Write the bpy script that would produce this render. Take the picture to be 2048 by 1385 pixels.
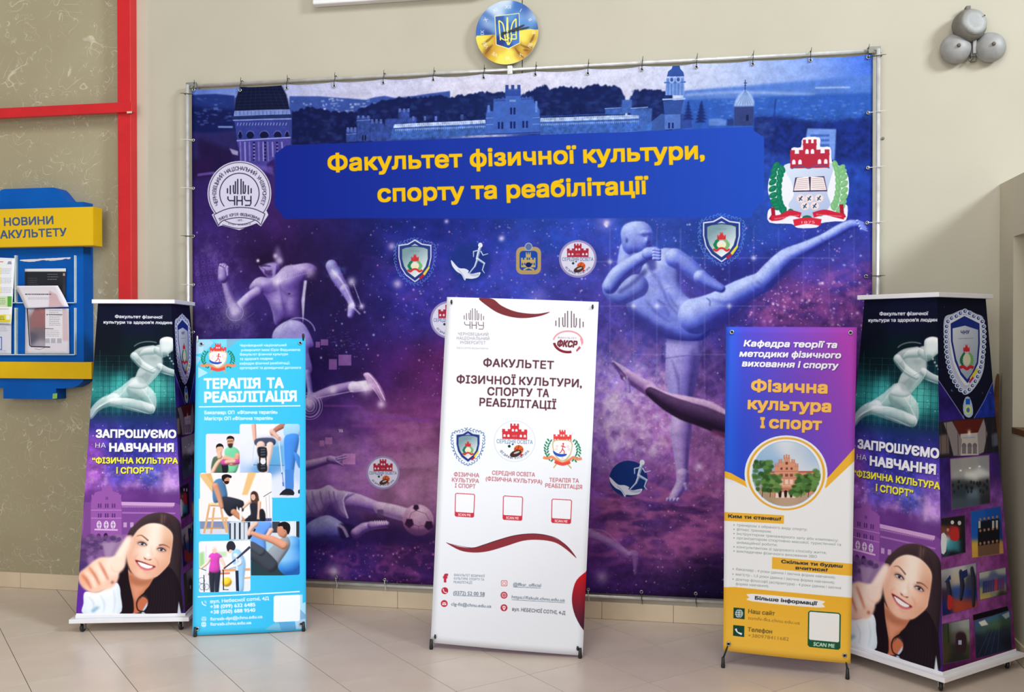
import bpy, bmesh, math, random
import numpy as np
from mathutils import Vector, Matrix

for _o in list(bpy.data.objects):
    bpy.data.objects.remove(_o, do_unlink=True)
SC = bpy.context.scene
COL = SC.collection
random.seed(7)

# ---------------------------------------------------------------- camera
FPX, PITCH, ROLL, YAW = 1967.57, -0.010245, -0.0003, -0.187573
CAMP = np.array([0.0, -5.588, 1.6111])
IW, IH = 2048, 1385

def cam_axes():
    cy, sy = math.cos(YAW), math.sin(YAW)
    cp, sp = math.cos(PITCH), math.sin(PITCH)
    cr, sr = math.cos(ROLL), math.sin(ROLL)
    f = np.array([sy*cp, cy*cp, sp]); r = np.array([cy, -sy, 0.0]); u = np.cross(r, f)
    return cr*r+sr*u, -sr*r+cr*u, f
CR_, CU_, CF_ = cam_axes()
cam_d = bpy.data.cameras.new('camera')
cam_d.sensor_width = 36.0
cam_d.lens = FPX/IW*36.0
cam_d.clip_start = 0.05
cam = bpy.data.objects.new('camera', cam_d)
COL.objects.link(cam)
M = Matrix(((CR_[0], CU_[0], -CF_[0], CAMP[0]), (CR_[1], CU_[1], -CF_[1], CAMP[1]),
            (CR_[2], CU_[2], -CF_[2], CAMP[2]), (0, 0, 0, 1)))
cam.matrix_world = M
SC.camera = cam

# ---------------------------------------------------------------- world, light, exposure
SC.view_settings.view_transform = 'Standard'
SC.view_settings.look = 'None'
SC.view_settings.exposure = -0.22
SC.view_settings.gamma = 1.0
SC.view_settings.use_curve_mapping = False
W_ = bpy.data.worlds.new('world'); SC.world = W_; W_.use_nodes = True
W_.node_tree.nodes['Background'].inputs[0].default_value = (1.0, 0.95, 0.86, 1)
W_.node_tree.nodes['Background'].inputs[1].default_value = 0.46

def area(name, loc, target, sx, sy, power, color):
    d = bpy.data.lights.new(name, 'AREA'); d.shape = 'RECTANGLE'; d.size = sx; d.size_y = sy
    d.energy = power; d.color = color
    o = bpy.data.objects.new(name, d); COL.objects.link(o)
    o.location = loc
    o.rotation_euler = (Vector(target)-Vector(loc)).to_track_quat('-Z', 'Y').to_euler()
    return o
# tall stair window to the right, beyond the half-height partition
area('stair_window_light', (7.6, -5.4, 6.9), (0.3, 0, 2.2), 2.0, 1.8, 960, (0.86, 0.94, 1.0))
# big entrance windows behind the photographer
area('entrance_window_light', (-2.8, -8.8, 3.0), (-1.6, 0, 1.0), 4.0, 3.0, 240, (0.90, 0.95, 1.0))

# added overhead fill that brightens the floor, no known fixture behind it
area('overhead_fill', (0.4, -6.2, 6.6), (0.0, -1.4, 0), 4.5, 3.0, 260, (1.0, 0.97, 0.93))

# ---------------------------------------------------------------- projection helpers
def proj(P):
    q = np.asarray(P, float)-CAMP
    z = q @ CF_
    return np.array([IW/2+FPX*(q @ CR_)/z, IH/2-FPX*(q @ CU_)/z])
def hit(x, y, n, c):
    v = CF_*FPX+CR_*(x-IW/2)-CU_*(y-IH/2); n = np.array(n, float)
    return CAMP+v*((c-CAMP @ n)/(v @ n))
def wall_pt(x, y, Y=0.0): return hit(x, y, (0, 1, 0), Y)
def floor_pt(x, y, Z=0.0): return hit(x, y, (0, 0, 1), Z)

# ---------------------------------------------------------------- object helpers
def tag(o, label=None, cat=None, group=None, kind=None):
    if label: o['label'] = label
    if cat: o['category'] = cat
    if group: o['group'] = group
    if kind: o['kind'] = kind
    return o
def empty(name, loc=(0, 0, 0), rotz=0.0):
    o = bpy.data.objects.new(name, None); COL.objects.link(o)
    o.location = loc; o.rotation_euler = (0, 0, rotz); o.empty_display_size = 0.1
    return o
def obj(name, bm, mat, parent=None, smooth=False):
    me = bpy.data.meshes.new(name)
    bmesh.ops.recalc_face_normals(bm, faces=bm.faces)
    bm.to_mesh(me); bm.free()
    if mat is not None:
        for m in (mat if isinstance(mat, (list, tuple)) else [mat]): me.materials.append(m)
    if smooth:
        for p in me.polygons: p.use_smooth = True
    o = bpy.data.objects.new(name, me); COL.objects.link(o)
    if parent is not None:
        o.parent = parent
    return o
def dup(o, name=None, parent=None):
    c = o.copy(); COL.objects.link(c)
    if parent is not None: c.parent = parent
    return c
def bx(bm, lo, hi, bev=0.0):
    r = bmesh.ops.create_cube(bm, size=1.0)
    vs = r['verts']
    for v in vs:
        v.co = Vector([(lo[i]+hi[i])/2+v.co[i]*(hi[i]-lo[i]) for i in range(3)])
    if bev > 0:
        es = list({e for v in vs for e in v.link_edges})
        bmesh.ops.bevel(bm, geom=es, offset=bev, segments=2, affect='EDGES', profile=0.5)
    return vs
def tube(bm, pts, r, seg=10, cap=True):
    pts = [Vector(p) for p in pts]
    rr = r if isinstance(r, (list, tuple)) else [r]*len(pts)
    rings = []
    up = None
    for i, p in enumerate(pts):
        t = (pts[min(i+1, len(pts)-1)]-pts[max(i-1, 0)]).normalized()
        if up is None:
            up = t.orthogonal().normalized()
        else:
            up = (up-t*up.dot(t))
            up = up.normalized() if up.length > 1e-6 else t.orthogonal().normalized()
        s = t.cross(up)
        rings.append([bm.verts.new(p+(up*math.cos(a)+s*math.sin(a))*rr[i]) for a in [2*math.pi*k/seg for k in range(seg)]])
    for a, b in zip(rings, rings[1:]):
        for k in range(seg):
            bm.faces.new((a[k], a[(k+1) % seg], b[(k+1) % seg], b[k]))
    if cap:
        bm.faces.new(rings[0][::-1]); bm.faces.new(rings[-1])
def lathe(bm, prof, origin, axis, seg=32):
    """prof: list of (radius, height along axis)"""
    ax = Vector(axis).normalized(); u = ax.orthogonal().normalized(); w = ax.cross(u); o = Vector(origin)
    rings = []
    for r, h in prof:
        if r < 1e-6: rings.append([bm.verts.new(o+ax*h)])
        else: rings.append([bm.verts.new(o+ax*h+(u*math.cos(a)+w*math.sin(a))*r) for a in [2*math.pi*k/seg for k in range(seg)]])
    for a, b in zip(rings, rings[1:]):
        for k in range(seg):
            k2 = (k+1) % seg
            if len(a) == 1 and len(b) == 1: continue
            if len(a) == 1: bm.faces.new((a[0], b[k], b[k2]))
            elif len(b) == 1: bm.faces.new((a[k], a[k2], b[0]))
            else: bm.faces.new((a[k], a[k2], b[k2], b[k]))
def prism(bm, outline, ax_u, ax_v, ax_n, origin, depth):
    """extrude a 2-D outline (u,v) by depth along ax_n"""
    o, U, V, N = Vector(origin), Vector(ax_u), Vector(ax_v), Vector(ax_n)
    a = [bm.verts.new(o+U*p[0]+V*p[1]) for p in outline]
    b = [bm.verts.new(o+U*p[0]+V*p[1]+N*depth) for p in outline]
    bm.faces.new(a); bm.faces.new(b[::-1])
    n = len(a)
    for k in range(n):
        bm.faces.new((a[k], b[k], b[(k+1) % n], a[(k+1) % n]))

# ---------------------------------------------------------------- materials
def principled(name, color=(0.8, 0.8, 0.8), rough=0.5, metal=0.0, spec=0.5, coat=0.0):
    m = bpy.data.materials.new(name); m.use_nodes = True
    b = m.node_tree.nodes['Principled BSDF']
    b.inputs['Base Color'].default_value = (*color, 1)
    b.inputs['Roughness'].default_value = rough
    b.inputs['Metallic'].default_value = metal
    b.inputs['Specular IOR Level'].default_value = spec
    b.inputs['Coat Weight'].default_value = coat
    return m
def lin(c):
    c = np.asarray(c, float)/255.0
    return tuple(float(v) for v in np.where(c <= 0.04045, c/12.92, ((c+0.055)/1.055)**2.4))
def node(m, typ, **kw):
    n = m.node_tree.nodes.new(typ)
    for k, v in kw.items(): setattr(n, k, v)
    return n
def link(m, a, b): m.node_tree.links.new(a, b)
def noisy(name, c1, c2, rough=0.6, scale=4.0, detail=4.0, metal=0.0, bump=0.0, bscale=None, spec=0.5, rand=0.0):
    """two-tone noise mottling with optional fine bump"""
    m = principled(name, lin(c1), rough, metal, spec)
    b = m.node_tree.nodes['Principled BSDF']
    tc = node(m, 'ShaderNodeTexCoord')
    nz = node(m, 'ShaderNodeTexNoise'); nz.inputs['Scale'].default_value = scale; nz.inputs['Detail'].default_value = detail
    link(m, tc.outputs['Object'], nz.inputs['Vector'])
    cr = node(m, 'ShaderNodeValToRGB')
    cr.color_ramp.elements[0].position = 0.35; cr.color_ramp.elements[0].color = (*lin(c1), 1)
    cr.color_ramp.elements[1].position = 0.65; cr.color_ramp.elements[1].color = (*lin(c2), 1)
    link(m, nz.outputs['Fac'], cr.inputs['Fac'])
    out = cr.outputs['Color']
    if rand > 0:
        oi = node(m, 'ShaderNodeObjectInfo')
        mr = node(m, 'ShaderNodeMapRange'); mr.inputs['To Min'].default_value = 1-rand; mr.inputs['To Max'].default_value = 1+rand
        link(m, oi.outputs['Random'], mr.inputs['Value'])
        hs = node(m, 'ShaderNodeHueSaturation'); link(m, mr.outputs['Result'], hs.inputs['Value'])
        link(m, out, hs.inputs['Color']); out = hs.outputs['Color']
    link(m, out, b.inputs['Base Color'])
    if bump > 0:
        n2 = node(m, 'ShaderNodeTexNoise'); n2.inputs['Scale'].default_value = bscale or scale*10; n2.inputs['Detail'].default_value = 3
        link(m, tc.outputs['Object'], n2.inputs['Vector'])
        bp = node(m, 'ShaderNodeBump'); bp.inputs['Strength'].default_value = bump; bp.inputs['Distance'].default_value = 0.002
        link(m, n2.outputs['Fac'], bp.inputs['Height']); link(m, bp.outputs['Normal'], b.inputs['Normal'])
    return m
# ================================================================ flat print: a small painter
# The posters are printed vinyl; their print is painted here shape by shape into a picture
# made in memory. Drawing coordinates are photograph pixels, carried onto each sheet's own
# plane by a homography, so that the print lies in true proportion on the real sheet.
def homography(src, dst):
    A = []
    for (x, y), (u, v) in zip(src, dst):
        A.append([x, y, 1, 0, 0, 0, -u*x, -u*y, -u]); A.append([0, 0, 0, x, y, 1, -v*x, -v*y, -v])
    _, _, vt = np.linalg.svd(np.array(A, float))
    return vt[-1].reshape(3, 3)

def _blur1(a, r, ax):
    if r < 1: return a
    n = a.shape[ax]; k = 2*r+1
    pad = [(0, 0)]*a.ndim; pad[ax] = (r+1, r)
    c = np.cumsum(np.pad(a, pad, mode='edge'), axis=ax, dtype=np.float64)
    sl = [slice(None)]*a.ndim; s2 = list(sl)
    sl[ax] = slice(k, k+n); s2[ax] = slice(0, n)
    return ((c[tuple(sl)]-c[tuple(s2)])/k).astype(np.float32)
def blur(a, s):
    r = int(round(s))
    if s <= 0.3: return a
    if r < 1: r = 1
    for _ in range(2 if s < 1.5 else 3):
        a = _blur1(_blur1(a, r, 0), r, 1)
    return a
def dilate(a, r):
    """thicken a mask by r pixels, corners kept square"""
    i, f = int(r), r-int(r)
    for ax in (0, 1):
        out = a.copy()
        for k in range(1, i+1): out = np.maximum(out, np.maximum(np.roll(a, k, ax), np.roll(a, -k, ax)))
        if f > 0.02: out = np.maximum(out, np.maximum(np.roll(a, i+1, ax), np.roll(a, -i-1, ax))*f+np.maximum(np.roll(a, i, ax), np.roll(a, -i, ax))*(1-f))
        a = out
    return a
def upsample(a, H, W):
    ys = np.linspace(0, a.shape[0]-1, H); xs = np.linspace(0, a.shape[1]-1, W)
    y0 = np.minimum(ys.astype(int), a.shape[0]-2); x0 = np.minimum(xs.astype(int), a.shape[1]-2)
    fy = (ys-y0); fx = (xs-x0)
    if a.ndim == 3: fy = fy[:, None, None]; fx = fx[None, :, None]
    else: fy = fy[:, None]; fx = fx[None, :]
    A = a[y0][:, x0]; B = a[y0][:, x0+1]; Cc = a[y0+1][:, x0]; D = a[y0+1][:, x0+1]
    return (A*(1-fy)*(1-fx)+B*(1-fy)*fx+Cc*fy*(1-fx)+D*fy*fx).astype(np.float32)
def fbm(H, W, cell, octv, seed, gain=0.55, asp=1.0):
    rng = np.random.RandomState(seed); out = np.zeros((H, W), np.float32); amp = 1.0; tot = 0
    for _ in range(octv):
        gh, gw = max(2, int(H/cell)+2), max(2, int(W/(cell*asp))+2)
        out += amp*upsample(rng.rand(gh, gw).astype(np.float32), H, W); tot += amp
        amp *= gain; cell = max(1.5, cell/2)
    return out/tot
def spline(pts, n=6, closed=True):
    P = np.array(pts, float); N = len(P); out = []
    rngN = N if closed else N-1
    for i in range(rngN):
        p0 = P[(i-1) % N] if closed or i > 0 else P[0]; p1 = P[i]; p2 = P[(i+1) % N]
        p3 = P[(i+2) % N] if closed or i+2 < N else P[-1]
        for k in range(n):
            t = k/n
            out.append(0.5*((2*p1)+(-p0+p2)*t+(2*p0-5*p1+4*p2-p3)*t*t+(-p0+3*p1-3*p2+p3)*t**3))
    if not closed: out.append(P[-1])
    return np.array(out)

_TXT = {}
def glyphs(s, spacing=1.0):
    """outlines of a line of text in the built-in font: list of closed Nx2 contours"""
    key = (s, spacing)
    if key in _TXT: return _TXT[key]
    c = bpy.data.curves.new('t', 'FONT'); c.body = s; c.resolution_u = 3; c.space_character = spacing
    c.fill_mode = 'NONE'
    o = bpy.data.objects.new('t', c); me = bpy.data.meshes.new_from_object(o)
    co = np.array([v.co[:2] for v in me.vertices]) if len(me.vertices) else np.zeros((0, 2))
    nxt = {}
    for e in me.edges: nxt.setdefault(e.vertices[0], []).append(e.vertices[1]); nxt.setdefault(e.vertices[1], []).append(e.vertices[0])
    seen = set(); polys = []
    for v in range(len(co)):
        if v in seen or v not in nxt: continue
        loop = [v]; seen.add(v); cur = v
        while True:
            n = [w for w in nxt[cur] if w not in seen]
            if cur+1 in n: n = [cur+1]
            if not n: break
            cur = n[0]; seen.add(cur); loop.append(cur)
        if len(loop) > 2: polys.append(co[loop])
    bpy.data.objects.remove(o); bpy.data.meshes.remove(me); bpy.data.curves.remove(c)
    _TXT[key] = polys
    return polys
CAPH = None
def cap_h():
    global CAPH
    if CAPH is None:
        q = np.concatenate(glyphs('Н')); CAPH = q[:, 1].max()
    return CAPH

def rgb(c): return np.array(c, np.float32)/255.0

class Crop:
    """reads coordinates off an enlarged view of the photograph"""
    def __init__(s, ox, oy, k): s.o = (ox, oy); s.k = k
    def __call__(s, *pts): return [(s.o[0]+x*s.k, s.o[1]+y*s.k) for x, y in pts]
    def p(s, x, y): return (s.o[0]+x*s.k, s.o[1]+y*s.k)

class Canvas:
    def __init__(s, O, ex, ey, w, h, ppm, base=(255, 255, 255)):
        s.O, s.ex, s.ey, s.w, s.h = np.array(O, float), np.array(ex, float), np.array(ey, float), w, h
        s.W, s.H = int(w*ppm), int(h*ppm)
        c = [s.O, s.O+s.ex*w, s.O+s.ex*w+s.ey*h, s.O+s.ey*h]
        s.Hm = homography([proj(p) for p in c], [(0, 0), (s.W, 0), (s.W, s.H), (0, s.H)])
        s.a = np.empty((s.H, s.W, 3), np.float32); s.a[:] = rgb(base); s.clipm = None
        s.k = math.sqrt(s.W*s.H/abs(s._area([proj(p) for p in c])))   # tex px per photo px
    def clip(s, pts=None):
        """limit painting to an outline (None: whole sheet)"""
        s.clipm = None
        if pts is None: return
        r = s.raster([s.T(pts)]); m = np.zeros((s.H, s.W), np.float32)
        if r is not None: m[r[2]:r[2]+r[0].shape[0], r[1]:r[1]+r[0].shape[1]] = r[0]
        s.clipm = m
    def rpts(s, x0, y0, x1, y1, r=4.0, slope=0.0):
        out = []
        for cx, cy, a in ((x1-r, y0+r, -90), (x1-r, y1-r, 0), (x0+r, y1-r, 90), (x0+r, y0+r, 180)):
            for k in range(5):
                t = math.radians(a+k*22.5); out.append((cx+r*math.cos(t), cy+r*math.sin(t)))
        return [(x, y+slope*(x-x0)) for x, y in out]
    def _area(s, q):
        q = np.array(q); return 0.5*np.sum(q[:, 0]*np.roll(q[:, 1], -1)-np.roll(q[:, 0], -1)*q[:, 1])
    def T(s, pts):
        P = np.asarray(pts, float); q = np.c_[P, np.ones(len(P))] @ s.Hm.T
        return q[:, :2]/q[:, 2:3]
    def grid(s, step=1):
        """photo coordinates of texture pixels (coarse grid)"""
        Hi = np.linalg.inv(s.Hm)
        xs = np.linspace(0, s.W, max(2, s.W//step)); ys = np.linspace(0, s.H, max(2, s.H//step))
        X, Y = np.meshgrid(xs, ys); q = np.stack([X, Y, np.ones_like(X)], -1) @ Hi.T
        return q[..., 0]/q[..., 2], q[..., 1]/q[..., 2]
    # -- rasteriser: exact-x coverage on 4 sub-scanlines
    def raster(s, contours, pad=0):
        allp = np.concatenate(contours)
        x0 = max(0, int(np.floor(allp[:, 0].min()))-pad); x1 = min(s.W, int(np.ceil(allp[:, 0].max()))+pad+1)
        y0 = max(0, int(np.floor(allp[:, 1].min()))-pad); y1 = min(s.H, int(np.ceil(allp[:, 1].max()))+pad+1)
        if x1 <= x0 or y1 <= y0: return None
        SS = 4; w, h = x1-x0, (y1-y0)*SS
        A = np.concatenate(contours); B = np.concatenate([np.roll(c, -1, axis=0) for c in contours])
        ax, ay = A[:, 0]-x0, (A[:, 1]-y0)*SS; bx_, by = B[:, 0]-x0, (B[:, 1]-y0)*SS
        sg = np.where(by > ay, 1.0, -1.0)
        lo = np.minimum(ay, by); hi = np.maximum(ay, by)
        r0 = np.clip(np.ceil(lo-0.5), 0, h).astype(int); r1 = np.clip(np.ceil(hi-0.5), 0, h).astype(int)
        n = np.maximum(r1-r0, 0)
        if n.sum() == 0: return None
        idx = np.repeat(np.arange(len(n)), n)
        row = np.arange(n.sum())-np.repeat(np.cumsum(n)-n, n)+np.repeat(r0, n)
        t = (row+0.5-ay[idx])/(by[idx]-ay[idx]); x = np.clip(ax[idx]+t*(bx_[idx]-ax[idx]), 0, w-1e-4)
        xi = x.astype(int); fr = x-xi
        buf = np.bincount(row*(w+1)+xi, weights=sg[idx]*(1-fr), minlength=h*(w+1))
        buf += np.bincount(np.minimum(row*(w+1)+xi+1, h*(w+1)-1), weights=sg[idx]*fr, minlength=h*(w+1))
        cov = np.clip(np.abs(np.cumsum(buf.reshape(h, w+1), axis=1)[:, :w]), 0, 1)
        cov = cov.reshape(-1, SS, w).mean(1).astype(np.float32)
        return cov, x0, y0
    def _apply(s, m, x0, y0, color, alpha=1.0, mode='mix'):
        h, w = m.shape; R = s.a[y0:y0+h, x0:x0+w]
        if s.clipm is not None: m = m*s.clipm[y0:y0+h, x0:x0+w]
        mm = (m*alpha)[..., None]
        c = color if isinstance(color, np.ndarray) and color.ndim == 3 else rgb(color)
        if mode == 'mix': R[:] = R*(1-mm)+c*mm
        elif mode == 'add': R[:] = R+c*mm
        elif mode == 'mul': R[:] = R*(1-mm+c*mm)
        elif mode == 'screen': R[:] = 1-(1-np.clip(R, 0, 1))*(1-c*mm)
    def poly(s, pts, color, alpha=1.0, smooth=0, soft=0.0, mode='mix', grad=None, inpx=True):
        """grad: (color2, (x,y) start, (x,y) end)"""
        P = spline(pts, smooth) if smooth else np.array(pts, float)
        q = s.T(P) if inpx else P
        sb = soft*s.k
        r = s.raster([q], pad=int(sb*3)+2 if sb else 0)
        if r is None: return
        m, x0, y0 = r
        if sb: m = blur(m, sb)
        col = color
        if grad:
            c2, g0, g1 = grad; g = s.T([g0, g1]); d = g[1]-g[0]
            X, Y = np.meshgrid(np.arange(m.shape[1])+x0, np.arange(m.shape[0])+y0)
            t = np.clip(((X-g[0][0])*d[0]+(Y-g[0][1])*d[1])/(d@d), 0, 1)[..., None].astype(np.float32)
            col = rgb(color)*(1-t)+rgb(c2)*t
        s._apply(m, x0, y0, col, alpha, mode)
    def multi(s, contours, color, alpha=1.0, soft=0.0, mode='mix', grow=0.0):
        g = grow*s.k
        r = s.raster([s.T(c) for c in contours], pad=int(soft*s.k*3)+2+int(g+1))
        if r is None: return
        m, x0, y0 = r
        if g > 0.05: m = dilate(m, g)
        if soft: m = blur(m, soft*s.k)
        s._apply(m, x0, y0, color, alpha, mode)
    def ell(s, cx, cy, rx, ry, color, alpha=1.0, rot=0.0, soft=0.0, mode='mix', grad=None, n=48):
        t = np.linspace(0, 2*np.pi, n, endpoint=False); c, d = math.cos(rot), math.sin(rot)
        x, y = rx*np.cos(t), ry*np.sin(t)
        s.poly(np.c_[cx+x*c-y*d, cy+x*d+y*c], color, alpha, soft=soft, mode=mode, grad=grad)
    def ring(s, cx, cy, rx, ry, w, color, alpha=1.0, a0=0, a1=360, soft=0.0, mode='mix', asp=1.0):
        t = np.radians(np.linspace(a0, a1, 64)); o = np.c_[cx+(rx+w/2)*np.cos(t), cy+(ry+w/2)*np.sin(t)]
        i = np.c_[cx+(rx-w/2)*np.cos(t), cy+(ry-w/2)*np.sin(t)][::-1]
        s.poly(np.r_[o, i], color, alpha, soft=soft, mode=mode)
    def stroke(s, pts, w, color, alpha=1.0, smooth=0, soft=0.0, mode='mix'):
        P = spline(pts, smooth, closed=False) if smooth else np.array(pts, float)
        ww = np.interp(np.linspace(0, 1, len(P)), np.linspace(0, 1, len(w)), w) if isinstance(w, (list, tuple)) else np.full(len(P), float(w))
        d = np.gradient(P, axis=0) if len(P) > 1 else P*0
        L = np.maximum(np.hypot(d[:, 0], d[:, 1]), 1e-6); n = np.c_[-d[:, 1]/L, d[:, 0]/L]
        s.poly(np.r_[P+n*ww[:, None]/2, (P-n*ww[:, None]/2)[::-1]], color, alpha, soft=soft, mode=mode)
    def rect(s, x0, y0, x1, y1, color, alpha=1.0, soft=0.0, r=0.0, slope=0.0, **kw):
        if r <= 0: pts = [(x0, y0), (x1, y0), (x1, y1), (x0, y1)]
        else:
            pts = []
            for cx, cy, a in ((x1-r, y0+r, -90), (x1-r, y1-r, 0), (x0+r, y1-r, 90), (x0+r, y0+r, 180)):
                for k in range(5):
                    t = math.radians(a+k*22.5); pts.append((cx+r*math.cos(t), cy+r*math.sin(t)))
        pts = [(x, y+slope*(x-x0)) for x, y in pts]
        s.poly(pts, color, alpha, soft=soft, **kw)
    def quad_map(s, q):
        """unit-square -> photo px through a quad (TL,TR,BR,BL)"""
        Hm = homography([(0, 0), (1, 0), (1, 1), (0, 1)], q)
        def f(pts):
            P = np.asarray(pts, float); r = np.c_[P, np.ones(len(P))] @ Hm.T
            return [tuple(v) for v in r[:, :2]/r[:, 2:3]]
        return f
    def text(s, body, p0, p1, h, color, bold=0.0, alpha=1.0, up=None, shear=0.0, spacing=1.0, soft=0.0, shadow=None, nat=False):
        P = glyphs(body, spacing)
        if not P: return
        al = np.concatenate(P); xa, xb = al[:, 0].min(), al[:, 0].max()
        p0, p1 = np.array(p0, float), np.array(p1, float); d = p1-p0; u = d/np.hypot(*d)
        upv = np.array([u[1], -u[0]]) if up is None else np.array(up, float)/np.hypot(*up)
        k = h/cap_h()
        if nat: mid = (p0+p1)/2; d = u*(xb-xa)*k; p0 = mid-d/2
        out = []
        for q in P:
            X = (q[:, 0]-xa+shear*q[:, 1]*0)/(xb-xa)
            Y = q[:, 1]*k
            out.append(p0+np.outer(X, d)+np.outer(Y, upv)+np.outer(Y*shear, u))
        g = bold*k
        if shadow:
            sc, dx, dy, sf = shadow
            s.multi([c+np.array([dx, dy]) for c in out], sc, 0.9, soft=sf, grow=g)
        s.multi(out, color, alpha, soft=soft, grow=g)
    def arc_text(s, body, cx, cy, r, a0, a1, h, color, bold=0.0, ry=None, inward=False):
        """characters along an arc from angle a0 to a1 (degrees, clockwise, 0 = right, -90 = top)"""
        ry = ry or r; n = len(body); k = h/cap_h(); out = []
        for i, chh in enumerate(body):
            if chh == ' ': continue
            P = glyphs(chh); al = np.concatenate(P); xm = (al[:, 0].min()+al[:, 0].max())/2
            t = math.radians(a0+(a1-a0)*(i+0.5)/n)
            rad = np.array([math.cos(t), math.sin(t)*ry/r]); tan = np.array([-math.sin(t), math.cos(t)])
            if inward: rad, tan = -rad, -tan; base = np.array([cx, cy])-rad*r
            else: base = np.array([cx, cy])+rad*r
            for q in P:
                out.append(base+np.outer((q[:, 0]-xm)*k, tan)+np.outer(q[:, 1]*k, rad))
        s.multi(out, color, grow=bold*k)
    # -- colour field from scattered samples (blurred picture content)
    def field(s, samples, sigma, box=None, alpha=1.0, feather=0.0):
        X, Y = s.grid(8)
        num = np.zeros(X.shape+(3,)); den = np.zeros(X.shape)+1e-12
        for x, y, c in samples:
            d2 = (X-x)**2+(Y-y)**2; w = np.exp(-d2/(2*sigma*sigma))+.01*np.exp(-d2/(8*sigma*sigma))+1e-4*np.exp(-d2/(50*sigma*sigma))
            num += w[..., None]*rgb(c); den += w
        F = upsample((num/den[..., None]).astype(np.float32), s.H, s.W)
        if box is None: s.a[:] = s.a*(1-alpha)+F*alpha
        else:
            r = s.raster([s.T(box)], pad=int(feather*s.k*3)+2)
            if r is None: return
            m, x0, y0 = r
            if feather: m = blur(m, feather*s.k)
            s._apply(m, x0, y0, F[y0:y0+m.shape[0], x0:x0+m.shape[1]], alpha)
    def clipfield(s, box, samples, sigma, alpha=1.0, soft=0.0, smooth=0):
        """colour field limited to an outline, computed only there"""
        P = spline(box, smooth) if smooth else np.array(box, float)
        r = s.raster([s.T(P)], pad=int(soft*s.k*3)+2)
        if r is None: return
        m, x0, y0 = r
        if soft: m = blur(m, soft*s.k)
        h, w = m.shape; Hi = np.linalg.inv(s.Hm)
        gx = np.linspace(x0, x0+w, max(2, w//3)); gy = np.linspace(y0, y0+h, max(2, h//3)); GX, GY = np.meshgrid(gx, gy)
        q = np.stack([GX, GY, np.ones_like(GX)], -1) @ Hi.T; X, Y = q[..., 0]/q[..., 2], q[..., 1]/q[..., 2]
        num = np.zeros(X.shape+(3,)); den = np.zeros(X.shape)+1e-12
        for x, y, c in samples:
            d2 = (X-x)**2+(Y-y)**2; ww = np.exp(-d2/(2*sigma*sigma))+.01*np.exp(-d2/(8*sigma*sigma))+1e-4*np.exp(-d2/(50*sigma*sigma))
            num += ww[..., None]*rgb(c); den += ww
        s._apply(m, x0, y0, upsample((num/den[..., None]).astype(np.float32), h, w), alpha)
    def noise(s, amp, cell, octv, seed, box=None, soft=0.0, color=None, asp=1.0, thr=None, ridge=False):
        cellp = cell*s.k
        if box is None: m, x0, y0 = np.ones((s.H, s.W), np.float32), 0, 0
        else:
            r = s.raster([s.T(box)], pad=int(soft*s.k*3)+2)
            if r is None: return
            m, x0, y0 = r
            if soft: m = blur(m, soft*s.k)
        n = fbm(m.shape[0], m.shape[1], cellp, octv, seed, asp=asp)
        if ridge: n = blur(1-np.abs(2*n-1)*1.5, 1.6)
        if color is None:
            R = s.a[y0:y0+m.shape[0], x0:x0+m.shape[1]]
            R *= (1+(n-0.5)*2*amp*m)[..., None]
        else:
            t0, t1 = thr or (0.5, 0.7)
            k = np.clip((n-t0)/(t1-t0), 0, 1)
            s._apply(m*k, x0, y0, color, amp)
    def stars(s, n, box, seed, cols, r=(0.5, 1.6), a=(0.3, 1.0), dens=None):
        rng = np.random.RandomState(seed); P = np.array(box, float)
        lo, hi = P.min(0), P.max(0)
        for _ in range(n):
            x, y = lo+(hi-lo)*rng.rand(2)
            if dens is not None and rng.rand() > dens(x, y): continue
            s.dot(x, y, r[0]+(r[1]-r[0])*rng.rand()**3, cols[rng.randint(len(cols))], a[0]+(a[1]-a[0])*rng.rand())
    def dot(s, x, y, r, color, alpha=1.0, mode='screen', power=1.0):
        """gaussian glow"""
        q = s.T([(x, y)])[0]; R = r*s.k; e = int(R*3)+2
        x0, x1 = max(0, int(q[0])-e), min(s.W, int(q[0])+e+1); y0, y1 = max(0, int(q[1])-e), min(s.H, int(q[1])+e+1)
        if x1 <= x0 or y1 <= y0: return
        X, Y = np.meshgrid(np.arange(x0, x1)+0.5-q[0], np.arange(y0, y1)+0.5-q[1])
        m = np.exp(-((X*X+Y*Y)/(2*R*R))**power).astype(np.float32)
        s._apply(m, x0, y0, color, alpha, mode)
    # -- shaded bodies
    def _shade(s, Z, m, x0, y0, cols, L, alpha=1.0, amb=0.15, soft=0.0):
        gy, gx = np.gradient(Z)
        nz = 1/np.sqrt(gx*gx+gy*gy+1); L = np.array(L, float); L /= np.linalg.norm(L)
        sh = np.clip((-gx*L[0]-gy*L[1]+L[2])*nz, 0, 1)*(1-amb)+amb
        sh = np.clip(sh, 0, 1)[..., None].astype(np.float32)
        d, mid, li = [rgb(c) for c in cols]
        col = np.where(sh < 0.5, d+(mid-d)*(sh*2), mid+(li-mid)*((sh-0.5)*2))
        if soft: m = blur(m, soft)
        s._apply(m, x0, y0, col.astype(np.float32), alpha)
    def limb(s, pts, radii, cols, L=(-0.4, -0.6, 0.7), alpha=1.0, smooth=4, soft=0.5, flat=1.0, amb=0.15):
        """tapered tube through photo points with radii; shaded as a round form"""
        P = spline(pts, smooth, closed=False) if smooth and len(pts) > 2 else np.array(pts, float)
        rr = np.interp(np.linspace(0, 1, len(P)), np.linspace(0, 1, len(radii)), radii) if len(radii) > 1 else np.full(len(P), radii[0])
        Q = s.T(P); rr = rr*s.k
        x0 = max(0, int((Q[:, 0]-rr).min())-2); x1 = min(s.W, int((Q[:, 0]+rr).max())+3)
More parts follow.
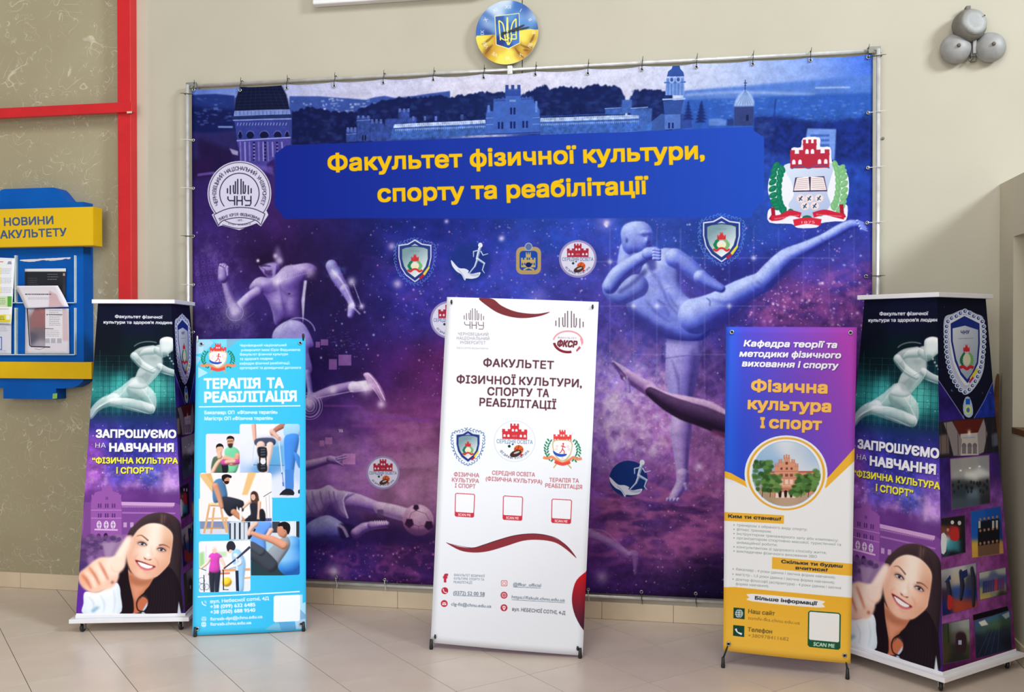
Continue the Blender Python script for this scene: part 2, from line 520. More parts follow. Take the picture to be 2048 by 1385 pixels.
        y0 = max(0, int((Q[:, 1]-rr).min())-2); y1 = min(s.H, int((Q[:, 1]+rr).max())+3)
        if x1 <= x0 or y1 <= y0: return
        X, Y = np.meshgrid(np.arange(x0, x1)+0.5, np.arange(y0, y1)+0.5)
        Z = np.zeros(X.shape); C = np.zeros(X.shape)
        segs = list(zip(range(len(Q)-1), range(1, len(Q)))) or [(0, 0)]
        for a, b in segs:
            d = Q[b]-Q[a]; L2 = max(d@d, 1e-9)
            t = np.clip(((X-Q[a][0])*d[0]+(Y-Q[a][1])*d[1])/L2, 0, 1)
            dd = np.hypot(X-Q[a][0]-t*d[0], Y-Q[a][1]-t*d[1]); r = rr[a]+(rr[b]-rr[a])*t
            Z = np.maximum(Z, np.sqrt(np.maximum(r*r-dd*dd, 0))); C = np.maximum(C, np.clip(r-dd+0.5, 0, 1))
        s._shade(blur(Z.astype(np.float32), max(1.0, min(5.0, .13*rr.max())))*flat, C.astype(np.float32), x0, y0, cols, L, alpha, amb, soft*s.k if soft else 0)
    def body(s, pts, cols, L=(-0.4, -0.6, 0.7), alpha=1.0, smooth=5, puff=(3, 8), bumps=(), soft=0.5, gain=1.0, amb=0.15):
        """closed outline inflated from its own blurred mask; bumps: (x,y,rx,ry,height,rot)"""
        P = spline(pts, smooth) if smooth else np.array(pts, float)
        r = s.raster([s.T(P)], pad=4)
        if r is None: return
        m, x0, y0 = r
        Z = sum(blur(m, p*s.k)*p*s.k*1.6 for p in puff)*gain
        X, Y = np.meshgrid(np.arange(m.shape[1])+x0+0.5, np.arange(m.shape[0])+y0+0.5)
        for b in bumps:
            bx0, by0, rx, ry, hh = b[:5]; ro = b[5] if len(b) > 5 else 0
            q = s.T([(bx0, by0)])[0]; dx, dy = (X-q[0])/s.k, (Y-q[1])/s.k
            c, d = math.cos(ro), math.sin(ro); u, v = (dx*c+dy*d)/rx, (-dx*d+dy*c)/ry
            Z = Z+hh*s.k*np.exp(-(u*u+v*v))
        s._shade(Z, m, x0, y0, cols, L, alpha, amb, soft*s.k if soft else 0)
    def image(s, name):
        im = bpy.data.images.new(name, s.W, s.H, alpha=False)
        buf = np.ones((s.H, s.W, 4), np.float32); buf[..., :3] = np.clip(s.a, 0, 1)[::-1]
        im.pixels.foreach_set(buf.ravel()); im.update(); im.pack()
        return im
    def uv(s, P):
        d = np.asarray(P, float)-s.O
        return (float(d@s.ex)/s.w, 1-float(d@s.ey)/s.h)
    def material(s, name, rough=0.35, spec=0.4, bump=0.0):
        m = principled(name, (1, 1, 1), rough, 0, spec)
        t = node(m, 'ShaderNodeTexImage'); t.image = s.image(name); t.extension = 'EXTEND'
        b = m.node_tree.nodes['Principled BSDF']; link(m, t.outputs['Color'], b.inputs['Base Color'])
        return m
def set_uv(o, fn):
    """fn(co)->(u,v) in object/world coordinates (parents sit at the origin when this is called)"""
    me = o.data; uvl = me.uv_layers.new(name='UVMap')
    for lp in me.loops:
        uvl.data[lp.index].uv = fn(me.vertices[lp.vertex_index].co)
# ================================================================ print artwork
def castle(c, F, col, hole=(255, 255, 255), alpha=1.0):
    """little battlemented castle in the unit box 0..1 x 0..1 (y down) placed by F"""
    def tower(x0, x1, y0, y1, n):
        w = (x1-x0)/(2*n-1)
        for k in range(n): c.poly(F([(x0+2*k*w-.006, y0), (x0+(2*k+1)*w+.006, y0), (x0+(2*k+1)*w, y0+.14), (x0+2*k*w, y0+.14)]), col, alpha)
        c.poly(F([(x0-.01, y0+.13), (x1+.01, y0+.13), (x1+.01, y0+.2), (x0-.01, y0+.2)]), col, alpha)
        c.poly(F([(x0, y0+.19), (x1, y0+.19), (x1, y1), (x0, y1)]), col, alpha)
    tower(.33, .67, 0, 1, 3); tower(0, .34, .36, 1, 2); tower(.66, 1, .36, 1, 2)
    for x, y in ((.43, .42), (.57, .42), (.09, .78), (.25, .78), (.75, .78), (.91, .78)):
        if hole is not None:
            c.poly(F([(x-.045, y+.08), (x-.045, y-.02), (x-.03, y-.07), (x, y-.09), (x+.03, y-.07), (x+.045, y-.02), (x+.045, y+.08)]), hole, alpha)

def logo_bars(c, F, col, w):
    """row of rounded bars above the letters ЧНУ; unit box, w = stroke in px"""
    for x, a, b in ((.0, .40, .62), (1., .40, .62), (.12, .28, .66), (.88, .28, .66), (.43, .0, .66), (.57, .0, .66)):
        c.stroke(F([(x, a), (x, b)]), w, col)
    c.stroke(F([(.25, .26), (.25, .54), (.28, .63), (.335, .63), (.335, .1)]), w, col)
    c.stroke(F([(.75, .26), (.75, .54), (.72, .63), (.665, .63), (.665, .1)]), w, col)
def logo_chnu(c, F, col, w):
    logo_bars(c, lambda p: F([(x, y*.58/.66) for x, y in p]), col, w)
    c.stroke(F([(.02, .66), (.02, .76), (.08, .82), (.30, .82)]), w, col); c.stroke(F([(.30, .64), (.30, 1)]), w, col)
    c.stroke(F([(.40, .64), (.40, 1)]), w, col); c.stroke(F([(.62, .64), (.62, 1)]), w, col); c.stroke(F([(.40, .82), (.62, .82)]), w, col)
    c.stroke(F([(.72, .64), (.72, .76), (.77, .82), (.97, .82)]), w, col); c.stroke(F([(.99, .64), (.99, .92), (.95, 1), (.74, 1)]), w, col)

def wreath(c, cx, cy, rx, ry, cl, cr, leaf, n=8):
    for k in range(n):
        t = math.radians(110+k*(140/n)); 
        for sd, col in ((1, cl), (-1, cr)):
            x = cx+sd*rx*math.cos(t); y = cy-ry*math.sin(t)
            a = -t if sd > 0 else math.pi+t
            for o in (-.7, .7):
                c.ell(x+leaf*.35*math.cos(a+o), y+leaf*.35*math.sin(a+o), leaf*.62, leaf*.27, col, rot=(a+math.pi/2+o*.6))

def ribbon(c, pts, w, col, edge=None):
    if edge: c.stroke(pts, w+3, edge, smooth=5)
    c.stroke(pts, w, col, smooth=5)

def shield(c, cx, cy, w, h, inner=True, tone=1.0, silver=(205, 212, 222)):
    """blue rimmed silver shield with a castle and wreath"""
    F = lambda p: [(cx+(x-.5)*w, cy+(y-.5)*h) for x, y in p]
    def shp(k): 
        q = [(.5, 0), (.72, .10), (1, .13), (1, .42), (.93, .66), (.78, .84), (.5, 1), (.22, .84), (.07, .66), (0, .42), (0, .13), (.28, .10)]
        return [(.5+(x-.5)*k, .52+(y-.52)*k) for x, y in q]
    c.poly(F(shp(1.0)), (205, 210, 230)); c.poly(F(shp(.93)), (35, 55, 130)); c.poly(F(shp(.80)), (190, 198, 215))
    def sh2(k): 
        q = [(.5, .13), (.8, .16), (.93, .2), (.93, .45), (.86, .64), (.72, .80), (.5, .93), (.28, .80), (.14, .64), (.07, .45), (.07, .2), (.2, .16)]
        return [(.5+(x-.5)*k, .52+(y-.52)*k) for x, y in q]
    c.poly(F(sh2(.96)), (40, 60, 110)); c.poly(F(sh2(.9)), (120, 150, 160), grad=((232, 236, 242), F([(.3, .3)])[0], F([(.7, .8)])[0]))
    c.poly(F([(.74, .80), (.92, .62), (.95, .66), (.80, .84)]), (225, 205, 70)); c.poly(F([(.62, .89), (.74, .80), (.79, .85), (.66, .94)]), (170, 40, 50))
    # small arms
    G = lambda p: F([(.385+x*.23, .35+y*.16) for x, y in p])
    castle(c, G, (200, 50, 55), None)
    X, Y = F([(.5, .62)])[0]
    for k in range(6):
        t = math.radians(130+k*17)
        for sd, col in ((1, (30, 120, 80)), (-1, (120, 175, 110))):
            c.ell(X+sd*w*.17*math.cos(t), Y-h*.12*math.sin(t)+h*0.0, w*.045, h*.028, col, rot=k)
            c.ell(X+sd*w*.19*math.cos(t), Y-h*.13*math.sin(t)*(-.6)+0, w*.04, h*.025, col, rot=-k)
    c.ell(X, Y, w*.115, h*.09, (228, 226, 205)); c.ell(X, Y+h*.02, w*.07, h*.03, (235, 220, 150), .6)
    c.stroke(F([(.28, .71), (.36, .75), (.45, .70), (.55, .70), (.64, .75), (.72, .71)]), h*.045, (205, 50, 50), smooth=4)
    c.text('ЧНУ', F([(.36, .30)])[0], F([(.64, .30)])[0], h*.04, (110, 130, 140))

def beads(c, cx, cy, w, h, n, r, col, fill=None, alpha=1.0):
    """medallions strung round the shield outline"""
    q = np.array(spline([(.5, -.06), (.78, .01), (1.07, .1), (1.1, .42), (1.02, .7), (.84, .92), (.5, 1.08), (.16, .92), (-.02, .7), (-.1, .42), (-.07, .1), (.22, .01)], 10))
    P = np.c_[cx+(q[:, 0]-.5)*w, cy+(q[:, 1]-.5)*h]
    d = np.r_[0, np.cumsum(np.hypot(*np.diff(np.r_[P, P[:1]], axis=0).T))]; PP = np.r_[P, P[:1]]
    for k in range(n):
        s_ = d[-1]*k/n; x, y = np.interp(s_, d, PP[:, 0]), np.interp(s_, d, PP[:, 1])
        if fill: c.ell(x, y, r*1.25, r*1.25, col, alpha); c.ell(x, y, r*.8, r*.85, fill, alpha, rot=k); c.ell(x+r*.2, y-r*.1, r*.3, r*.45, col, alpha, rot=k*2.1)
        else: c.ring(x, y, r*.75, r*.9, r*.45, col, alpha, k*40, k*40+260)

def so_badge(c, cx, cy, r, ring=True, slope=0.0):
    F = lambda p: [(cx+(x)*r, cy+(y)*r+slope*x*r) for x, y in p]
    if ring: c.ell(cx, cy, r*1.09, r*1.09, (150, 140, 185)); c.ell(cx, cy, r*.97, r*.97, (215, 212, 232))
    else: c.ring(cx, cy, r*1.02, r*1.02, r*.02, (185, 200, 220))
    castle(c, lambda p: F([(-.62+1.24*x, -.88+.78*y) for x, y in p]), (165, 40, 60) if ring else (205, 55, 65), (225, 220, 235) if ring else (250, 250, 252))
    c.text('1875', F([(-.12, -.22)])[0], F([(.12, -.22)])[0], r*.09, (235, 200, 205))
    c.text('СЕРЕДНЯ ОСВІТА', F([(-.9, .12)])[0], F([(.9, .12)])[0], r*.2, (55, 75, 125) if ring else (75, 110, 150), up=(0, -1))
    c.ell(*F([(.2, .42)])[0], r*.24, r*.23, (215, 95, 50)); c.stroke(F([(.0, .36), (.2, .45), (.42, .38)]), r*.03, (120, 40, 20), smooth=3); c.stroke(F([(.22, .2), (.16, .42), (.24, .64)]), r*.03, (120, 40, 20), smooth=3)
    c.ell(*F([(.05, .62)])[0], r*.3, r*.16, (70, 45, 40), rot=-.35); c.ell(*F([(.1, .56)])[0], r*.16, r*.05, (190, 185, 185), rot=-.35)
    c.ell(*F([(-.27, .26)])[0], r*.07, r*.07, (20, 60, 60)); c.ell(*F([(-.1, .16)])[0], r*.05, r*.04, (40, 90, 80)); c.ell(*F([(.34, .68)])[0], r*.06, r*.06, (200, 40, 50))
    c.arc_text('ФІЗИЧНА КУЛЬТУРА', cx, cy, r*.9, 146, 34, r*.125, (55, 65, 100), inward=True)

def hand_runner(c, F, disc=True):
    if disc:
        c.ell(*F([(.5, .5)])[0], abs(F([(1, 0)])[0][0]-F([(0, 0)])[0][0])*.5, abs(F([(0, 1)])[0][1]-F([(0, 0)])[0][1])*.5, (22, 50, 120))
    s = abs(F([(1, 0)])[0][0]-F([(0, 0)])[0][0])
    W_ = (222, 226, 240)
    c.poly(F([(0, .50), (.02, .46), (.22, .66), (.40, .68), (.52, .74), (.50, .80), (.62, .82), (.84, .78), (.86, .82), (.78, .92), (.6, .96), (.44, .95), (.42, 1.0), (.38, .98), (.30, .84), (.16, .76), (.04, .62)]), W_, smooth=3)
    for k in range(3): c.stroke(F([(.5+k*.03, .80+k*.03), (.7, .84+k*.025), (.82, .82+k*.02)]), s*.01, (130, 140, 180))
    c.stroke(F([(.2, .70), (.32, .82), (.40, .96)]), s*.012, (140, 150, 185), smooth=3)
    G = (180, 195, 222)
    c.ell(*F([(.86, .05)])[0], s*.065, s*.075, (225, 230, 242))
    L = [((.84, .14), (.76, .42), .085), ((.84, .18), (.66, .22), .035), ((.66, .22), (.66, .36), .03), ((.88, .22), (.94, .32), .035), ((.94, .32), (1.08, .28), .025), ((.78, .42), (.70, .62), .06), ((.70, .62), (.54, .80), .038), ((.78, .42), (.98, .54), .065), ((.98, .54), (.92, .72), .035), ((.92, .72), (.98, .80), .025)]
    for a, b, w in L:
        p, q = F([a, b]); c.limb([p, q], [w*s*.55, w*s*.42], ((70, 95, 150), (150, 170, 205), (235, 240, 250)), soft=0)

def emblem_faculty(c, F, sc):
    """coat of arms: red castle, wreath, shield with open book and five rings, ribbons"""
    Wt = (228, 228, 240)
    c.poly(F([(.30, .27), (.30, .10), (.42, .09), (.45, -.02), (.66, -.02), (.67, .09), (.80, .10), (.82, .27), (.95, .34), (1.03, .46), (1.03, .66), (.96, .77), (1.02, .80), (1.0, .97), (.86, .98), (.68, 1.0), (.62, 1.05), (.38, 1.05), (.3, 1.0), (.02, .98), (0, .84), (.06, .78), (.0, .62), (.02, .44), (.12, .34)]), Wt, smooth=3)
    c.poly(F([(.26, .28), (.78, .28), (.84, .34), (.80, .48), (.76, .64), (.80, .78), (.70, .88), (.52, .94), (.36, .88), (.26, .78), (.33, .66), (.30, .5), (.22, .36)]), (205, 215, 232), smooth=3, grad=((165, 178, 215), F([(.3, .3)])[0], F([(.8, .9)])[0]))
    castle(c, lambda p: F([(.285+.50*x, .0+.34*y) for x, y in p]), (175, 40, 62), (232, 225, 236))
    c.stroke(F([(.30, .345), (.42, .31), (.52, .345), (.64, .31), (.79, .345)]), sc*.012, (70, 90, 140), smooth=4)
    for k in range(9):
        for sd in (0, 1):
            t = math.radians(-60+k*17); x = .5+(-1 if sd == 0 else 1)*(.27+.15*math.cos(t)); y = .56-.27*math.sin(t)*-1
            x = (.18-.08*math.cos(t)) if sd == 0 else (.86+.08*math.cos(t))
            col = (15, 115, 85) if sd == 0 else (120, 175, 120)
            for o in (-1, 1):
                p = F([(x+o*.04, y+.02*o)])[0]; c.ell(p[0], p[1], sc*.058, sc*.036, col, rot=(1.0*o+.12*k) if sd == 0 else (-1.0*o+.3)); c.ell(p[0]-sc*.008, p[1]-sc*.006, sc*.03, sc*.010, tuple(min(255, v+28) for v in col), .6, rot=(1.0*o+.12*k) if sd == 0 else (-1.0*o+.3))
    c.ell(*F([(.30, .86)])[0], sc*.05, sc*.035, (15, 115, 85), rot=.8); c.ell(*F([(.50, .93)])[0], sc*.06, sc*.03, (20, 105, 80)); c.ell(*F([(.70, .88)])[0], sc*.06, sc*.03, (110, 170, 110), rot=-.6)
    c.poly(F([(.35, .45), (.72, .44), (.76, .62), (.32, .62)]), (60, 45, 80)); 
    c.poly(F([(.37, .455), (.52, .44), (.535, .605), (.33, .605)]), (240, 225, 222)); c.poly(F([(.55, .44), (.71, .455), (.75, .605), (.545, .605)]), (240, 225, 222))
    for k in range(6):
        y = .475+k*.022; c.stroke(F([(.375-.006*k, y), (.515, y-.012)]), sc*.006, (150, 130, 150)); c.stroke(F([(.56, y-.012), (.705+.006*k, y)]), sc*.006, (150, 130, 150))
    for x, y in ((.42, .70), (.53, .70), (.655, .70), (.475, .79), (.60, .79)):
        p = F([(x, y)])[0]; c.ell(p[0], p[1], sc*.055, sc*.052, (242, 205, 190)); c.ell(p[0], p[1], sc*.043, sc*.041, (222, 215, 228))
        c.stroke([(p[0]-sc*.02, p[1]+sc*.03), (p[0], p[1]-sc*.005), (p[0]+sc*.02, p[1]-sc*.03)], sc*.014, (30, 60, 80)); c.stroke([(p[0]-sc*.025, p[1]-sc*.01), (p[0]+sc*.02, p[1]+sc*.025)], sc*.01, (30, 70, 90))
    R = (195, 35, 60)
    c.stroke(F([(.06, .80), (.07, .89), (.03, .95)]), sc*.05, (160, 25, 50)); c.stroke(F([(.94, .78), (.95, .89), (.98, .94)]), sc*.05, (160, 25, 50))
    ribbon(c, F([(.04, .93), (.16, .92), (.28, .87), (.42, .90)]), sc*.07, R); ribbon(c, F([(.58, .90), (.72, .87), (.86, .90), (.98, .93)]), sc*.07, R)
    ribbon(c, F([(.33, .99), (.5, .965), (.68, .99)]), sc*.085, (205, 40, 62)); c.text('1875', F([(.43, 1.0)])[0], F([(.60, 1.0)])[0], sc*.035, (240, 190, 200))
    c.text('здоров’я людини', F([(.08, .945)])[0], F([(.40, .905)])[0], sc*.02, (235, 180, 190)); c.text('фізичного виховання', F([(.62, .90)])[0], F([(.94, .93)])[0], sc*.02, (235, 180, 190))

def emblem_therapy(c, F, sc):
    castle(c, lambda p: F([(.27+.46*x, .0+.34*y) for x, y in p]), (222, 70, 70), (235, 225, 235))
    c.stroke(F([(.27, .98), (.36, .86)]), sc*.03, (190, 180, 90)); c.stroke(F([(.73, .98), (.62, .86)]), sc*.03, (190, 180, 90))
    for k in range(8):
        for sd in (-1, 1):
            t = k/7; x = .5+sd*(.25+.17*math.sin(.5+t*2.3)); y = .28+.5*t
            for o in (-1, 1):
                p = F([(x+o*.035, y+.01*o)])[0]; c.ell(p[0], p[1], sc*.045, sc*.02, (40, 130, 95), rot=sd*(.9 if o > 0 else 2.2))
    c.poly(F([(.25, .30), (.5, .25), (.75, .30), (.74, .55), (.66, .72), (.5, .82), (.34, .72), (.26, .55)]), (205, 190, 150), smooth=3)
    c.poly(F([(.28, .32), (.5, .28), (.72, .32), (.71, .55), (.63, .69), (.5, .78), (.37, .69), (.29, .55)]), (244, 244, 250), smooth=3)
    for x, y in ((.36, .42), (.64, .42), (.34, .50), (.67, .50), (.5, .73)):
        p = F([(x, y)])[0]; c.ring(p[0], p[1], sc*.024, sc*.024, sc*.01, (220, 170, 150))
    c.poly(F([(.26, .54), (.36, .60), (.48, .62), (.60, .61), (.60, .65), (.5, .69), (.38, .68), (.28, .62)]), (40, 85, 190), smooth=3)
    r = (215, 60, 70)
    p = F([(.52, .36)])[0]; c.ell(p[0], p[1], sc*.022, sc*.026, r)
    for a, b in (((.52, .39), (.50, .49)), ((.52, .41), (.46, .42)), ((.52, .42), (.58, .45)), ((.50, .49), (.55, .55)), ((.55, .55), (.54, .62)), ((.50, .49), (.47, .56)), ((.47, .56), (.42, .60))):
        c.stroke(F([a, b]), sc*.022, r)
    ribbon(c, F([(0, .72), (.12, .74), (.22, .70), (.34, .78), (.5, .86), (.66, .78), (.78, .70), (.88, .74), (1, .72)]), sc*.07, (232, 140, 100))
    ribbon(c, F([(.30, .82), (.5, .88), (.70, .82)]), sc*.08, (225, 80, 70)); 

def qr_plate(c, q, border, bar=None, text=None, tcol=(255, 255, 255), fill=(246, 247, 252)):
    """plate that held a scan code; the code itself is left blank"""
    F = c.quad_map(q)
    c.poly(F([(.06, 0), (.94, 0), (1, .05), (1, .95), (.94, 1), (.06, 1), (0, .95), (0, .05)]), border)
    lim = .80 if bar else .96
    c.poly(F([(.07, .03), (.93, .03), (.96, .06), (.96, lim-.03), (.93, lim), (.07, lim), (.04, lim-.03), (.04, .06)]), fill)
    if text:
        a, b = F([(.18, .955), (.82, .955)]); h = math.hypot(*(np.array(F([(0, 1)])[0])-np.array(F([(0, 0)])[0])))*.105
        c.text(text, a, b, h, tcol, bold=.03)

# ---------------------------------------------------------------- the big backdrop
def art_backdrop(c):
    B = [(383, 178, (70, 100, 195)), (450, 178, (110, 130, 205)), (600, 175, (165, 170, 218)), (700, 170, (190, 190, 222)), (800, 165, (198, 198, 226)), (1000, 155, (208, 206, 230)), (1200, 148, (205, 206, 232)), (1300, 145, (200, 205, 235)), (1450, 140, (180, 190, 228)), (1600, 130, (140, 160, 222)), (1700, 118, (75, 115, 215)), (1745, 115, (35, 80, 205)),
         (395, 215, (28, 48, 120)), (450, 230, (25, 35, 100)), (400, 270, (22, 22, 70)), (420, 320, (45, 30, 90)), (640, 240, (35, 55, 130)), (700, 230, (30, 45, 120)),
         (800, 210, (35, 60, 140)), (1120, 230, (30, 50, 130)), (1420, 240, (35, 70, 160)), (1560, 200, (50, 100, 195)), (1700, 180, (60, 110, 200)), (1700, 230, (25, 50, 130)), (1640, 240, (30, 65, 150)), (1600, 300, (30, 55, 140)), (1700, 320, (22, 35, 105)), (1730, 380, (30, 55, 150)), (1560, 380, (40, 75, 180)), (1720, 430, (40, 55, 160)),
         (400, 400, (50, 30, 100)), (400, 480, (60, 40, 120)), (430, 530, (75, 45, 130)), (470, 480, (60, 35, 110)), (560, 470, (75, 40, 125)), (640, 470, (45, 30, 110)), (600, 520, (40, 20, 70)), (660, 480, (60, 40, 120)), (540, 500, (48, 22, 75)), (650, 560, (42, 25, 85)),
         (700, 460, (28, 30, 105)), (760, 480, (30, 45, 145)), (850, 460, (28, 42, 140)), (950, 460, (35, 55, 165)), (1060, 460, (42, 72, 185)), (1150, 460, (45, 75, 190)), (1300, 445, (50, 80, 190)), (1400, 450, (45, 75, 185)), (1520, 460, (45, 80, 185)), (1650, 480, (50, 70, 180)), (1730, 490, (60, 70, 180)),
         (720, 540, (38, 28, 115)), (780, 560, (45, 50, 170)), (850, 560, (52, 58, 180)), (950, 560, (62, 72, 195)), (1060, 560, (65, 80, 200)), (1180, 560, (70, 75, 190)), (1190, 640, (95, 85, 195)),
         (440, 620, (80, 60, 150)), (500, 640, (60, 40, 120)), (640, 640, (45, 32, 110)), (700, 640, (42, 25, 95)), (780, 640, (50, 40, 140)), (840, 620, (60, 48, 155)),
         (700, 720, (42, 22, 85)), (780, 720, (60, 25, 90)), (850, 740, (85, 30, 90)), (640, 760, (45, 25, 95)), (760, 790, (70, 30, 100)), (860, 800, (105, 45, 115)), (650, 840, (70, 40, 120)), (720, 850, (90, 50, 130)), (800, 860, (120, 60, 130)), (870, 860, (130, 65, 135)),
         (640, 900, (125, 80, 165)), (700, 900, (130, 85, 170)), (820, 900, (140, 80, 150)), (700, 950, (150, 95, 180)), (800, 990, (150, 95, 160)), (860, 960, (175, 125, 175)), (650, 960, (130, 85, 170)), (870, 1010, (160, 110, 165)),
         (650, 1080, (50, 30, 110)), (720, 1080, (45, 25, 90)), (800, 1070, (35, 15, 60)), (860, 1080, (45, 20, 70)), (640, 1130, (60, 38, 140)), (720, 1130, (75, 40, 130)), (800, 1120, (110, 55, 130)), (850, 1140, (60, 30, 95)), (670, 1155, (50, 35, 130)), (820, 1165, (45, 28, 95)),
         (1210, 620, (70, 60, 170)), (1210, 680, (90, 80, 185)), (1260, 690, (85, 75, 175)), (1300, 640, (60, 50, 160)), (1420, 660, (75, 60, 160)), (1440, 620, (60, 60, 165)), (1500, 560, (45, 50, 155)), (1560, 600, (110, 70, 160)), (1620, 580, (110, 65, 165)), (1680, 560, (85, 65, 175)), (1720, 560, (90, 60, 160)), (1560, 640, (85, 45, 130)), (1640, 640, (110, 60, 140)), (1700, 640, (80, 45, 120)), (1600, 500, (45, 60, 170)), (1700, 510, (70, 70, 180)),
         (1230, 740, (130, 105, 200)), (1220, 820, (165, 120, 205)), (1260, 880, (170, 120, 200)), (1200, 900, (110, 75, 165)), (1300, 860, (150, 95, 170)), (1430, 740, (60, 45, 120)), (1420, 800, (110, 70, 150)), (1430, 880, (150, 95, 160)), (1420, 960, (140, 80, 145)), (1240, 960, (110, 65, 150)), (1200, 1000, (125, 75, 160)), (1300, 950, (120, 70, 150)),
         (1300, 1040, (70, 45, 115)), (1380, 1040, (85, 45, 115)), (1430, 1040, (120, 65, 130)), (1200, 1060, (110, 60, 140)), (1320, 1090, (140, 75, 140)), (1400, 1100, (75, 35, 95)), (1200, 1120, (95, 50, 135)), (1260, 1150, (65, 32, 100)), (1400, 1160, (32, 20, 60)), (1440, 1180, (25, 18, 55)), (1300, 1185, (50, 28, 85)), (1190, 1180, (65, 40, 120))]
    c.field([(x, y, tuple(int(v*((1.04 if x > 1180 else 1.0) if y > 700 else (.88 if y > 440 else 1))) for v in col)) for x, y, col in B], 38)
    c.clipfield([(600, 800), (885, 800), (885, 1080), (600, 1080)], [(640, 850, (70, 40, 115)), (700, 850, (82, 44, 118)), (780, 850, (112, 50, 110)), (870, 840, (120, 55, 115)), (640, 900, (125, 82, 155)), (700, 900, (135, 85, 160)), (800, 890, (140, 75, 130)), (870, 890, (150, 80, 125)), (700, 950, (155, 98, 168)), (640, 970, (130, 85, 165)), (800, 950, (165, 110, 150)), (870, 950, (180, 125, 155)), (820, 1000, (172, 118, 155)), (870, 1010, (165, 105, 145)), (640, 1050, (50, 32, 110)), (800, 1060, (38, 16, 62)), (870, 1060, (44, 18, 62))], 30, .75, soft=18)
    # galaxy texture
    c.noise(.30, 40, 5, 3, box=[(383, 440), (1745, 440), (1745, 1205), (383, 1180)], soft=6)
    c.noise(.22, 7, 3, 4, box=[(1180, 600), (1745, 560), (1745, 1205), (1180, 1205)], soft=20)
    c.noise(.75, 14, 5, 21, box=[(1190, 710), (1350, 740), (1340, 910), (1190, 940)], soft=14, color=(238, 215, 242), thr=(.44, .72))
    c.noise(.7, 16, 5, 22, box=[(1300, 830), (1440, 780), (1450, 1010), (1330, 1010)], soft=16, color=(225, 160, 205), thr=(.52, .8))
    c.noise(.5, 18, 5, 23, box=[(1520, 600), (1740, 520), (1740, 655), (1480, 655)], soft=14, color=(225, 130, 190), thr=(.52, .8))
    c.noise(.75, 22, 5, 24, box=[(1200, 980), (1440, 1000), (1440, 1100), (1180, 1080)], soft=14, color=(205, 110, 170), thr=(.5, .8), asp=2.5)
    c.noise(.5, 22, 5, 25, box=[(1190, 980), (1420, 1020), (1380, 1090), (1200, 1050)], soft=12, color=(45, 25, 85), thr=(.5, .72), asp=3)
    c.noise(.35, 20, 5, 26, box=[(380, 470), (470, 470), (540, 700), (380, 700)], soft=14, color=(150, 120, 210), thr=(.5, .8))
    c.noise(.30, 26, 5, 27, box=[(620, 860), (880, 820), (880, 1010), (620, 1000)], soft=16, color=(205, 150, 205), thr=(.5, .8), asp=2.2)
    c.noise(.35, 24, 5, 28, box=[(700, 480), (900, 600), (880, 700), (760, 640)], soft=18, color=(120, 60, 150), thr=(.5, .8), asp=2)
    c.noise(.35, 14, 5, 29, box=[(640, 1090), (870, 1100), (870, 1170), (640, 1160)], soft=12, color=(190, 90, 170), thr=(.55, .8), asp=2)
    c.noise(.75, 20, 5, 71, box=[(1185, 720), (1300, 740), (1310, 900), (1200, 930), (1180, 930)], soft=16, color=(228, 200, 236), thr=(.62, 1.1), ridge=True)
    c.noise(.55, 26, 5, 72, box=[(1195, 650), (1440, 690), (1450, 980), (1195, 960)], soft=20, color=(190, 130, 200), thr=(.6, 1.15), ridge=True)
    c.noise(.85, 18, 5, 73, box=[(1195, 950), (1450, 960), (1450, 1120), (1180, 1120)], soft=16, color=(200, 110, 170), thr=(.62, 1.1), ridge=True, asp=3.5)
    c.noise(.6, 24, 5, 74, box=[(1200, 990), (1440, 980), (1430, 1060), (1200, 1060)], soft=14, color=(38, 20, 80), thr=(.5, .66), asp=3.5)
    c.noise(.6, 20, 5, 75, box=[(1480, 600), (1745, 520), (1745, 660), (1450, 660)], soft=16, color=(190, 90, 165), thr=(.6, 1.15), ridge=True, asp=1.6)
    c.noise(.5, 14, 5, 76, box=[(640, 1095), (880, 1100), (880, 1165), (640, 1160)], soft=12, color=(170, 80, 165), thr=(.66, 1.0), ridge=True, asp=1.6)
    c.noise(.4, 34, 5, 77, box=[(700, 470), (1200, 450), (1200, 660), (720, 660)], soft=22, color=(90, 70, 190), thr=(.6, 1.15), ridge=True, asp=1.6)
    c.noise(.45, 50, 4, 78, box=[(600, 820), (885, 820), (885, 1010), (600, 1010)], soft=18, color=(205, 150, 190), thr=(.6, 1.15), ridge=True, asp=2.4)
    c.poly([(600, 470), (760, 450), (780, 560), (700, 700), (690, 790), (600, 780)], (30, 18, 62), .45, soft=30)
    star = [(215, 215, 245), (235, 130, 190), (150, 190, 250), (240, 160, 200)]
    c.stars(900, [(740, 440), (1745, 640)], 11, star, (.4, 1.5), (.2, .8), dens=lambda x, y: 1 if y > 430 else 0)
    c.stars(160, [(640, 560), (890, 800)], 12, star, (.5, 1.7), (.2, .8))
    c.stars(420, [(1200, 640), (1450, 1190)], 13, [(235, 210, 240), (240, 150, 200)], (.4, 1.2), (.25, .85))
    c.stars(200, [(1420, 560), (1745, 660)], 14, [(240, 150, 195), (235, 190, 230)], (.6, 2.2), (.3, .9))
    c.stars(130, [(620, 1085), (880, 1180)], 15, [(235, 190, 235), (230, 110, 150)], (.5, 2.0), (.25, .9))
    c.stars(70, [(385, 440), (640, 700)], 16, [(220, 150, 220), (190, 180, 240)], (.5, 1.5), (.2, .7))
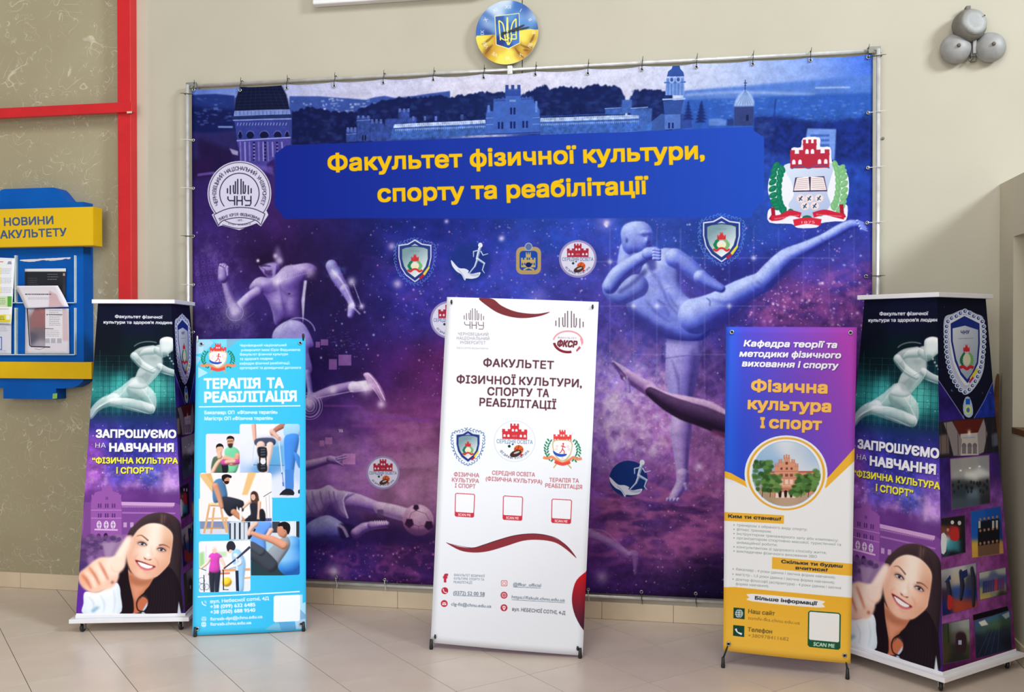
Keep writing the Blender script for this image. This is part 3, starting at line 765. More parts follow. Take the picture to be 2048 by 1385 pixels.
    for x, y, r, a in ((667, 1144, 7, .9), (1003, 477, 4, .8), (1213, 446, 4, .9), (1213, 452, 2, .9), (893, 443, 3, .7), (795, 568, 6, .7), (784, 493, 5, .6), (1398, 934, 5, .8), (1232, 890, 9, .5), (1225, 805, 12, .4), (1204, 1155, 8, .5)): c.dot(x, y, r, (230, 205, 245), a)
    for x, y, r in ((1210, 445, 12), (667, 1150, 22), (1075, 600, 14)): c.dot(x, y, r, (170, 120, 200), .4)
    # ------------------------------------------------ landscape strip
    c.clipfield([(370, 160), (1760, 90), (1760, 170), (1368, 182), (1368, 200), (1030, 205), (900, 215), (578, 215), (578, 196), (370, 194)], [(385, 180, (80, 110, 200)), (470, 180, (125, 145, 212)), (600, 178, (185, 188, 226)), (720, 175, (200, 200, 230)), (1000, 160, (212, 210, 234)), (1250, 150, (208, 210, 236)), (1400, 150, (196, 204, 236)), (1500, 150, (172, 188, 232)), (1600, 140, (145, 168, 228)), (1690, 125, (95, 135, 220)), (1745, 120, (40, 85, 210)), (1600, 165, (130, 160, 225))], 60, soft=.5)
    a = Crop(360, 80, .28877); d = Crop(880, 0, .28877); e = Crop(1360, 60, .30324)
    c.poly([(380, 190), (430, 188), (468, 191), (468, 300), (380, 330)], (32, 50, 125), soft=1); c.poly(a((75, 450), (200, 470), (380, 480), (380, 640), (75, 660)), (18, 26, 85), soft=3)
    c.poly([(578, 192), (640, 193), (700, 197), (730, 200), (750, 195), (770, 192), (790, 196), (830, 192), (900, 182), (900, 250), (578, 260)], (55, 80, 160), soft=1)
    rng = np.random.RandomState(5)
    for _ in range(150):
        x, y = 580+190*rng.rand(), 196+32*rng.rand()
        if rng.rand() < math.exp(-((x-690)/55)**2-((y-208)/14)**2)*1.3+.08: c.rect(x, y, x+2+5*rng.rand(), y+1.5+2.5*rng.rand(), (190, 205, 240), .35+.5*rng.rand(), soft=.3)
    for _ in range(40):
        x, y = 386+80*rng.rand(), 196+55*rng.rand(); c.rect(x, y, x+3+7*rng.rand(), y+1.2+1.5*rng.rand(), (110, 140, 215), .3+.3*rng.rand(), soft=.4)
    c.poly([(383, 262), (420, 268), (470, 262), (470, 330), (383, 350)], (40, 35, 95), soft=2); c.poly([(395, 275), (430, 290), (468, 300), (468, 345), (400, 345)], (30, 15, 60), .8, soft=4)
    c.stroke([(436, 254), (465, 254)], 3.5, (130, 150, 215), soft=.5)
    def trees(x0, x1, ytop, ybot, col, seed, rough=6, n=40):
        r_ = np.random.RandomState(seed); xs = np.linspace(x0, x1, n); top = np.interp(xs, [p[0] for p in ytop], [p[1] for p in ytop])+r_.rand(n)*rough-rough/2
        pts = list(zip(xs, top))+[(x1, ybot), (x0, ybot)]; c.poly(pts, col, soft=.8)
        for _ in range(n*3):
            x = x0+(x1-x0)*r_.rand(); t = np.interp(x, xs, top); y = t+4+(ybot-t-4)*r_.rand()
            v = r_.rand(); c.ell(x, y, 3+5*r_.rand(), 2+3*r_.rand(), (int(col[0]+35*v), int(col[1]+45*v), int(col[2]+60*v)), .35, soft=1)
    trees(583, 745, [(583, 222), (620, 215), (655, 222), (700, 225), (745, 222)], 290, (14, 22, 74), 31)
    trees(715, 905, [(715, 218), (760, 203), (800, 195), (850, 195), (880, 192), (905, 196)], 262, (15, 26, 80), 32)
    trees(870, 1020, [(870, 200), (925, 190), (980, 184), (1020, 186)], 262, (15, 30, 86), 33)
    trees(1040, 1110, [(1040, 192), (1075, 175), (1090, 170), (1110, 186)], 262, (14, 28, 84), 34)
    trees(1100, 1250, [(1100, 180), (1125, 172), (1160, 176), (1190, 170), (1240, 172), (1250, 195)], 262, (14, 28, 84), 35)
    trees(1255, 1345, [(1255, 205), (1270, 180), (1310, 180), (1345, 186)], 262, (15, 30, 86), 36)
    # right-hand plain
    c.poly([(1368, 186), (1745, 150), (1745, 255), (1368, 262)], (85, 125, 205), .75, soft=3)
    c.poly([(1368, 182), (1500, 172), (1640, 160), (1745, 150), (1745, 168), (1368, 196)], (80, 120, 205), soft=2)
    c.stroke([(1370, 190), (1480, 184), (1630, 190)], 5, (165, 185, 230), .7, soft=1.5); c.stroke([(1630, 176), (1700, 175)], 3, (175, 195, 235), .8, soft=.7)
    c.poly([(1368, 200), (1500, 196), (1620, 190), (1745, 186), (1745, 260), (1368, 262)], (40, 85, 180), .85, soft=2)
    for _ in range(120):
        x, y = 1380+350*rng.rand(), 196+42*rng.rand(); c.rect(x, y, x+2+10*rng.rand()**2, y+1+1.6*rng.rand(), (130, 165, 230), .2+.4*rng.rand(), soft=.4)
    c.poly([(1510, 236), (1560, 232), (1640, 246), (1745, 232), (1745, 330), (1700, 345), (1528, 300), (1510, 262)], (22, 42, 120), soft=3)
    c.noise(.35, 8, 4, 41, box=[(1500, 230), (1745, 230), (1745, 345), (1528, 345)], soft=4)
    c.stroke(e((630, 455), (618, 605)), 2, (22, 45, 120), soft=.4)
    c.poly(e((840, 650), (1030, 655), (1020, 860), (900, 850), (830, 720)), (110, 145, 220), soft=.6)
    for k in range(4): c.rect(*e.p(860, 690+k*32), *e.p(985, 704+k*32), (45, 80, 170), .8, soft=.4)
    c.poly(e((560, 900), (900, 860), (1245, 880), (1260, 1040), (1100, 1200), (560, 1200)), (38, 75, 180), .7, soft=6)
    c.noise(.25, 12, 4, 42, box=[(1528, 330), (1745, 330), (1745, 440), (1528, 440)], soft=4)
    # left domed tower
    c.poly(a((415, 318), (700, 312), (735, 380), (757, 480), (375, 490), (385, 400)), (14, 20, 52), smooth=0, soft=.5)
    for k in range(7): c.stroke(a((385+3*k, 470-22*k), (752-5*k, 462-22*k)), .8, (35, 50, 100), .6)
    for k in range(9): c.stroke(a((440+28*k, 320), (395+42*k, 482)), .8, (35, 50, 100), .5)
    c.poly(a((375, 490), (757, 480), (765, 515), (370, 528)), (120, 140, 205)); 
    for k in range(14): c.stroke(a((385+27*k, 492), (385+27*k, 520)), 1.6, (70, 90, 165), .7)
    c.poly(a((360, 528), (775, 513), (772, 540), (365, 552)), (30, 45, 100)); c.stroke(a((365, 556), (770, 545)), 2.4, (130, 150, 215))
    c.poly(a((375, 560), (768, 550), (765, 690), (395, 700)), (52, 62, 145)); 
    for k in range(17): c.stroke(a((400+21*k, 572), (394+21*k, 592)), 1.6, (150, 165, 225), .8)
    for x, w in ((415, 12), (485, 26), (583, 30), (675, 26), (740, 13)):
        c.ell(*a.p(x, 660), w*.2888, 24*.2888, (14, 18, 55)); c.ring(*a.p(x, 655), w*.30, 26*.29, 1.2, (110, 120, 195), .7, 180, 360)
    c.poly(a((390, 690), (765, 668), (765, 720), (700, 760), (655, 830), (640, 915), (430, 860)), (70, 65, 150))
    c.stroke(a((390, 697), (765, 675)), 2.5, (140, 150, 215))
    for k in range(10):
        x = 415+32*k; c.stroke(a((x, 705), (x+4, 840-max(0, k-6)*30)), 3.2, (150, 140, 215) if k % 2 else (120, 110, 190), .85)
    for x in (510, 588, 670):
        for k in range(6): c.rect(*a.p(x-6, 705+k*24), *a.p(x+8, 718+k*24), (22, 22, 70))
    c.poly(a((600, 860), (655, 820), (660, 930), (600, 950)), (45, 30, 100), soft=1); c.poly(a((90, 830), (240, 810), (200, 950), (90, 960)), (38, 18, 70), soft=3); c.stroke(a((120, 935), (240, 920)), 5, (110, 85, 170), .8, soft=1)
    c.poly(a((440, 850), (640, 880), (650, 940), (560, 900)), (120, 95, 190), .6, soft=2); c.poly(a((340, 750), (400, 770), (400, 800), (360, 790)), (190, 180, 230), .8, soft=1)
    # left castle
    CB = (50, 72, 150)
    for q in (((1150, 620), (1225, 610), (1225, 705), (1152, 708)), ((1225, 540), (1320, 530), (1318, 700), (1228, 705)), ((1318, 565), (1400, 560), (1420, 600), (1395, 698), (1318, 700)), ((1420, 550), (1640, 535), (1640, 585), (1480, 600), (1420, 620)), ((1512, 485), (1590, 480), (1590, 540), (1512, 545)), ((1640, 540), (1480, 700), (1400, 698), (1420, 600))):
        c.poly(a(*q), CB, soft=.3)
    for x in (1155, 1180, 1205, 1228, 1262, 1298, 1325, 1355, 1385, 1515, 1545, 1575, 1610, 1690, 1765): c.rect(*a.p(x, 605 if x < 1210 else (525 if x < 1310 else (550 if x < 1400 else (475 if x < 1600 else 530)))), *a.p(x+16, 640 if x < 1210 else (545 if x < 1310 else (580 if x < 1400 else (500 if x < 1600 else 560)))), (85, 105, 180))
    c.stroke(a((1225, 560), (1320, 555)), 1.5, (110, 130, 200)); c.stroke(a((1152, 655), (1225, 650)), 1.3, (110, 130, 200))
    for x in (1262, 1280): c.rect(*a.p(x, 660), *a.p(x+10, 698), (15, 20, 60))
    # wings and roofs
    c.poly([(787, 251), (971, 243), (974, 270), (780, 280)], (58, 95, 175)); c.poly([(789, 249), (971, 240), (971, 247), (787, 256)], (185, 200, 235)); 
    c.poly([(1079, 238), (1280, 230), (1290, 262), (1080, 270)], (58, 98, 182)); c.poly([(1080, 236), (1278, 229), (1278, 237), (1080, 244)], (175, 195, 235))
    for k in range(48):
        x = 790+k*3.8; c.poly([(x, 256-.04*(x-790)+3), (x+1.9, 261-.04*(x-790)+3), (x+3.8, 256-.04*(x-790)+3)], (150, 170, 220), .8); c.stroke([(x, 250-.043*(x-790)), (x, 254-.043*(x-790))], .9, (95, 120, 185), .8)
    for k in range(52):
        x = 1081+k*3.8; c.poly([(x, 245-.037*(x-1081)+3), (x+1.9, 250-.037*(x-1081)+3), (x+3.8, 245-.037*(x-1081)+3)], (140, 165, 220), .8); c.stroke([(x, 237-.037*(x-1081)), (x, 241-.037*(x-1081))], .9, (95, 120, 185), .8)
    c.stroke([(1080, 233), (1210, 228)], 2, (40, 70, 150)); c.rect(1210, 217, 1250, 229, (55, 90, 170)); c.stroke([(1209, 217), (1251, 215)], 1.5, (120, 150, 215)); c.rect(921, 229, 927, 240, (60, 80, 150))
    for q in (((1260, 690), (1330, 690), (1328, 780), (1255, 785)), ((1380, 755), (1470, 750), (1465, 840), (1440, 905), (1370, 905)), ((1320, 750), (1450, 745), (1380, 800), (1320, 795))): c.poly(d(*q), (62, 98, 180), soft=.4)
    c.poly(d((1465, 840), (1380, 905), (1555, 905), (1555, 820)), (60, 105, 190), soft=.6); c.stroke(d((1320, 750), (1440, 742)), 1.5, (150, 175, 225))
    c.noise(.28, 5, 3, 93, box=[(690, 225), (1300, 215), (1300, 270), (690, 290)], soft=2)
    # centre tower house
    M_ = (62, 98, 185)
    c.poly(d((318, 800), (330, 735), (345, 735), (350, 770), (368, 770), (372, 690), (452, 680), (452, 615), (470, 615), (557, 615), (560, 680), (640, 675), (650, 700), (690, 760), (693, 925), (315, 932)), M_, soft=.3)
    for x in (452, 492, 535): c.rect(*d.p(x, 588), *d.p(x+22, 622), (50, 72, 150))
    c.rect(*d.p(452, 625), *d.p(558, 665), (45, 75, 160)); c.stroke(d((370, 700), (452, 695)), 2, (40, 65, 145)); c.stroke(d((560, 690), (650, 685)), 2, (40, 65, 145))
    for x, y in ((372, 685), (400, 680), (430, 672), (565, 672), (592, 668), (620, 668), (640, 690), (664, 705)): c.rect(*d.p(x, y), *d.p(x+12, y+22), (58, 85, 165))
    c.rect(*d.p(330, 730), *d.p(345, 780), (85, 120, 200)); c.rect(*d.p(660, 700), *d.p(674, 780), (95, 130, 205))
    for x, y in ((485, 745), (508, 745), (400, 845), (424, 845), (485, 842), (508, 842), (570, 838), (595, 838)): c.rect(*d.p(x, y), *d.p(x+14, y+48), (18, 35, 100))
    for y in (865, 820): c.stroke(d((318, y), (368, y-3)), 1.2, (120, 150, 220)); c.stroke(d((640, y-3), (692, y-6)), 1.2, (120, 150, 220))
    c.stroke(d((315, 932), (694, 916)), 2, (35, 60, 140)); c.rect(*d.p(480, 690), *d.p(525, 705), (150, 180, 230), .6)
    # slim tower on the right and onion dome
    c.poly(d((1555, 790), (1665, 780), (1665, 890), (1555, 900)), (78, 112, 190)); c.poly(d((1545, 700), (1690, 690), (1665, 790), (1555, 795)), (45, 75, 150)); 
    c.poly(d((1470, 840), (1530, 790), (1555, 790), (1555, 905), (1465, 905)), (55, 85, 160)); c.poly(d((1665, 790), (1740, 790), (1745, 885), (1665, 890)), (45, 70, 150))
    c.poly(d((1560, 660), (1568, 540), (1690, 535), (1692, 660)), (110, 145, 215)); 
    for k in range(5): c.stroke(d((1580+24*k, 545), (1580+24*k, 660)), 1.3, (60, 95, 175), .9)
    c.poly(d((1552, 568), (1702, 562), (1702, 572), (1552, 578)), (70, 105, 185)); c.ell(*d.p(1605, 550), 6, 8, (150, 175, 230)); c.ell(*d.p(1650, 548), 6, 8, (150, 175, 230)); c.ell(*d.p(1605, 552), 3, 4, (50, 80, 160)); c.ell(*d.p(1650, 550), 3, 4, (50, 80, 160))
    c.poly(d((1572, 530), (1580, 495), (1605, 475), (1612, 450), (1658, 450), (1664, 475), (1685, 498), (1692, 528)), (48, 78, 155)); c.stroke(d((1540, 690), (1700, 682)), 3, (150, 180, 230))
    for x in (1580, 1605): c.rect(*d.p(x, 850), *d.p(x+14, 890), (20, 40, 110))
    for x, y, h in ((1720, 700, 150), (1812, 700, 150), (1385+420, 720, 120)):
        for k in range(6): c.poly(d((x-8-7*k, y+20+22*k), (x, y+22*k-8), (x+8+7*k, y+20+22*k)), (22, 42, 110), soft=.6)
    c.poly(e((355, 505), (362, 470), (390, 425), (430, 392), (470, 425), (490, 470), (488, 505)), (150, 175, 222), soft=.3)
    for k in range(7): c.stroke(e((430, 395), (372+19*k, 500)), 1, (95, 125, 185), .8)
    c.poly(e((358, 508), (486, 505), (482, 632), (358, 632)), (48, 62, 120)); c.stroke(e((356, 506), (488, 503)), 2, (90, 115, 180)); c.rect(*e.p(435, 560), *e.p(452, 600), (20, 30, 80))
    c.stroke(e((431, 330), (429, 395)), 1.6, (28, 45, 110)); c.stroke(e((420, 350), (443, 350)), 1.4, (28, 45, 110)); c.stroke(e((424, 365), (438, 365)), 1.2, (28, 45, 110))
    trees(1508, 1545, [(1508, 236), (1545, 234)], 275, (24, 42, 112), 37, n=14)
    c.poly(e((190, 588), (270, 585), (310, 598), (300, 632), (190, 632)), (90, 125, 200), soft=.6); c.poly(e((310, 590), (355, 585), (355, 632), (310, 632)), (35, 55, 120), soft=.5)
    # ------------------------------------------------ kicking gymnast
    k = Crop(1180, 400, .33219); k2 = Crop(1150, 700, .39007)
    C1 = ((22, 24, 106), (82, 98, 204), (186, 202, 252)); C2 = ((75, 50, 125), (150, 120, 200), (215, 190, 232)); Ld = (-.45, -.55, .6); s_ = .33219
    def KL(p, r, cols=C1, **kw): c.limb(k(*p), [q*s_ for q in r], cols, L=kw.pop('L', Ld), **kw)
    # standing leg
    c.limb(k((575, 760), (565, 900), (552, 1040), (545, 1200)), [34, 34, 31, 22], ((55, 45, 120), (125, 110, 195), (190, 180, 232)), L=Ld)
    c.limb(k2((545, 300), (548, 340), (542, 420), (545, 520), (548, 620)), [20, 19, 21, 15, 11], C2, L=Ld)
    c.limb(k2((552, 640), (545, 690), (505, 762)), [12, 11, 9], C2, L=Ld); c.limb(k2((565, 690), (572, 715)), [4, 3], C2)
    for q in range(4): c.limb(k2((475+18*q, 766), (472+18*q, 772)), [3.4, 2.6], C2, soft=.2)
    c.poly(k((450, 820), (650, 830), (655, 930), (445, 955)), (165, 160, 225), .35, soft=2); c.stroke(k((446, 955), (655, 928)), 1.5, (75, 65, 150), .8, soft=.5)
    # torso
    c.body(k((215, 600), (235, 520), (300, 440), (330, 380), (420, 300), (500, 295), (570, 345), (540, 440), (545, 530), (590, 590), (680, 625), (740, 700), (720, 800), (650, 850), (450, 830), (330, 750), (240, 690)), C1, L=Ld, puff=(4, 12), bumps=[(*k.p(300, 480), 26, 18, 9, .5), (*k.p(450, 400), 22, 24, 8), (*k.p(500, 560), 18, 10, 4, .7), (*k.p(420, 640), 26, 14, 5, .6), (*k.p(370, 560), 20, 12, 4, .6), (*k.p(600, 680), 26, 20, 6)], gain=1.1, amb=.05)
    for q, wd, al in ((((345, 470), (400, 455), (430, 500), (425, 560)), [2, 4, 4, 2], .5), (((430, 400), (500, 420), (530, 390)), [2, 4, 2], .4), (((455, 430), (470, 500), (540, 520)), [2, 3, 2], .35)): c.stroke(k(*q), wd, (52, 58, 160), al, smooth=4, soft=1.8)
    c.stroke(k((345, 400), (430, 520), (470, 620), (540, 700)), [3, 5, 4, 2], (50, 55, 150), .75, smooth=4, soft=1.5)
    c.poly(k((330, 370), (400, 340), (400, 420), (370, 430)), (38, 42, 130), .85, soft=2); c.stroke(k((255, 690), (380, 760), (500, 820)), 14, (42, 40, 130), .8, smooth=4, soft=4)
    c.stroke(k((440, 545), (480, 530), (520, 530)), 2, (60, 65, 160), .6, soft=1); c.stroke(k((400, 600), (470, 640), (540, 640)), 2, (60, 65, 160), .5, soft=1)
    DB = (34, 34, 112); LB = (188, 202, 248)
    c.poly(k((390, 350), (500, 310), (525, 420), (525, 520), (600, 610), (560, 640), (470, 560), (420, 470)), LB, .38, soft=4, smooth=3)
    c.poly(k((300, 470), (380, 430), (430, 520), (420, 590), (340, 600), (290, 550)), LB, .30, soft=4, smooth=3)
    c.poly(k((225, 600), (300, 690), (440, 780), (600, 830), (640, 860), (450, 850), (300, 790), (220, 690)), DB, .75, soft=5, smooth=3)
    c.poly(k((240, 500), (330, 410), (345, 440), (300, 500), (240, 560)), DB, .6, soft=2.5, smooth=3)
    for q in (((400, 600), (450, 640), (475, 700)), ((330, 600), (400, 680), (480, 740)), ((470, 560), (500, 620), (560, 690))): c.stroke(k(*q), [2, 4, 2], DB, .45, smooth=4, soft=1.6)
    for q in (((420, 470), (450, 540)), ((560, 640), (620, 660)), ((350, 520), (400, 560))): c.stroke(k(*q), [2, 5, 2], (220, 228, 252), .35, smooth=0, soft=2)
    # raised leg
    KL([(640, 700), (760, 650), (900, 560), (1050, 490)], [105, 90, 72, 56]); 
    KL([(1030, 500), (1100, 430), (1180, 350), (1300, 290), (1430, 225)], [56, 60, 52, 38, 27]); KL([(1420, 230), (1500, 185), (1570, 150), (1640, 150)], [30, 33, 28, 16])
    for q in range(4): KL([(1610+8*q, 128+16*q), (1655+5*q, 150+13*q)], [9, 6], soft=.2)
    c.stroke(k((720, 600), (850, 620), (1000, 560), (1060, 520)), [3, 7, 7, 3], (55, 62, 165), .7, smooth=4, soft=2.5); c.poly(k((720, 700), (830, 640), (960, 600), (830, 720), (720, 780)), (50, 48, 150), .55, smooth=3, soft=4)
    c.stroke(k((1000, 490), (1040, 520), (1040, 545)), 4, (60, 68, 170), .6, smooth=3, soft=1.5); c.stroke(k((700, 590), (722, 610), (720, 640)), 2, (45, 50, 140), .8, smooth=3, soft=.6)
    c.stroke(k((700, 790), (860, 700), (970, 620), (1060, 555)), [26, 20, 12, 6], DB, .6, smooth=4, soft=4); c.stroke(k((1080, 530), (1200, 420), (1320, 330), (1430, 262)), [3, 8, 5, 2], DB, .55, smooth=4, soft=2)
    c.stroke(k((780, 590), (900, 520), (1010, 455)), [3, 8, 3], (225, 232, 252), .35, smooth=4, soft=3); c.stroke(k((1110, 390), (1200, 320), (1330, 265)), [2, 6, 2], (215, 224, 252), .35, smooth=4, soft=2); c.stroke(k((620, 900), (615, 1050), (600, 1200)), [8, 10, 5], (50, 38, 110), .45, smooth=4, soft=3); c.stroke(k((490, 960), (530, 1080), (540, 1200)), [3, 6, 4], (60, 48, 130), .4, smooth=4, soft=2)
    # far arm
    KL([(510, 350), (590, 400), (665, 465)], [56, 50, 40]); KL([(665, 465), (720, 500), (790, 535)], [40, 34, 24]); c.stroke(k((520, 380), (560, 460), (700, 560)), [8, 6, 3], (45, 48, 140), .7, smooth=3, soft=2)
    # head
    KL([(230, 300), (225, 380)], [52, 60]); KL([(290, 320), (270, 370)], [34, 40], ((25, 28, 100), (60, 70, 165), (110, 130, 210)))
    c.body(k((188, 240), (186, 190), (210, 148), (265, 130), (325, 133), (362, 160), (375, 195), (372, 232), (375, 262), (362, 290), (345, 322), (315, 330), (270, 318), (235, 330), (200, 300)), C1, L=(-.3, -.6, .7), puff=(5, 10), bumps=[(*k.p(345, 245), 5, 8, 4), (*k.p(335, 200), 12, 4, 3)])
    c.ell(*k.p(218, 244), 5, 8, (120, 138, 215), soft=.5); c.ell(*k.p(221, 245), 2.4, 4.5, (70, 80, 165), soft=.5); c.ell(*k.p(331, 218), 4.2, 1.6, (60, 68, 150), .8, rot=.15, soft=.5); c.ell(*k.p(363, 217), 2.2, 1.2, (60, 68, 150), .8, soft=.4); c.stroke(k((312, 202), (330, 194), (350, 202)), 1.6, (90, 102, 185), .7, smooth=3, soft=.6); c.stroke(k((315, 205), (345, 206)), 1.6, (70, 80, 160), smooth=0, soft=.4)
    c.stroke(k((352, 225), (370, 260), (350, 270)), 1.6, (75, 85, 170), .8, smooth=3, soft=.5); c.ell(*k.p(345, 291), 5, 1.7, (70, 60, 140)); c.poly(k((250, 230), (300, 260), (310, 320), (250, 310)), (55, 62, 160), .22, soft=3)
    # folded arm and fist
    KL([(280, 520), (180, 570), (125, 540)], [70, 62, 48], ((30, 32, 115), (80, 95, 190), (160, 175, 232))); KL([(120, 520), (170, 450), (260, 380), (350, 330)], [46, 50, 42, 34]); KL([(350, 325), (390, 320)], [38, 36])
    for q in range(4): KL([(385, 300+18*q), (418, 306+17*q)], [11, 10], soft=.2)
    c.stroke(k((170, 560), (260, 500), (330, 430)), [7, 9, 6], (38, 40, 125), .75, smooth=4, soft=2.5)
    c.dot(*k.p(420, 600), 60, (130, 120, 230), .25)
    # measuring grid over the figure
    for x in (120, 262, 403, 545, 690, 838, 985, 1135, 1285, 1440, 1590): c.stroke(k((x, 120 if x > 1200 else 170), (x, 640 if x > 1000 else 1330)), 1.1, (175, 170, 235), .32 if x > 700 else .45, soft=.4)
    for y, xa, xb in ((372, 30, 260), (350, 560, 1500), (640, 60, 1100), (932, 260, 820)): c.stroke(k((xa, y), (xb, y)), 1.3, (185, 175, 235), .38, soft=.5)
    for x, y in ((120, 372), (262, 640), (403, 640), (838, 640), (985, 350)): c.dot(*k.p(x, y), 3.2, (220, 215, 250), .7)
    # diving figure: bare arm over dark sleeve
    c.limb(k2((192, 62), (235, 100), (262, 130)), [3, 8, 11], C2, L=(.1, -.8, .5)); c.limb(k2((262, 130), (310, 160), (385, 205)), [12, 12, 14], ((70, 40, 95), (150, 110, 175), (210, 175, 220)), L=(.2, -.8, .5)); c.limb(k2((262, 150), (272, 180), (278, 215)), [6, 4, 2.5], C2); c.stroke(k2((195, 65), (250, 125), (262, 150)), 3, (60, 35, 85), .7, smooth=3, soft=.8)
    c.limb(k2((380, 205), (460, 250), (560, 275), (680, 300), (790, 360), (960, 430)), [11, 13, 15, 14, 14, 16], ((90, 50, 105), (165, 120, 180), (220, 185, 222)), L=(.2, -.85, .45))
    c.limb(k2((385, 215), (470, 270), (560, 312), (660, 345), (780, 395), (960, 470)), [9, 15, 19, 20, 20, 24], ((28, 14, 40), (58, 34, 72), (95, 65, 110)), L=(.2, -.85, .45)); c.stroke(k2((700, 420), (780, 440)), 10, (125, 60, 110), .8, soft=2)
    # faint swimmer leg bottom left of this part
    c.limb(k2((70, 945), (160, 980), (280, 1055)), [11, 8, 6], ((85, 50, 125), (150, 110, 185), (205, 170, 220)), alpha=.75); c.limb(k2((280, 1050), (310, 1055), (308, 1150)), [6, 8, 2], ((85, 50, 125), (140, 95, 175), (190, 150, 210)), alpha=.6); c.stroke(k2((70, 920), (150, 930), (210, 980), (275, 1045)), 2, (190, 150, 215), .6, smooth=3, soft=.6); c.stroke(k2((75, 755), (180, 765)), 5, (170, 130, 200), .5, soft=2)
    # ------------------------------------------------ runner on the left
    n = Crop(360, 440, .28877); q_ = .28877
    P1 = ((42, 22, 88), (112, 84, 170), (208, 192, 238)); P2 = ((70, 45, 130), (130, 110, 195), (200, 195, 240))
    def NL(p, r, cols=P1, **kw): c.limb(n(*p), [v*q_ for v in r], cols, L=kw.pop('L', (-.4, -.5, .6)), **kw)
    rng = np.random.RandomState(3)
    for ringr in range(4):
        for m_ in range(14):
            t = math.radians(-70+m_*15+ringr*4); x = 60+(90+ringr*52)*math.cos(math.radians(100))*0+ (110+ringr*55)*math.sin(t)*.9; y = 430-(60+ringr*0)+(-200+m_*48)
            x = 110+ringr*45+ (m_*m_)*.9; y = 260+m_*38-ringr*6
            if y < 790: 
                if m_ % 2: c.ring(*n.p(x, y), 3.2, 4, .9, (160, 130, 215), .35)
                else: c.stroke(n((x-8, y-10), (x-8, y+12), (x+10, y+12), (x+10, y-10), (x-8, y-10)), .9, (160, 130, 215), .3)
    NL([(660, 300), (650, 380)], [55, 60], ((40, 20, 70), (95, 70, 140), (150, 125, 190)))
    c.body(n((480, 480), (510, 420), (560, 395), (640, 400), (720, 325), (800, 310), (890, 300), (945, 330), (940, 360), (880, 400), (850, 480), (845, 600), (850, 730), (760, 690), (665, 730), (640, 640), (610, 560), (560, 500)), P1, L=(-.5, -.5, .6), puff=(4, 12), bumps=[(*n.p(590, 440), 20, 16, 6), (*n.p(760, 430), 22, 16, 6), (*n.p(870, 345), 12, 10, 4), (*n.p(700, 600), 12, 22, 4), (*n.p(790, 600), 12, 22, 3)], gain=1.1, amb=.05)
    c.stroke(n((530, 470), (600, 505), (680, 480)), [2, 5, 2], (72, 48, 125), .5, smooth=4, soft=2); c.stroke(n((700, 480), (770, 530), (835, 500)), [2, 5, 2], (72, 48, 125), .5, smooth=4, soft=2)
    for q in (((660, 590), (740, 580)), ((665, 640), (745, 635)), ((760, 585), (820, 575)), ((765, 640), (825, 630))): c.stroke(n(*q), [1.5, 3], (80, 58, 140), .4, soft=1.6)
    c.stroke(n((690, 440), (710, 560), (740, 690)), 4, (75, 55, 135), .5, smooth=3, soft=2); c.poly(n((860, 420), (880, 420), (868, 520), (860, 640), (852, 720), (842, 560)), (225, 215, 245), .85, soft=.6); c.poly(n((620, 560), (690, 620), (680, 700), (650, 660)), (70, 55, 140), .5, soft=3)
    c.ell(*n.p(757, 512), 3, 2, (90, 50, 110)); c.dot(*n.p(670, 430), 6, (230, 190, 235), .7); c.dot(*n.p(900, 360), 8, (225, 200, 245), .6)
    # head, turned down
    c.ell(*n.p(600, 240), 42, 26, (38, 20, 68), .85, soft=10)
    c.body(n((545, 320), (560, 300), (620, 295), (665, 300), (690, 340), (660, 380), (600, 390), (570, 360)), P1, L=(-.5, -.4, .6), puff=(3, 6)); c.poly(n((528, 300), (535, 265), (570, 240), (630, 228), (680, 250), (690, 290), (650, 292), (600, 305), (555, 325)), (34, 16, 58), smooth=4, soft=2); c.stroke(n((672, 185), (678, 230), (684, 300)), [3, 11, 14], (175, 150, 212), .6, smooth=4, soft=3); c.dot(*n.p(660, 250), 3.5, (235, 215, 248), .7); c.dot(*n.p(690, 285), 5, (215, 190, 240), .6); c.stroke(n((560, 330), (590, 345), (588, 362), (605, 372)), [1, 2, 2, 1], (70, 45, 110), .8, smooth=3, soft=.6); c.stroke(n((556, 322), (590, 318), (630, 322)), [2, 4, 2], (50, 30, 85), .8, smooth=3, soft=.8); c.poly(n((640, 330), (665, 300), (660, 390), (640, 400)), (175, 155, 215), .8, soft=1)
    c.dot(*n.p(540, 283), 2.4, (255, 230, 250), .95); c.poly(n((590, 350), (640, 350), (620, 385), (590, 375)), (60, 35, 90), .7, soft=1)
    # near arm
    NL([(540, 500), (480, 540), (400, 620)], [42, 40, 44]); NL([(392, 640), (350, 560), (310, 440)], [42, 36, 24]); NL([(298, 400), (300, 340)], [42, 42])
    for m_ in range(4): NL([(280+16*m_, 312+6*m_), (330, 330+18*m_)], [11, 10], soft=.2)
    c.dot(*n.p(380, 640), 16, (200, 185, 240), .75); c.ring(*n.p(380, 640), 17, 17, 1.2, (200, 185, 240), .6); c.stroke(n((270, 560), (400, 700), (520, 640)), 1, (150, 130, 210), .4, smooth=3)
    # detached forearm
    NL([(1050, 320), (1090, 400), (1140, 480)], [44, 44, 34], P2, alpha=.9); NL([(1140, 480), (1180, 560), (1195, 600)], [34, 24, 20], P2); NL([(1190, 610), (1180, 660)], [30, 22], P2); c.stroke(n((1195, 600), (1250, 655)), 3, (180, 165, 225), .8, soft=.8); c.stroke(n((1050, 340), (1130, 440), (1210, 600)), [5, 4, 2], (210, 205, 245), .7, smooth=3, soft=1)
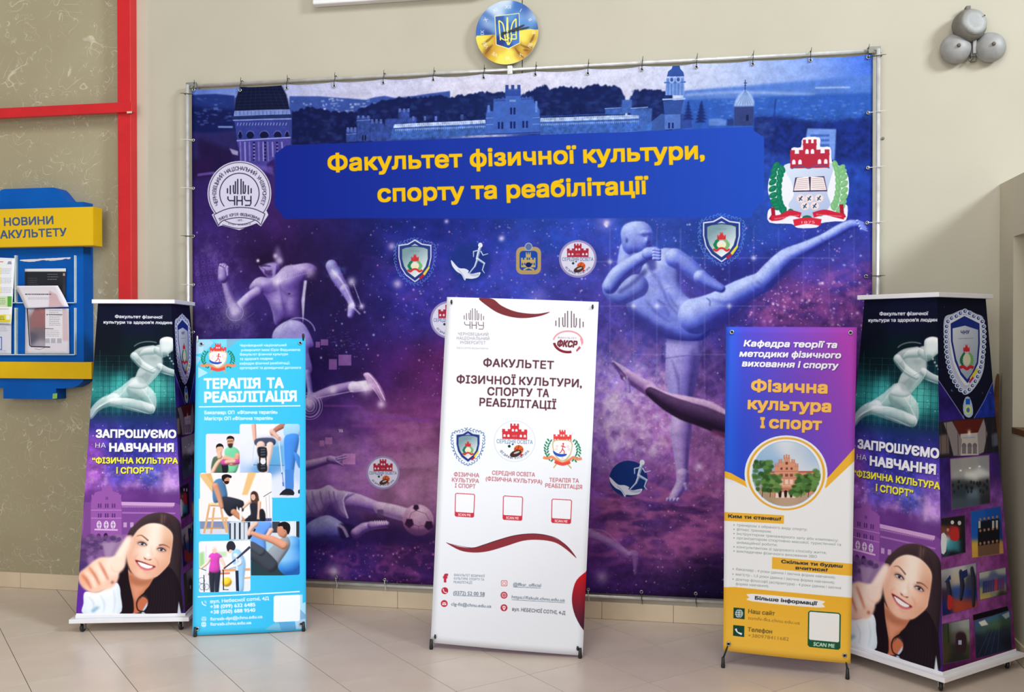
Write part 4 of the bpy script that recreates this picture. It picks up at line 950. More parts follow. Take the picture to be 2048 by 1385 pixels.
    for x, y, r in ((1190, 430, 6), (1260, 600, 4), (1070, 370, 6), (1190, 590, 5)): c.dot(*n.p(x, y), r, (225, 210, 250), .75)
    for m_ in range(14): c.dot(*n.p(1205+4*m_, 450+11*m_), .9, (220, 200, 250), .7); c.dot(*n.p(880-14*m_, 370+4*m_), .7, (220, 200, 250), .5)
    c.noise(.5, 8, 4, 44, box=n((980, 280), (1120, 280), (1180, 420), (1020, 400)), soft=6, color=(90, 130, 220), thr=(.45, .8))
    # shorts and leg
    c.body(n((640, 830), (665, 750), (760, 695), (850, 715), (900, 790), (925, 870), (890, 900), (915, 1040), (860, 1060), (700, 900)), P2, puff=(4, 9), L=(-.3, -.6, .6)); c.ring(*n.p(820, 790), 34, 32, 3, (180, 165, 225), .6, 200, 350)
    NL([(880, 1060), (900, 1180), (905, 1260)], [24, 18, 40], P2); NL([(930, 1250), (1050, 1190), (1200, 1150)], [50, 40, 34], ((60, 35, 100), (120, 85, 160), (190, 160, 215))); NL([(1200, 1160), (1310, 1145)], [38, 36], ((150, 115, 175), (200, 175, 215), (235, 220, 242)))
    c.body(n((1290, 1110), (1270, 1070), (1310, 1060), (1360, 1110), (1410, 1190), (1425, 1260), (1395, 1240), (1350, 1190), (1310, 1180)), ((75, 40, 100), (160, 110, 170), (225, 190, 230)), puff=(2, 4)); c.stroke(n((1300, 1062), (1360, 1130), (1420, 1250)), 1.6, (235, 215, 245), .9, smooth=3)
    for m_ in range(26): c.dot(*n.p(950+10*m_, 1235-1.6*m_*1.2), .8, (235, 215, 250), .8)
    for m_ in range(10): c.dot(*n.p(1340+6*m_, 1170+9*m_), .8, (235, 215, 250), .8)
    for r, w in ((25, 1.4), (20, 3), (14, 1.2), (9, 2)): c.ring(*n.p(900, 1290), r, r+2, w, (195, 175, 230), .7)
    for x, y, r in ((890, 1275, 9), (1060, 1180, 6), (1290, 1165, 10), (1395, 1278, 6)): c.dot(*n.p(x, y), r, (235, 205, 248), .8)
    for q in (((975, 828), (1027, 870)), ((940, 845), (970, 885)), ((1098, 935), (1187, 1010)), ((1032, 965), (1087, 1038))): c.rect(*n.p(*q[0]), *n.p(*q[1]), (150, 100, 170), .75)
    for _ in range(40):
        x, y = 1000+260*rng.rand(), 770+180*rng.rand(); c.rect(*n.p(x, y), *n.p(x+8+20*rng.rand(), y+8), (100, 80, 170), .25)
    L2 = Crop(600, 780, .31780)
    c.poly(L2((150, 95), (370, 95), (440, 150), (560, 150), (850, 190), (850, 210), (560, 190), (420, 185), (360, 110), (150, 108)), (130, 70, 160), .55, soft=1); c.poly(L2((320, 220), (600, 218), (870, 235), (600, 240), (320, 235)), (150, 80, 150), .5, soft=1.5); c.text('QJHOU', L2.p(585, 166), L2.p(745, 164), 5.5, (150, 75, 130), alpha=.7)
    for x, y, w, h in ((640, 235, 38, 22), (730, 235, 26, 16), (712, 275, 10, 22), (610, 232, 22, 10)): c.ell(*L2.p(x, y), w*.3, h*.3, (165, 100, 155), .55, soft=1)
    for q in (((158, 300), (203, 343)), ((122, 320), (153, 357)), ((268, 402), (348, 470))): c.rect(*L2.p(*q[0]), *L2.p(*q[1]), (205, 140, 200), .7)
    for x in (245, 254, 263): c.stroke(L2((x, 248), (x+6, 268)), 1.5, (225, 215, 240), .9)
    for _ in range(26):
        x, y = 330+230*rng.rand(), 280+100*rng.rand(); c.rect(*L2.p(x, y), *L2.p(x+6+16*rng.rand(), y+6), (150, 100, 175), .35)
    # ------------------------------------------------ footballer at the bottom
    u_ = .3178; Q1 = ((62, 35, 100), (140, 100, 175), (210, 180, 222))
    def LL(p, r, cols=Q1, **kw): c.limb(L2(*p), [v*u_ for v in r], cols, L=kw.pop('L', (.1, -.8, .5)), **kw)
    LL([(0, 700), (-160, 660), (-300, 600)], [90, 100, 95], ((50, 35, 100), (110, 85, 165), (185, 165, 215))); LL([(-260, 560), (-140, 540), (0, 490)], [50, 44, 36]); LL([(-360, 520), (-380, 500)], [52, 50])
    LL([(0, 490), (80, 470), (190, 440)], [36, 32, 24]); LL([(190, 440), (240, 450)], [26, 24]); LL([(230, 430), (290, 412)], [8, 5]); LL([(235, 440), (290, 430)], [8, 5]); LL([(230, 455), (270, 478)], [8, 5])
    LL([(270, 700), (360, 710), (490, 745)], [66, 56, 38]); LL([(500, 745), (600, 770), (720, 805)], [40, 46, 44], ((120, 85, 145), (180, 145, 190), (222, 195, 222))); c.poly(L2((485, 755), (525, 755), (525, 810), (485, 800)), (85, 60, 100), .75, soft=1)
    c.body(L2((0, 650), (40, 632), (120, 625), (180, 600), (230, 630), (300, 645), (345, 655), (290, 690), (280, 740), (305, 812), (240, 780), (190, 720), (130, 800), (60, 800), (0, 820)), ((80, 50, 120), (155, 125, 190), (215, 195, 230)), puff=(3, 8), L=(-.1, -.8, .5), bumps=[(*L2.p(60, 700), 8, 20, 4), (*L2.p(150, 680), 6, 22, 4), (*L2.p(225, 680), 6, 16, 4)])
    for x in (30, 75, 125, 180, 210): c.stroke(L2((x, 640), (x+18, 720), (x+60, 800)), 2.4, (95, 65, 135), .55, smooth=3, soft=1)
    c.stroke(L2((300, 650), (270, 700), (300, 810)), 2.5, (235, 215, 240), .8, smooth=3, soft=.6)
    LL([(100, 900), (170, 880), (250, 900)], [80, 92, 60], ((40, 30, 105), (105, 100, 190), (175, 175, 230))); c.poly(L2((240, 850), (330, 850), (360, 900), (340, 930), (260, 940)), (35, 20, 65), .9, smooth=3, soft=2); c.stroke(L2((225, 848), (270, 870), (300, 930)), 6, (190, 170, 220), .8, smooth=3, soft=1)
    LL([(350, 905), (400, 870), (450, 858)], [34, 32, 26]); LL([(450, 855), (545, 845)], [28, 18]); 
    for m_ in range(6): c.stroke(L2((470+14*m_, 822), (478+14*m_, 850)), 2, (225, 205, 228), .75)
    c.stroke(L2((450, 878), (555, 868)), 2, (110, 70, 120), .8)
    bx0, by0 = L2.p(742, 822); c.limb([(bx0, by0), (bx0+.5, by0)], [32], ((95, 45, 95), (175, 125, 165), (220, 180, 205)), L=(.05, -.7, .7))
    for x, y, r in ((688, 840, 30), (810, 855, 30), (730, 742, 20)):
        t = np.radians(np.arange(5)*72+20); X_, Y_ = L2.p(x, y); c.poly(np.c_[X_+r*.32*np.cos(t), Y_+r*.34*np.sin(t)], (48, 22, 58), soft=.5)
    for p in (((715, 850), (745, 860), (780, 855)), ((745, 860), (750, 905)), ((688, 810), (700, 775), (730, 762)), ((730, 762), (790, 780), (815, 825))): c.stroke(L2(*p), 1.1, (100, 55, 100), .7)
    c.poly(L2((40, 950), (300, 940), (560, 880), (640, 900), (840, 920), (840, 960), (560, 960), (300, 1000), (40, 1010)), (36, 20, 80), .6, smooth=3, soft=7)
    c.noise(.06, 2.2, 2, 91); c.noise(.10, 9, 3, 92); c.a *= .97
    # ------------------------------------------------ title panel
    c.poly([(572, 291), (1040, 272), (1504, 254), (1508, 262), (1528, 275), (1528, 402), (1505, 424), (1504, 436), (1000, 437), (700, 437), (568, 438), (560, 425), (549, 412), (550, 308)], (17, 36, 140), grad=((33, 74, 184), (560, 370), (1528, 340)))
    Y = (238, 188, 12)
    c.text('Факультет фізичної культури,', (657, 342.5), (1408, 317), 33, Y, bold=.034)
    c.text('спорту та реабілітації', (757, 403.5), (1296, 387), 33, Y, bold=.034)
    # ------------------------------------------------ left round emblem
    cx, cy, R = 478.5, 387, 64
    em, dk = (212, 208, 232), (45, 40, 70)
    c.poly(a((218, 1210), (245, 1195), (600, 1185), (612, 1212), (560, 1292), (530, 1270), (410, 1318), (290, 1285), (262, 1292)), em)
    c.ell(cx, cy, R, R+1, em); c.ring(cx, cy, R-3, R-2, 1.3, dk); c.ring(cx, cy, 39.5, 40.5, 1.8, dk, 1, 140, 400)
    c.poly(a((232, 1212), (300, 1180), (410, 1160), (520, 1172), (590, 1202), (558, 1280), (520, 1250), (410, 1232), (300, 1252), (268, 1288)), em, grad=(em, (0, 0), (1, 1)))
    c.stroke(a((234, 1210), (320, 1172), (410, 1160), (510, 1170), (588, 1205)), 1.6, dk, smooth=4); c.stroke(a((265, 1285), (300, 1250), (410, 1230), (520, 1248), (558, 1280)), 1.6, dk, smooth=4)
    c.stroke(a((232, 1212), (266, 1288)), 1.6, dk); c.stroke(a((588, 1205), (560, 1282)), 1.6, dk); c.stroke(a((292, 1280), (410, 1306), (528, 1276)), 1.3, dk, smooth=4)
    c.arc_text('ЧЕРНІВЕЦЬКИЙ НАЦІОНАЛЬНИЙ УНІВЕРСИТЕТ', cx, cy, 46.5, -208, 28, 7.6, dk, bold=.008)
    c.arc_text('ІМЕНІ ЮРІЯ ФЕДЬКОВИЧА', cx, 512, 80.5, -120, -60.5, 5.3, dk, bold=.02)
    c.text('- 1875 -', a.p(385, 1256), a.p(440, 1256), 4, dk); c.arc_text('VIVAT ACADEMIA', cx, 330, 121.5, 101, 79, 3.6, dk, inward=True)
    logo_chnu(c, lambda p: [(454.5+x*47.5, 358+y*53) for x, y in p], (38, 36, 62), 2.5)
    # right coat of arms
    emblem_faculty(c, lambda p: [(1536+x*156, 281+y*168-.02*x*156) for x, y in p], 156)
    # ------------------------------------------------ small badges
    beads(c, 830, 523, 66, 80, 40, 3.0, (95, 140, 215), None, .8)
    shield(c, 830, 522, 66, 86)
    beads(c, 1443, 479, 74, 88, 40, 3.2, (95, 140, 215), None, .8)
    shield(c, 1443, 479, 74, 92)
    c.ell(940, 525, 42, 40, (25, 48, 125), .8, soft=3); hand_runner(c, lambda p: [(902+x*68, 487+y*74) for x, y in p], False)
    # yellow school badge
    c.rect(1032, 494, 1082, 549, (178, 150, 100), r=12); c.rect(1039, 502, 1075, 541, (25, 70, 165), r=7); c.ell(1057, 494, 7.5, 8, (90, 110, 160)); c.ring(1057, 494, 7, 7.5, 1.5, (170, 180, 200))
    castle(c, lambda p: [(1042+x*29, 505+y*30) for x, y in p], (190, 165, 105), (25, 70, 165)); c.stroke([(1047, 540), (1066, 531)], 3, (200, 175, 115)); c.stroke([(1048, 531), (1068, 540)], 3, (200, 175, 115)); c.ell(1057, 530, 6, 5, (15, 30, 90))
    so_badge(c, 1155.5, 518, 34.5); so_badge(c, 898, 640, 34.5); so_badge(c, 766, 946, 30.5)
    hand_runner(c, lambda p: [(1219+x*76, 922+y*72) for x, y in p])
    c.a *= .97
# ---------------------------------------------------------------- light-blue banner
def skin_person(c, F, s, head, hr, hair, skin, torso, tcol, arms=(), legs=(), pants=(40, 45, 60), L=(-.3, -.7, .6)):
    """small photographic figure: limbs first, then torso and head. all in F coordinates"""
    def T3(col, a=.55, b=1.2): return (tuple(int(v*a) for v in col), col, tuple(min(255, int(v*b)) for v in col))
    for p, r in legs: c.limb(F(p), [v*s for v in r], T3(pants), L=L)
    c.body(F(torso), T3(tcol), L=L, puff=(2, 4))
    for p, r, col in arms: c.limb(F(p), [v*s for v in r], T3(col, .7, 1.12), L=L)
    x, y = F([head])[0]; c.ell(x, y+hr*s*.1, hr*s*.8, hr*s, T3(skin)[1]); c.ell(x-hr*s*.15, y, hr*s*.5, hr*s*.7, T3(skin)[2], .6, soft=.6)
    c.poly([(x-hr*s*.85, y+hr*s*.1), (x-hr*s*.8, y-hr*s*.7), (x, y-hr*s*1.15), (x+hr*s*.8, y-hr*s*.7), (x+hr*s*.85, y+hr*s*.05), (x+hr*s*.6, y-hr*s*.4), (x-hr*s*.5, y-hr*s*.5)], hair, smooth=3)

def art_blue(c):
    a = Crop(370, 660, .23111); b = Crop(370, 940, .25273)
    c.a[:] = rgb((88, 210, 250))
    c.poly([(380, 670), (625, 670), (625, 1290), (380, 1290)], (76, 200, 244), grad=((56, 188, 238), (390, 960), (612, 975)))
    Wt = (236, 240, 253)
    # facets
    c.poly(a((95, 70), (200, 75), (250, 110), (170, 190), (80, 160)), (150, 205, 232)); c.poly(a((75, 90), (160, 130), (150, 200), (75, 215)), (175, 215, 245)); c.poly(a((110, 70), (480, 70), (470, 90), (370, 160), (350, 80)), (120, 175, 205)); c.poly(a((200, 75), (360, 75), (360, 160), (260, 110)), (120, 210, 240)); c.poly(a((85, 220), (140, 240), (100, 310)), (150, 215, 245)); c.poly(a((112, 322), (200, 372), (112, 418)), (170, 222, 248))
    c.poly(b((630, 1265), (720, 1210), (800, 1240), (760, 1275)), (120, 190, 225)); c.poly(b((740, 1200), (890, 1215), (870, 1275), (760, 1270)), (95, 165, 215)); c.poly(b((860, 1130), (955, 1060), (955, 1260), (900, 1220)), (130, 175, 215)); c.poly(b((905, 990), (930, 990), (930, 1060), (955, 1050), (955, 1150), (905, 1100)), (170, 220, 248)); c.poly(b((870, 1200), (955, 1180), (955, 1260), (880, 1265)), (175, 210, 240))
    emblem_therapy(c, lambda p: a(*[(130+x*310, 118+y*262) for x, y in p]), 72)
    for t, y, x1 in (('Чернівецький національний', 143, 878), (' університет імені Юрія Федьковича', 183, 995), ('Факультет фізичної культури', 221, 890), ("та здоров'я людини", 260, 760), ('кафедри фізичної реабілітації,', 299, 908), ('ерготерапії та домедичної допомоги', 338, 1002)):
        c.text(t, a.p(475 if t[0] != ' ' else 485, y+3), a.p(x1, y-1), 4.9, Wt, bold=.03)
    c.text('ТЕРАПІЯ', a.p(167, 508), a.p(648, 504), 19.5, Wt, bold=.045); c.text('ТА', a.p(712, 503), a.p(850, 501), 19.5, Wt, bold=.045)
    c.text('РЕАБІЛІТАЦІЯ', a.p(172, 627), a.p(962, 616), 20, Wt, bold=.045)
    c.stroke(a((120, 668), (998, 658)), 2.2, Wt)
    c.text('Бакалавр: ОП  «Фізична терапія»', a.p(170, 731), a.p(800, 727), 6.6, Wt, bold=.035); c.text('Магістр: ОП «Фізична терапія»', a.p(170, 783), a.p(760, 779), 6.6, Wt, bold=.035)
    def photo(q, base, cr, r=4):
        x0, y0 = cr.p(*q[0]); x1, y1 = cr.p(*q[1]); c.rect(x0, y0, x1, y1, base, r=r, slope=-.012)
    # two people with a pink dumb-bell
    c.clip(c.rpts(*a.p(180, 900), *a.p(480, 1242)))
    c.rect(*a.p(180, 900), *a.p(480, 1240), (232, 228, 238), r=4)
    T3 = lambda col, k=.6, m=1.18: (tuple(int(v*k) for v in col), col, tuple(min(255, int(v*m)) for v in col))
    c.body(a((345, 1040), (400, 1010), (460, 1040), (475, 1110), (440, 1235), (365, 1235), (350, 1120)), T3((110, 190, 150)), puff=(2, 4)); c.limb(a((455, 1090), (440, 1150), (390, 1160)), [5.5, 5, 4], T3((205, 150, 125)))
    c.ell(*a.p(393, 972), 6.6, 9.5, (205, 150, 120)); c.poly(a((360, 960), (365, 930), (395, 918), (425, 935), (423, 968), (415, 945), (370, 945)), (35, 28, 30), smooth=3); c.poly(a((372, 990), (412, 985), (408, 1018), (390, 1024), (376, 1012)), (60, 45, 42), smooth=3, soft=.5); c.stroke(a((368, 966), (418, 963)), 1, (40, 35, 40))
    c.body(a((240, 1120), (280, 1095), (340, 1105), (370, 1160), (365, 1238), (235, 1238)), T3((70, 95, 75)), puff=(2, 4)); c.poly(a((320, 1120), (370, 1140), (365, 1238), (325, 1238)), (30, 32, 42), smooth=2); c.limb(a((240, 1230), (285, 1150), (345, 1100)), [4, 4, 3], T3((222, 175, 155)))
    c.ell(*a.p(298, 1040), 6.8, 9.5, (225, 178, 155)); c.poly(a((270, 1030), (272, 1000), (300, 984), (330, 1000), (332, 1035), (322, 1012), (282, 1014)), (30, 24, 26), smooth=3); c.limb(a((298, 1065), (300, 1100)), [4, 5], T3((215, 168, 145)))
    c.limb(a((350, 1110), (420, 1130)), [5, 4.5], T3((215, 160, 140))); c.limb(a((335, 1150), (368, 1150)), [5.5, 5], T3((190, 70, 150))); c.limb(a((425, 1145), (460, 1142)), [5.5, 5], T3((190, 70, 150))); c.limb(a((360, 1145), (425, 1140)), [4, 4], T3((220, 170, 150)))
    # leg brace picture (large, top right)
    x0, y0 = a.p(472, 815); x1, y1 = b.p(908, 222); x2, y2 = b.p(686, 24)
    c.clip(c.rpts(x0, y0, x1, y1, 5))
    c.rect(*a.p(472, 815), *b.p(908, 222), (226, 232, 248), r=5)
    c.clipfield(a((476, 820), (990, 820), (990, 1600), (476, 1600)), [(485, 860, (228, 232, 248)), (560, 860, (215, 222, 240)), (540, 930, (60, 130, 200)), (560, 900, (120, 180, 225)), (520, 900, (225, 228, 245)), (590, 930, (170, 195, 235)), (560, 970, (214, 220, 238)), (530, 985, (222, 226, 242))], 12, .8)
    c.poly(a((705, 1100), (720, 1020), (850, 1000), (860, 1170), (700, 1180)), (90, 165, 215), .75, soft=1.5); c.stroke(a((590, 1170), (860, 1175)), 2, (70, 100, 150), .6)
    c.body(a((610, 815), (790, 815), (775, 930), (700, 945), (615, 940)), T3((222, 222, 238), .8, 1.1), puff=(3, 5)); c.limb(a((595, 820), (600, 900), (605, 960)), [4.5, 4, 3], T3((215, 165, 150))); c.stroke(a((600, 970), (582, 1180)), 1.6, (200, 210, 230))
    c.body(a((615, 945), (765, 940), (770, 1000), (620, 1005)), T3((62, 68, 92)), puff=(2, 4)); c.limb(a((655, 1000), (665, 1100), (668, 1230)), [8.5, 7.5, 6.5], T3((222, 190, 180), .75, 1.1)); c.limb(a((735, 1000), (725, 1080), (705, 1180), (700, 1235)), [7, 6.5, 5, 4], T3((228, 200, 192), .75, 1.1))
    for y0, y1 in ((1022, 1100), (1160, 1225)): c.body(a((628, y0), (700, y0), (706, y1), (640, y1)), T3((38, 40, 50)), puff=(2, 4))
    c.stroke(a((645, 1020), (650, 1230)), 3, (28, 30, 40)); c.stroke(a((700, 1020), (702, 1225)), 2.5, (28, 30, 40)); c.ell(*a.p(675, 1140), 5.5, 6, (225, 225, 238))
    for y in (1038, 1060, 1085, 1175, 1200): c.stroke(a((655, y), (695, y-3)), 1, (110, 115, 130))
    c.limb(a((845, 830), (780, 870), (755, 900)), [6, 4.5, 4], T3((165, 105, 85))); c.limb(a((750, 880), (790, 920), (815, 950)), [5, 4, 3], T3((215, 170, 155))); c.ell(*a.p(818, 945), 3.2, 4.4, (205, 150, 135))
    c.stroke(a((812, 960), (850, 1350)), 2.2, (205, 215, 235)); c.stroke(a((835, 1240), (845, 1250)), 2.4, (60, 90, 160)); c.stroke(a((848, 1320), (852, 1355)), 3, (60, 90, 160))
    c.body(a((868, 815), (995, 815), (995, 920), (865, 925)), T3((150, 195, 232), .75, 1.12), puff=(3, 6)); c.body(a((868, 920), (985, 915), (960, 1100), (940, 1250), (935, 1385), (870, 1385), (865, 1200), (858, 1050)), T3((62, 125, 205), .65, 1.2), puff=(3, 6)); c.body(a((940, 1060), (992, 1100), (992, 1200), (960, 1140)), T3((62, 125, 205)), puff=(2, 3))
    c.poly(b((790, 0), (858, 0), (858, 160), (800, 160)), (70, 130, 210)); c.poly(b((752, 190), (800, 150), (856, 165), (858, 205), (760, 205)), (32, 34, 44), smooth=2); c.stroke(b((756, 203), (856, 206)), 1.2, (225, 228, 240)); c.poly(b((895, 165), (908, 155), (908, 190), (895, 188)), (35, 38, 52)); c.stroke(b((770, 20), (780, 130)), 1.6, (90, 130, 200))
    # two exercising, wood stool
    c.clip(); c.rect(*b.p(120, 25), *b.p(684, 240), (240, 234, 236), r=4); c.rect(*b.p(110, 230), *b.p(690, 408), (240, 234, 236)); c.clip([p for p in b((118, 34), (130, 26), (675, 22), (686, 30), (686, 410), (350, 412), (350, 500), (340, 512), (130, 514), (118, 504))])
    c.rect(*b.p(118, 28), *b.p(686, 410), (240, 234, 236), r=4); c.poly(b((150, 32), (205, 28), (250, 170)), (222, 175, 110), soft=.3); c.poly(b((105, 35), (160, 30), (240, 150), (215, 180)), (228, 190, 135), soft=.3); c.poly(b((500, 22), (565, 20), (495, 200), (450, 200)), (232, 190, 130), soft=.3)
    c.rect(*b.p(118, 395), *b.p(350, 512), (238, 232, 236), r=4); c.rect(*b.p(118, 410), *b.p(400, 512), (90, 110, 160), .75); c.poly(b((118, 470), (340, 470), (340, 512), (118, 512)), (222, 222, 232), .9); c.rect(*b.p(590, 385), *b.p(685, 410), (50, 60, 130), .9); c.stroke(b((620, 215), (685, 175)), 1.4, (90, 100, 120)); c.stroke(b((640, 215), (650, 400)), 1, (160, 165, 185), .8); c.stroke(b((665, 200), (672, 400)), 1, (160, 165, 185), .8); c.rect(*b.p(520, 405), *b.p(600, 412), (200, 180, 170))
    for p in (((195, 270), (150, 505)), ((230, 300), (205, 508)), ((285, 310), (300, 400), (330, 500)), ((320, 380), (335, 500))): c.stroke(b(*p), 4.2, (218, 172, 128))
    c.stroke(b((170, 390), (340, 385)), 4, (225, 182, 138)); c.stroke(b((170, 465), (290, 462)), 3, (200, 150, 110)); c.limb(b((205, 275), (300, 280)), [3.5, 3.5], T3((228, 185, 140)))
    c.body(b((228, 100), (265, 72), (305, 80), (320, 120), (335, 215), (290, 245), (230, 262), (217, 180)), T3((72, 115, 160)), puff=(3, 5)); c.body(b((285, 225), (340, 215), (440, 240), (466, 265), (460, 330), (425, 320), (410, 290), (400, 335), (350, 370), (300, 300)), T3((32, 34, 44), .5, 1.7), puff=(3, 6)); c.limb(b((385, 335), (425, 370), (465, 405)), [6, 5, 3.5], T3((190, 130, 100))); c.limb(b((240, 130), (265, 200), (290, 295)), [6.5, 5.5, 4], T3((195, 140, 115)))
    c.ell(*b.p(325, 80), 7, 9, (200, 145, 118)); c.poly(b((290, 70), (295, 45), (330, 36), (368, 50), (362, 68), (335, 60), (310, 80), (318, 100), (300, 90)), (28, 22, 26), smooth=3); c.poly(b((308, 95), (345, 90), (345, 108), (325, 116)), (40, 28, 28), smooth=3)
    c.limb(b((440, 310), (442, 400)), [2.5, 2], T3((240, 240, 250))); c.limb(b((462, 300), (500, 265), (530, 240)), [2.5, 3, 3], T3((225, 180, 160)))
    c.body(b((520, 190), (545, 170), (575, 190), (585, 260), (560, 300), (525, 260)), T3((80, 55, 50)), puff=(2, 4)); c.ell(*b.p(540, 215), 4.6, 7, (222, 175, 155)); c.poly(b((522, 200), (540, 172), (565, 185), (560, 225), (552, 200), (535, 195)), (62, 42, 42), smooth=3); c.body(b((515, 270), (560, 270), (590, 300), (580, 390), (490, 400), (500, 370), (520, 350)), T3((36, 38, 50)), puff=(2, 4)); c.limb(b((588, 260), (585, 330), (578, 395)), [3.5, 3, 2.5], T3((225, 180, 160))); c.body(b((590, 325), (615, 312), (635, 350), (632, 408), (595, 405)), T3((30, 30, 38)), puff=(2, 4)); c.limb(b((490, 400), (600, 408)), [4, 3], T3((34, 34, 44)))
    # man with blue ball
    c.clip([p for p in b((350, 425), (360, 412), (895, 405), (906, 415), (908, 822), (898, 832), (522, 850), (518, 560), (350, 556))])
    c.rect(*b.p(350, 410), *b.p(905, 838), (210, 218, 232), r=5, slope=-.004); c.poly(b((350, 425), (515, 415), (515, 552), (350, 552)), (45, 52, 66)); 
    for x in (362, 400, 440, 470): c.rect(*b.p(x, 420), *b.p(x+26, 552), (205, 215, 228))
    for x in (832, 868): c.rect(*b.p(x, 412), *b.p(x+30, 530), (225, 228, 236))
    c.rect(*b.p(690, 412), *b.p(750, 500), (60, 62, 72)); c.rect(*b.p(880, 410), *b.p(905, 540), (52, 56, 66)); c.poly(b((520, 700), (905, 740), (905, 838), (522, 838)), (40, 62, 72), smooth=0); c.poly(b((520, 540), (560, 530), (720, 560), (740, 650), (520, 720)), (150, 200, 225), .8, soft=1)
    c.body(b((545, 415), (600, 412), (640, 412), (685, 420), (680, 480), (640, 520), (640, 650), (600, 640), (530, 590), (520, 480)), T3((95, 145, 225)), puff=(3, 5)); c.limb(b((560, 430), (520, 470), (505, 510)), [5, 4.5, 4], T3((220, 175, 160))); c.limb(b((680, 480), (655, 520)), [5, 4], T3((220, 175, 160))); c.stroke(b((555, 470), (510, 545)), 3.5, (35, 38, 48))
    c.limb(b((848, 620), (852, 720)), [24, 32], ((25, 70, 150), (62, 140, 220), (150, 205, 248)), L=(-.5, -.6, .6)); 
    c.body(b((740, 560), (800, 530), (830, 560), (825, 620), (760, 720), (700, 800), (650, 740), (640, 670)), T3((135, 142, 155)), puff=(3, 6)); c.limb(b((780, 600), (690, 555), (600, 530), (535, 505)), [8.5, 7.5, 5, 4.5], T3((205, 145, 120))); c.limb(b((520, 640), (600, 690), (680, 760)), [17, 16, 14], T3((60, 66, 78))); c.limb(b((520, 600), (600, 650)), [8, 9], T3((70, 76, 88)))
    c.body(b((740, 440), (790, 420), (820, 450), (815, 500), (790, 540), (750, 530), (735, 510), (728, 480)), T3((190, 130, 105)), puff=(2, 4)); c.poly(b((735, 450), (745, 425), (790, 412), (828, 435), (832, 480), (815, 515), (800, 480), (780, 470), (770, 448)), (28, 24, 28), smooth=3); c.ell(*b.p(790, 486), 2, 3, (190, 130, 105))
    # woman in pink with bars
    c.clip(c.rpts(*b.p(108, 568), *b.p(518, 975), 4, -.03))
    c.rect(*b.p(108, 568), *b.p(518, 975), (238, 238, 246), r=4, slope=-.02); c.poly(b((112, 660), (150, 650), (152, 770), (112, 775)), (165, 215, 150), soft=1); c.poly(b((240, 650), (330, 650), (330, 690), (250, 700)), (185, 220, 170), .8, soft=1); c.stroke(b((165, 600), (165, 850)), 2, (215, 220, 235)); c.stroke(b((290, 800), (515, 790)), 5, (232, 150, 90), .85); c.stroke(b((180, 830), (355, 820)), 4, (222, 110, 70), .85); c.stroke(b((420, 865), (518, 855)), 3.5, (238, 165, 100), .8); c.rect(*b.p(112, 880), *b.p(518, 960), (225, 232, 242), .8)
    c.limb(b((330, 890), (331, 890)), [9.5], T3((245, 195, 60))); 
    for x, y in ((130, 880), (165, 930), (135, 930)): c.ring(*b.p(x, y), 6, 6, 1, (90, 95, 110), .8)
    c.stroke(b((110, 780), (165, 800)), 1.4, (60, 62, 75)); c.stroke(b((148, 835), (150, 970)), 1.6, (35, 36, 44)); c.stroke(b((302, 790), (304, 955)), 2, (30, 30, 38)); c.stroke(b((300, 950), (345, 952)), 1.2, (30, 30, 38))
    c.limb(b((215, 810), (212, 900), (215, 965)), [6.5, 5, 4], T3((42, 46, 62))); c.limb(b((255, 810), (252, 900), (250, 965)), [6.5, 5, 4], T3((42, 46, 62))); c.body(b((185, 690), (215, 660), (255, 660), (292, 690), (270, 720), (272, 808), (192, 808), (198, 730)), T3((200, 70, 175)), puff=(2, 5)); c.limb(b((190, 710), (170, 745), (125, 780)), [3.5, 3, 2.5], T3((238, 200, 185))); c.limb(b((285, 710), (305, 750), (310, 785)), [3.5, 3, 2.5], T3((238, 200, 185))); c.ell(*b.p(232, 638), 4.8, 6.6, (238, 200, 182)); c.poly(b((212, 635), (215, 615), (235, 608), (252, 618), (252, 640), (240, 622)), (235, 228, 225), smooth=3)
    c.body(b((370, 650), (420, 630), (455, 670), (480, 740), (470, 850), (460, 965), (415, 965), (420, 850), (385, 760)), T3((150, 195, 235), .75, 1.12), puff=(3, 6)); c.limb(b((400, 680), (440, 740), (350, 780)), [4.5, 3.5, 2.8], T3((205, 220, 240))); c.ell(*b.p(352, 630), 6, 8, (238, 198, 180)); c.poly(b((328, 600), (345, 570), (380, 570), (400, 610), (385, 640), (355, 632), (342, 650), (330, 630)), (45, 45, 58), smooth=3)
    c.stroke(b((305, 785), (410, 705), (515, 612)), [2.5, 3.5, 5], (62, 60, 80)); c.stroke(b((407, 705), (412, 820)), 3.5, (225, 228, 240)); c.stroke(b((410, 800), (416, 962)), 6, (38, 44, 72))
    # footer
    c.clip()
    c.stroke(b((98, 1010), (908, 966)), 2.4, Wt)
    c.text('вул. Небесної сотні, 4Д', b.p(200, 1058), b.p(664, 1030), 6.6, Wt, bold=.035); c.text('+38 (099) 632 6485', b.p(200, 1101), b.p(556, 1081), 7.2, Wt, bold=.035); c.text('+38 (050) 688 9540', b.p(200, 1143), b.p(556, 1124), 7.2, Wt, bold=.035)
    c.text('fizreab-dpt@chnu.edu.ua', b.p(200, 1196), b.p(613, 1174), 6.4, Wt, bold=.03); c.text('fizreab.chnu.edu.ua', b.p(200, 1237), b.p(525, 1221), 6.4, Wt, bold=.03)
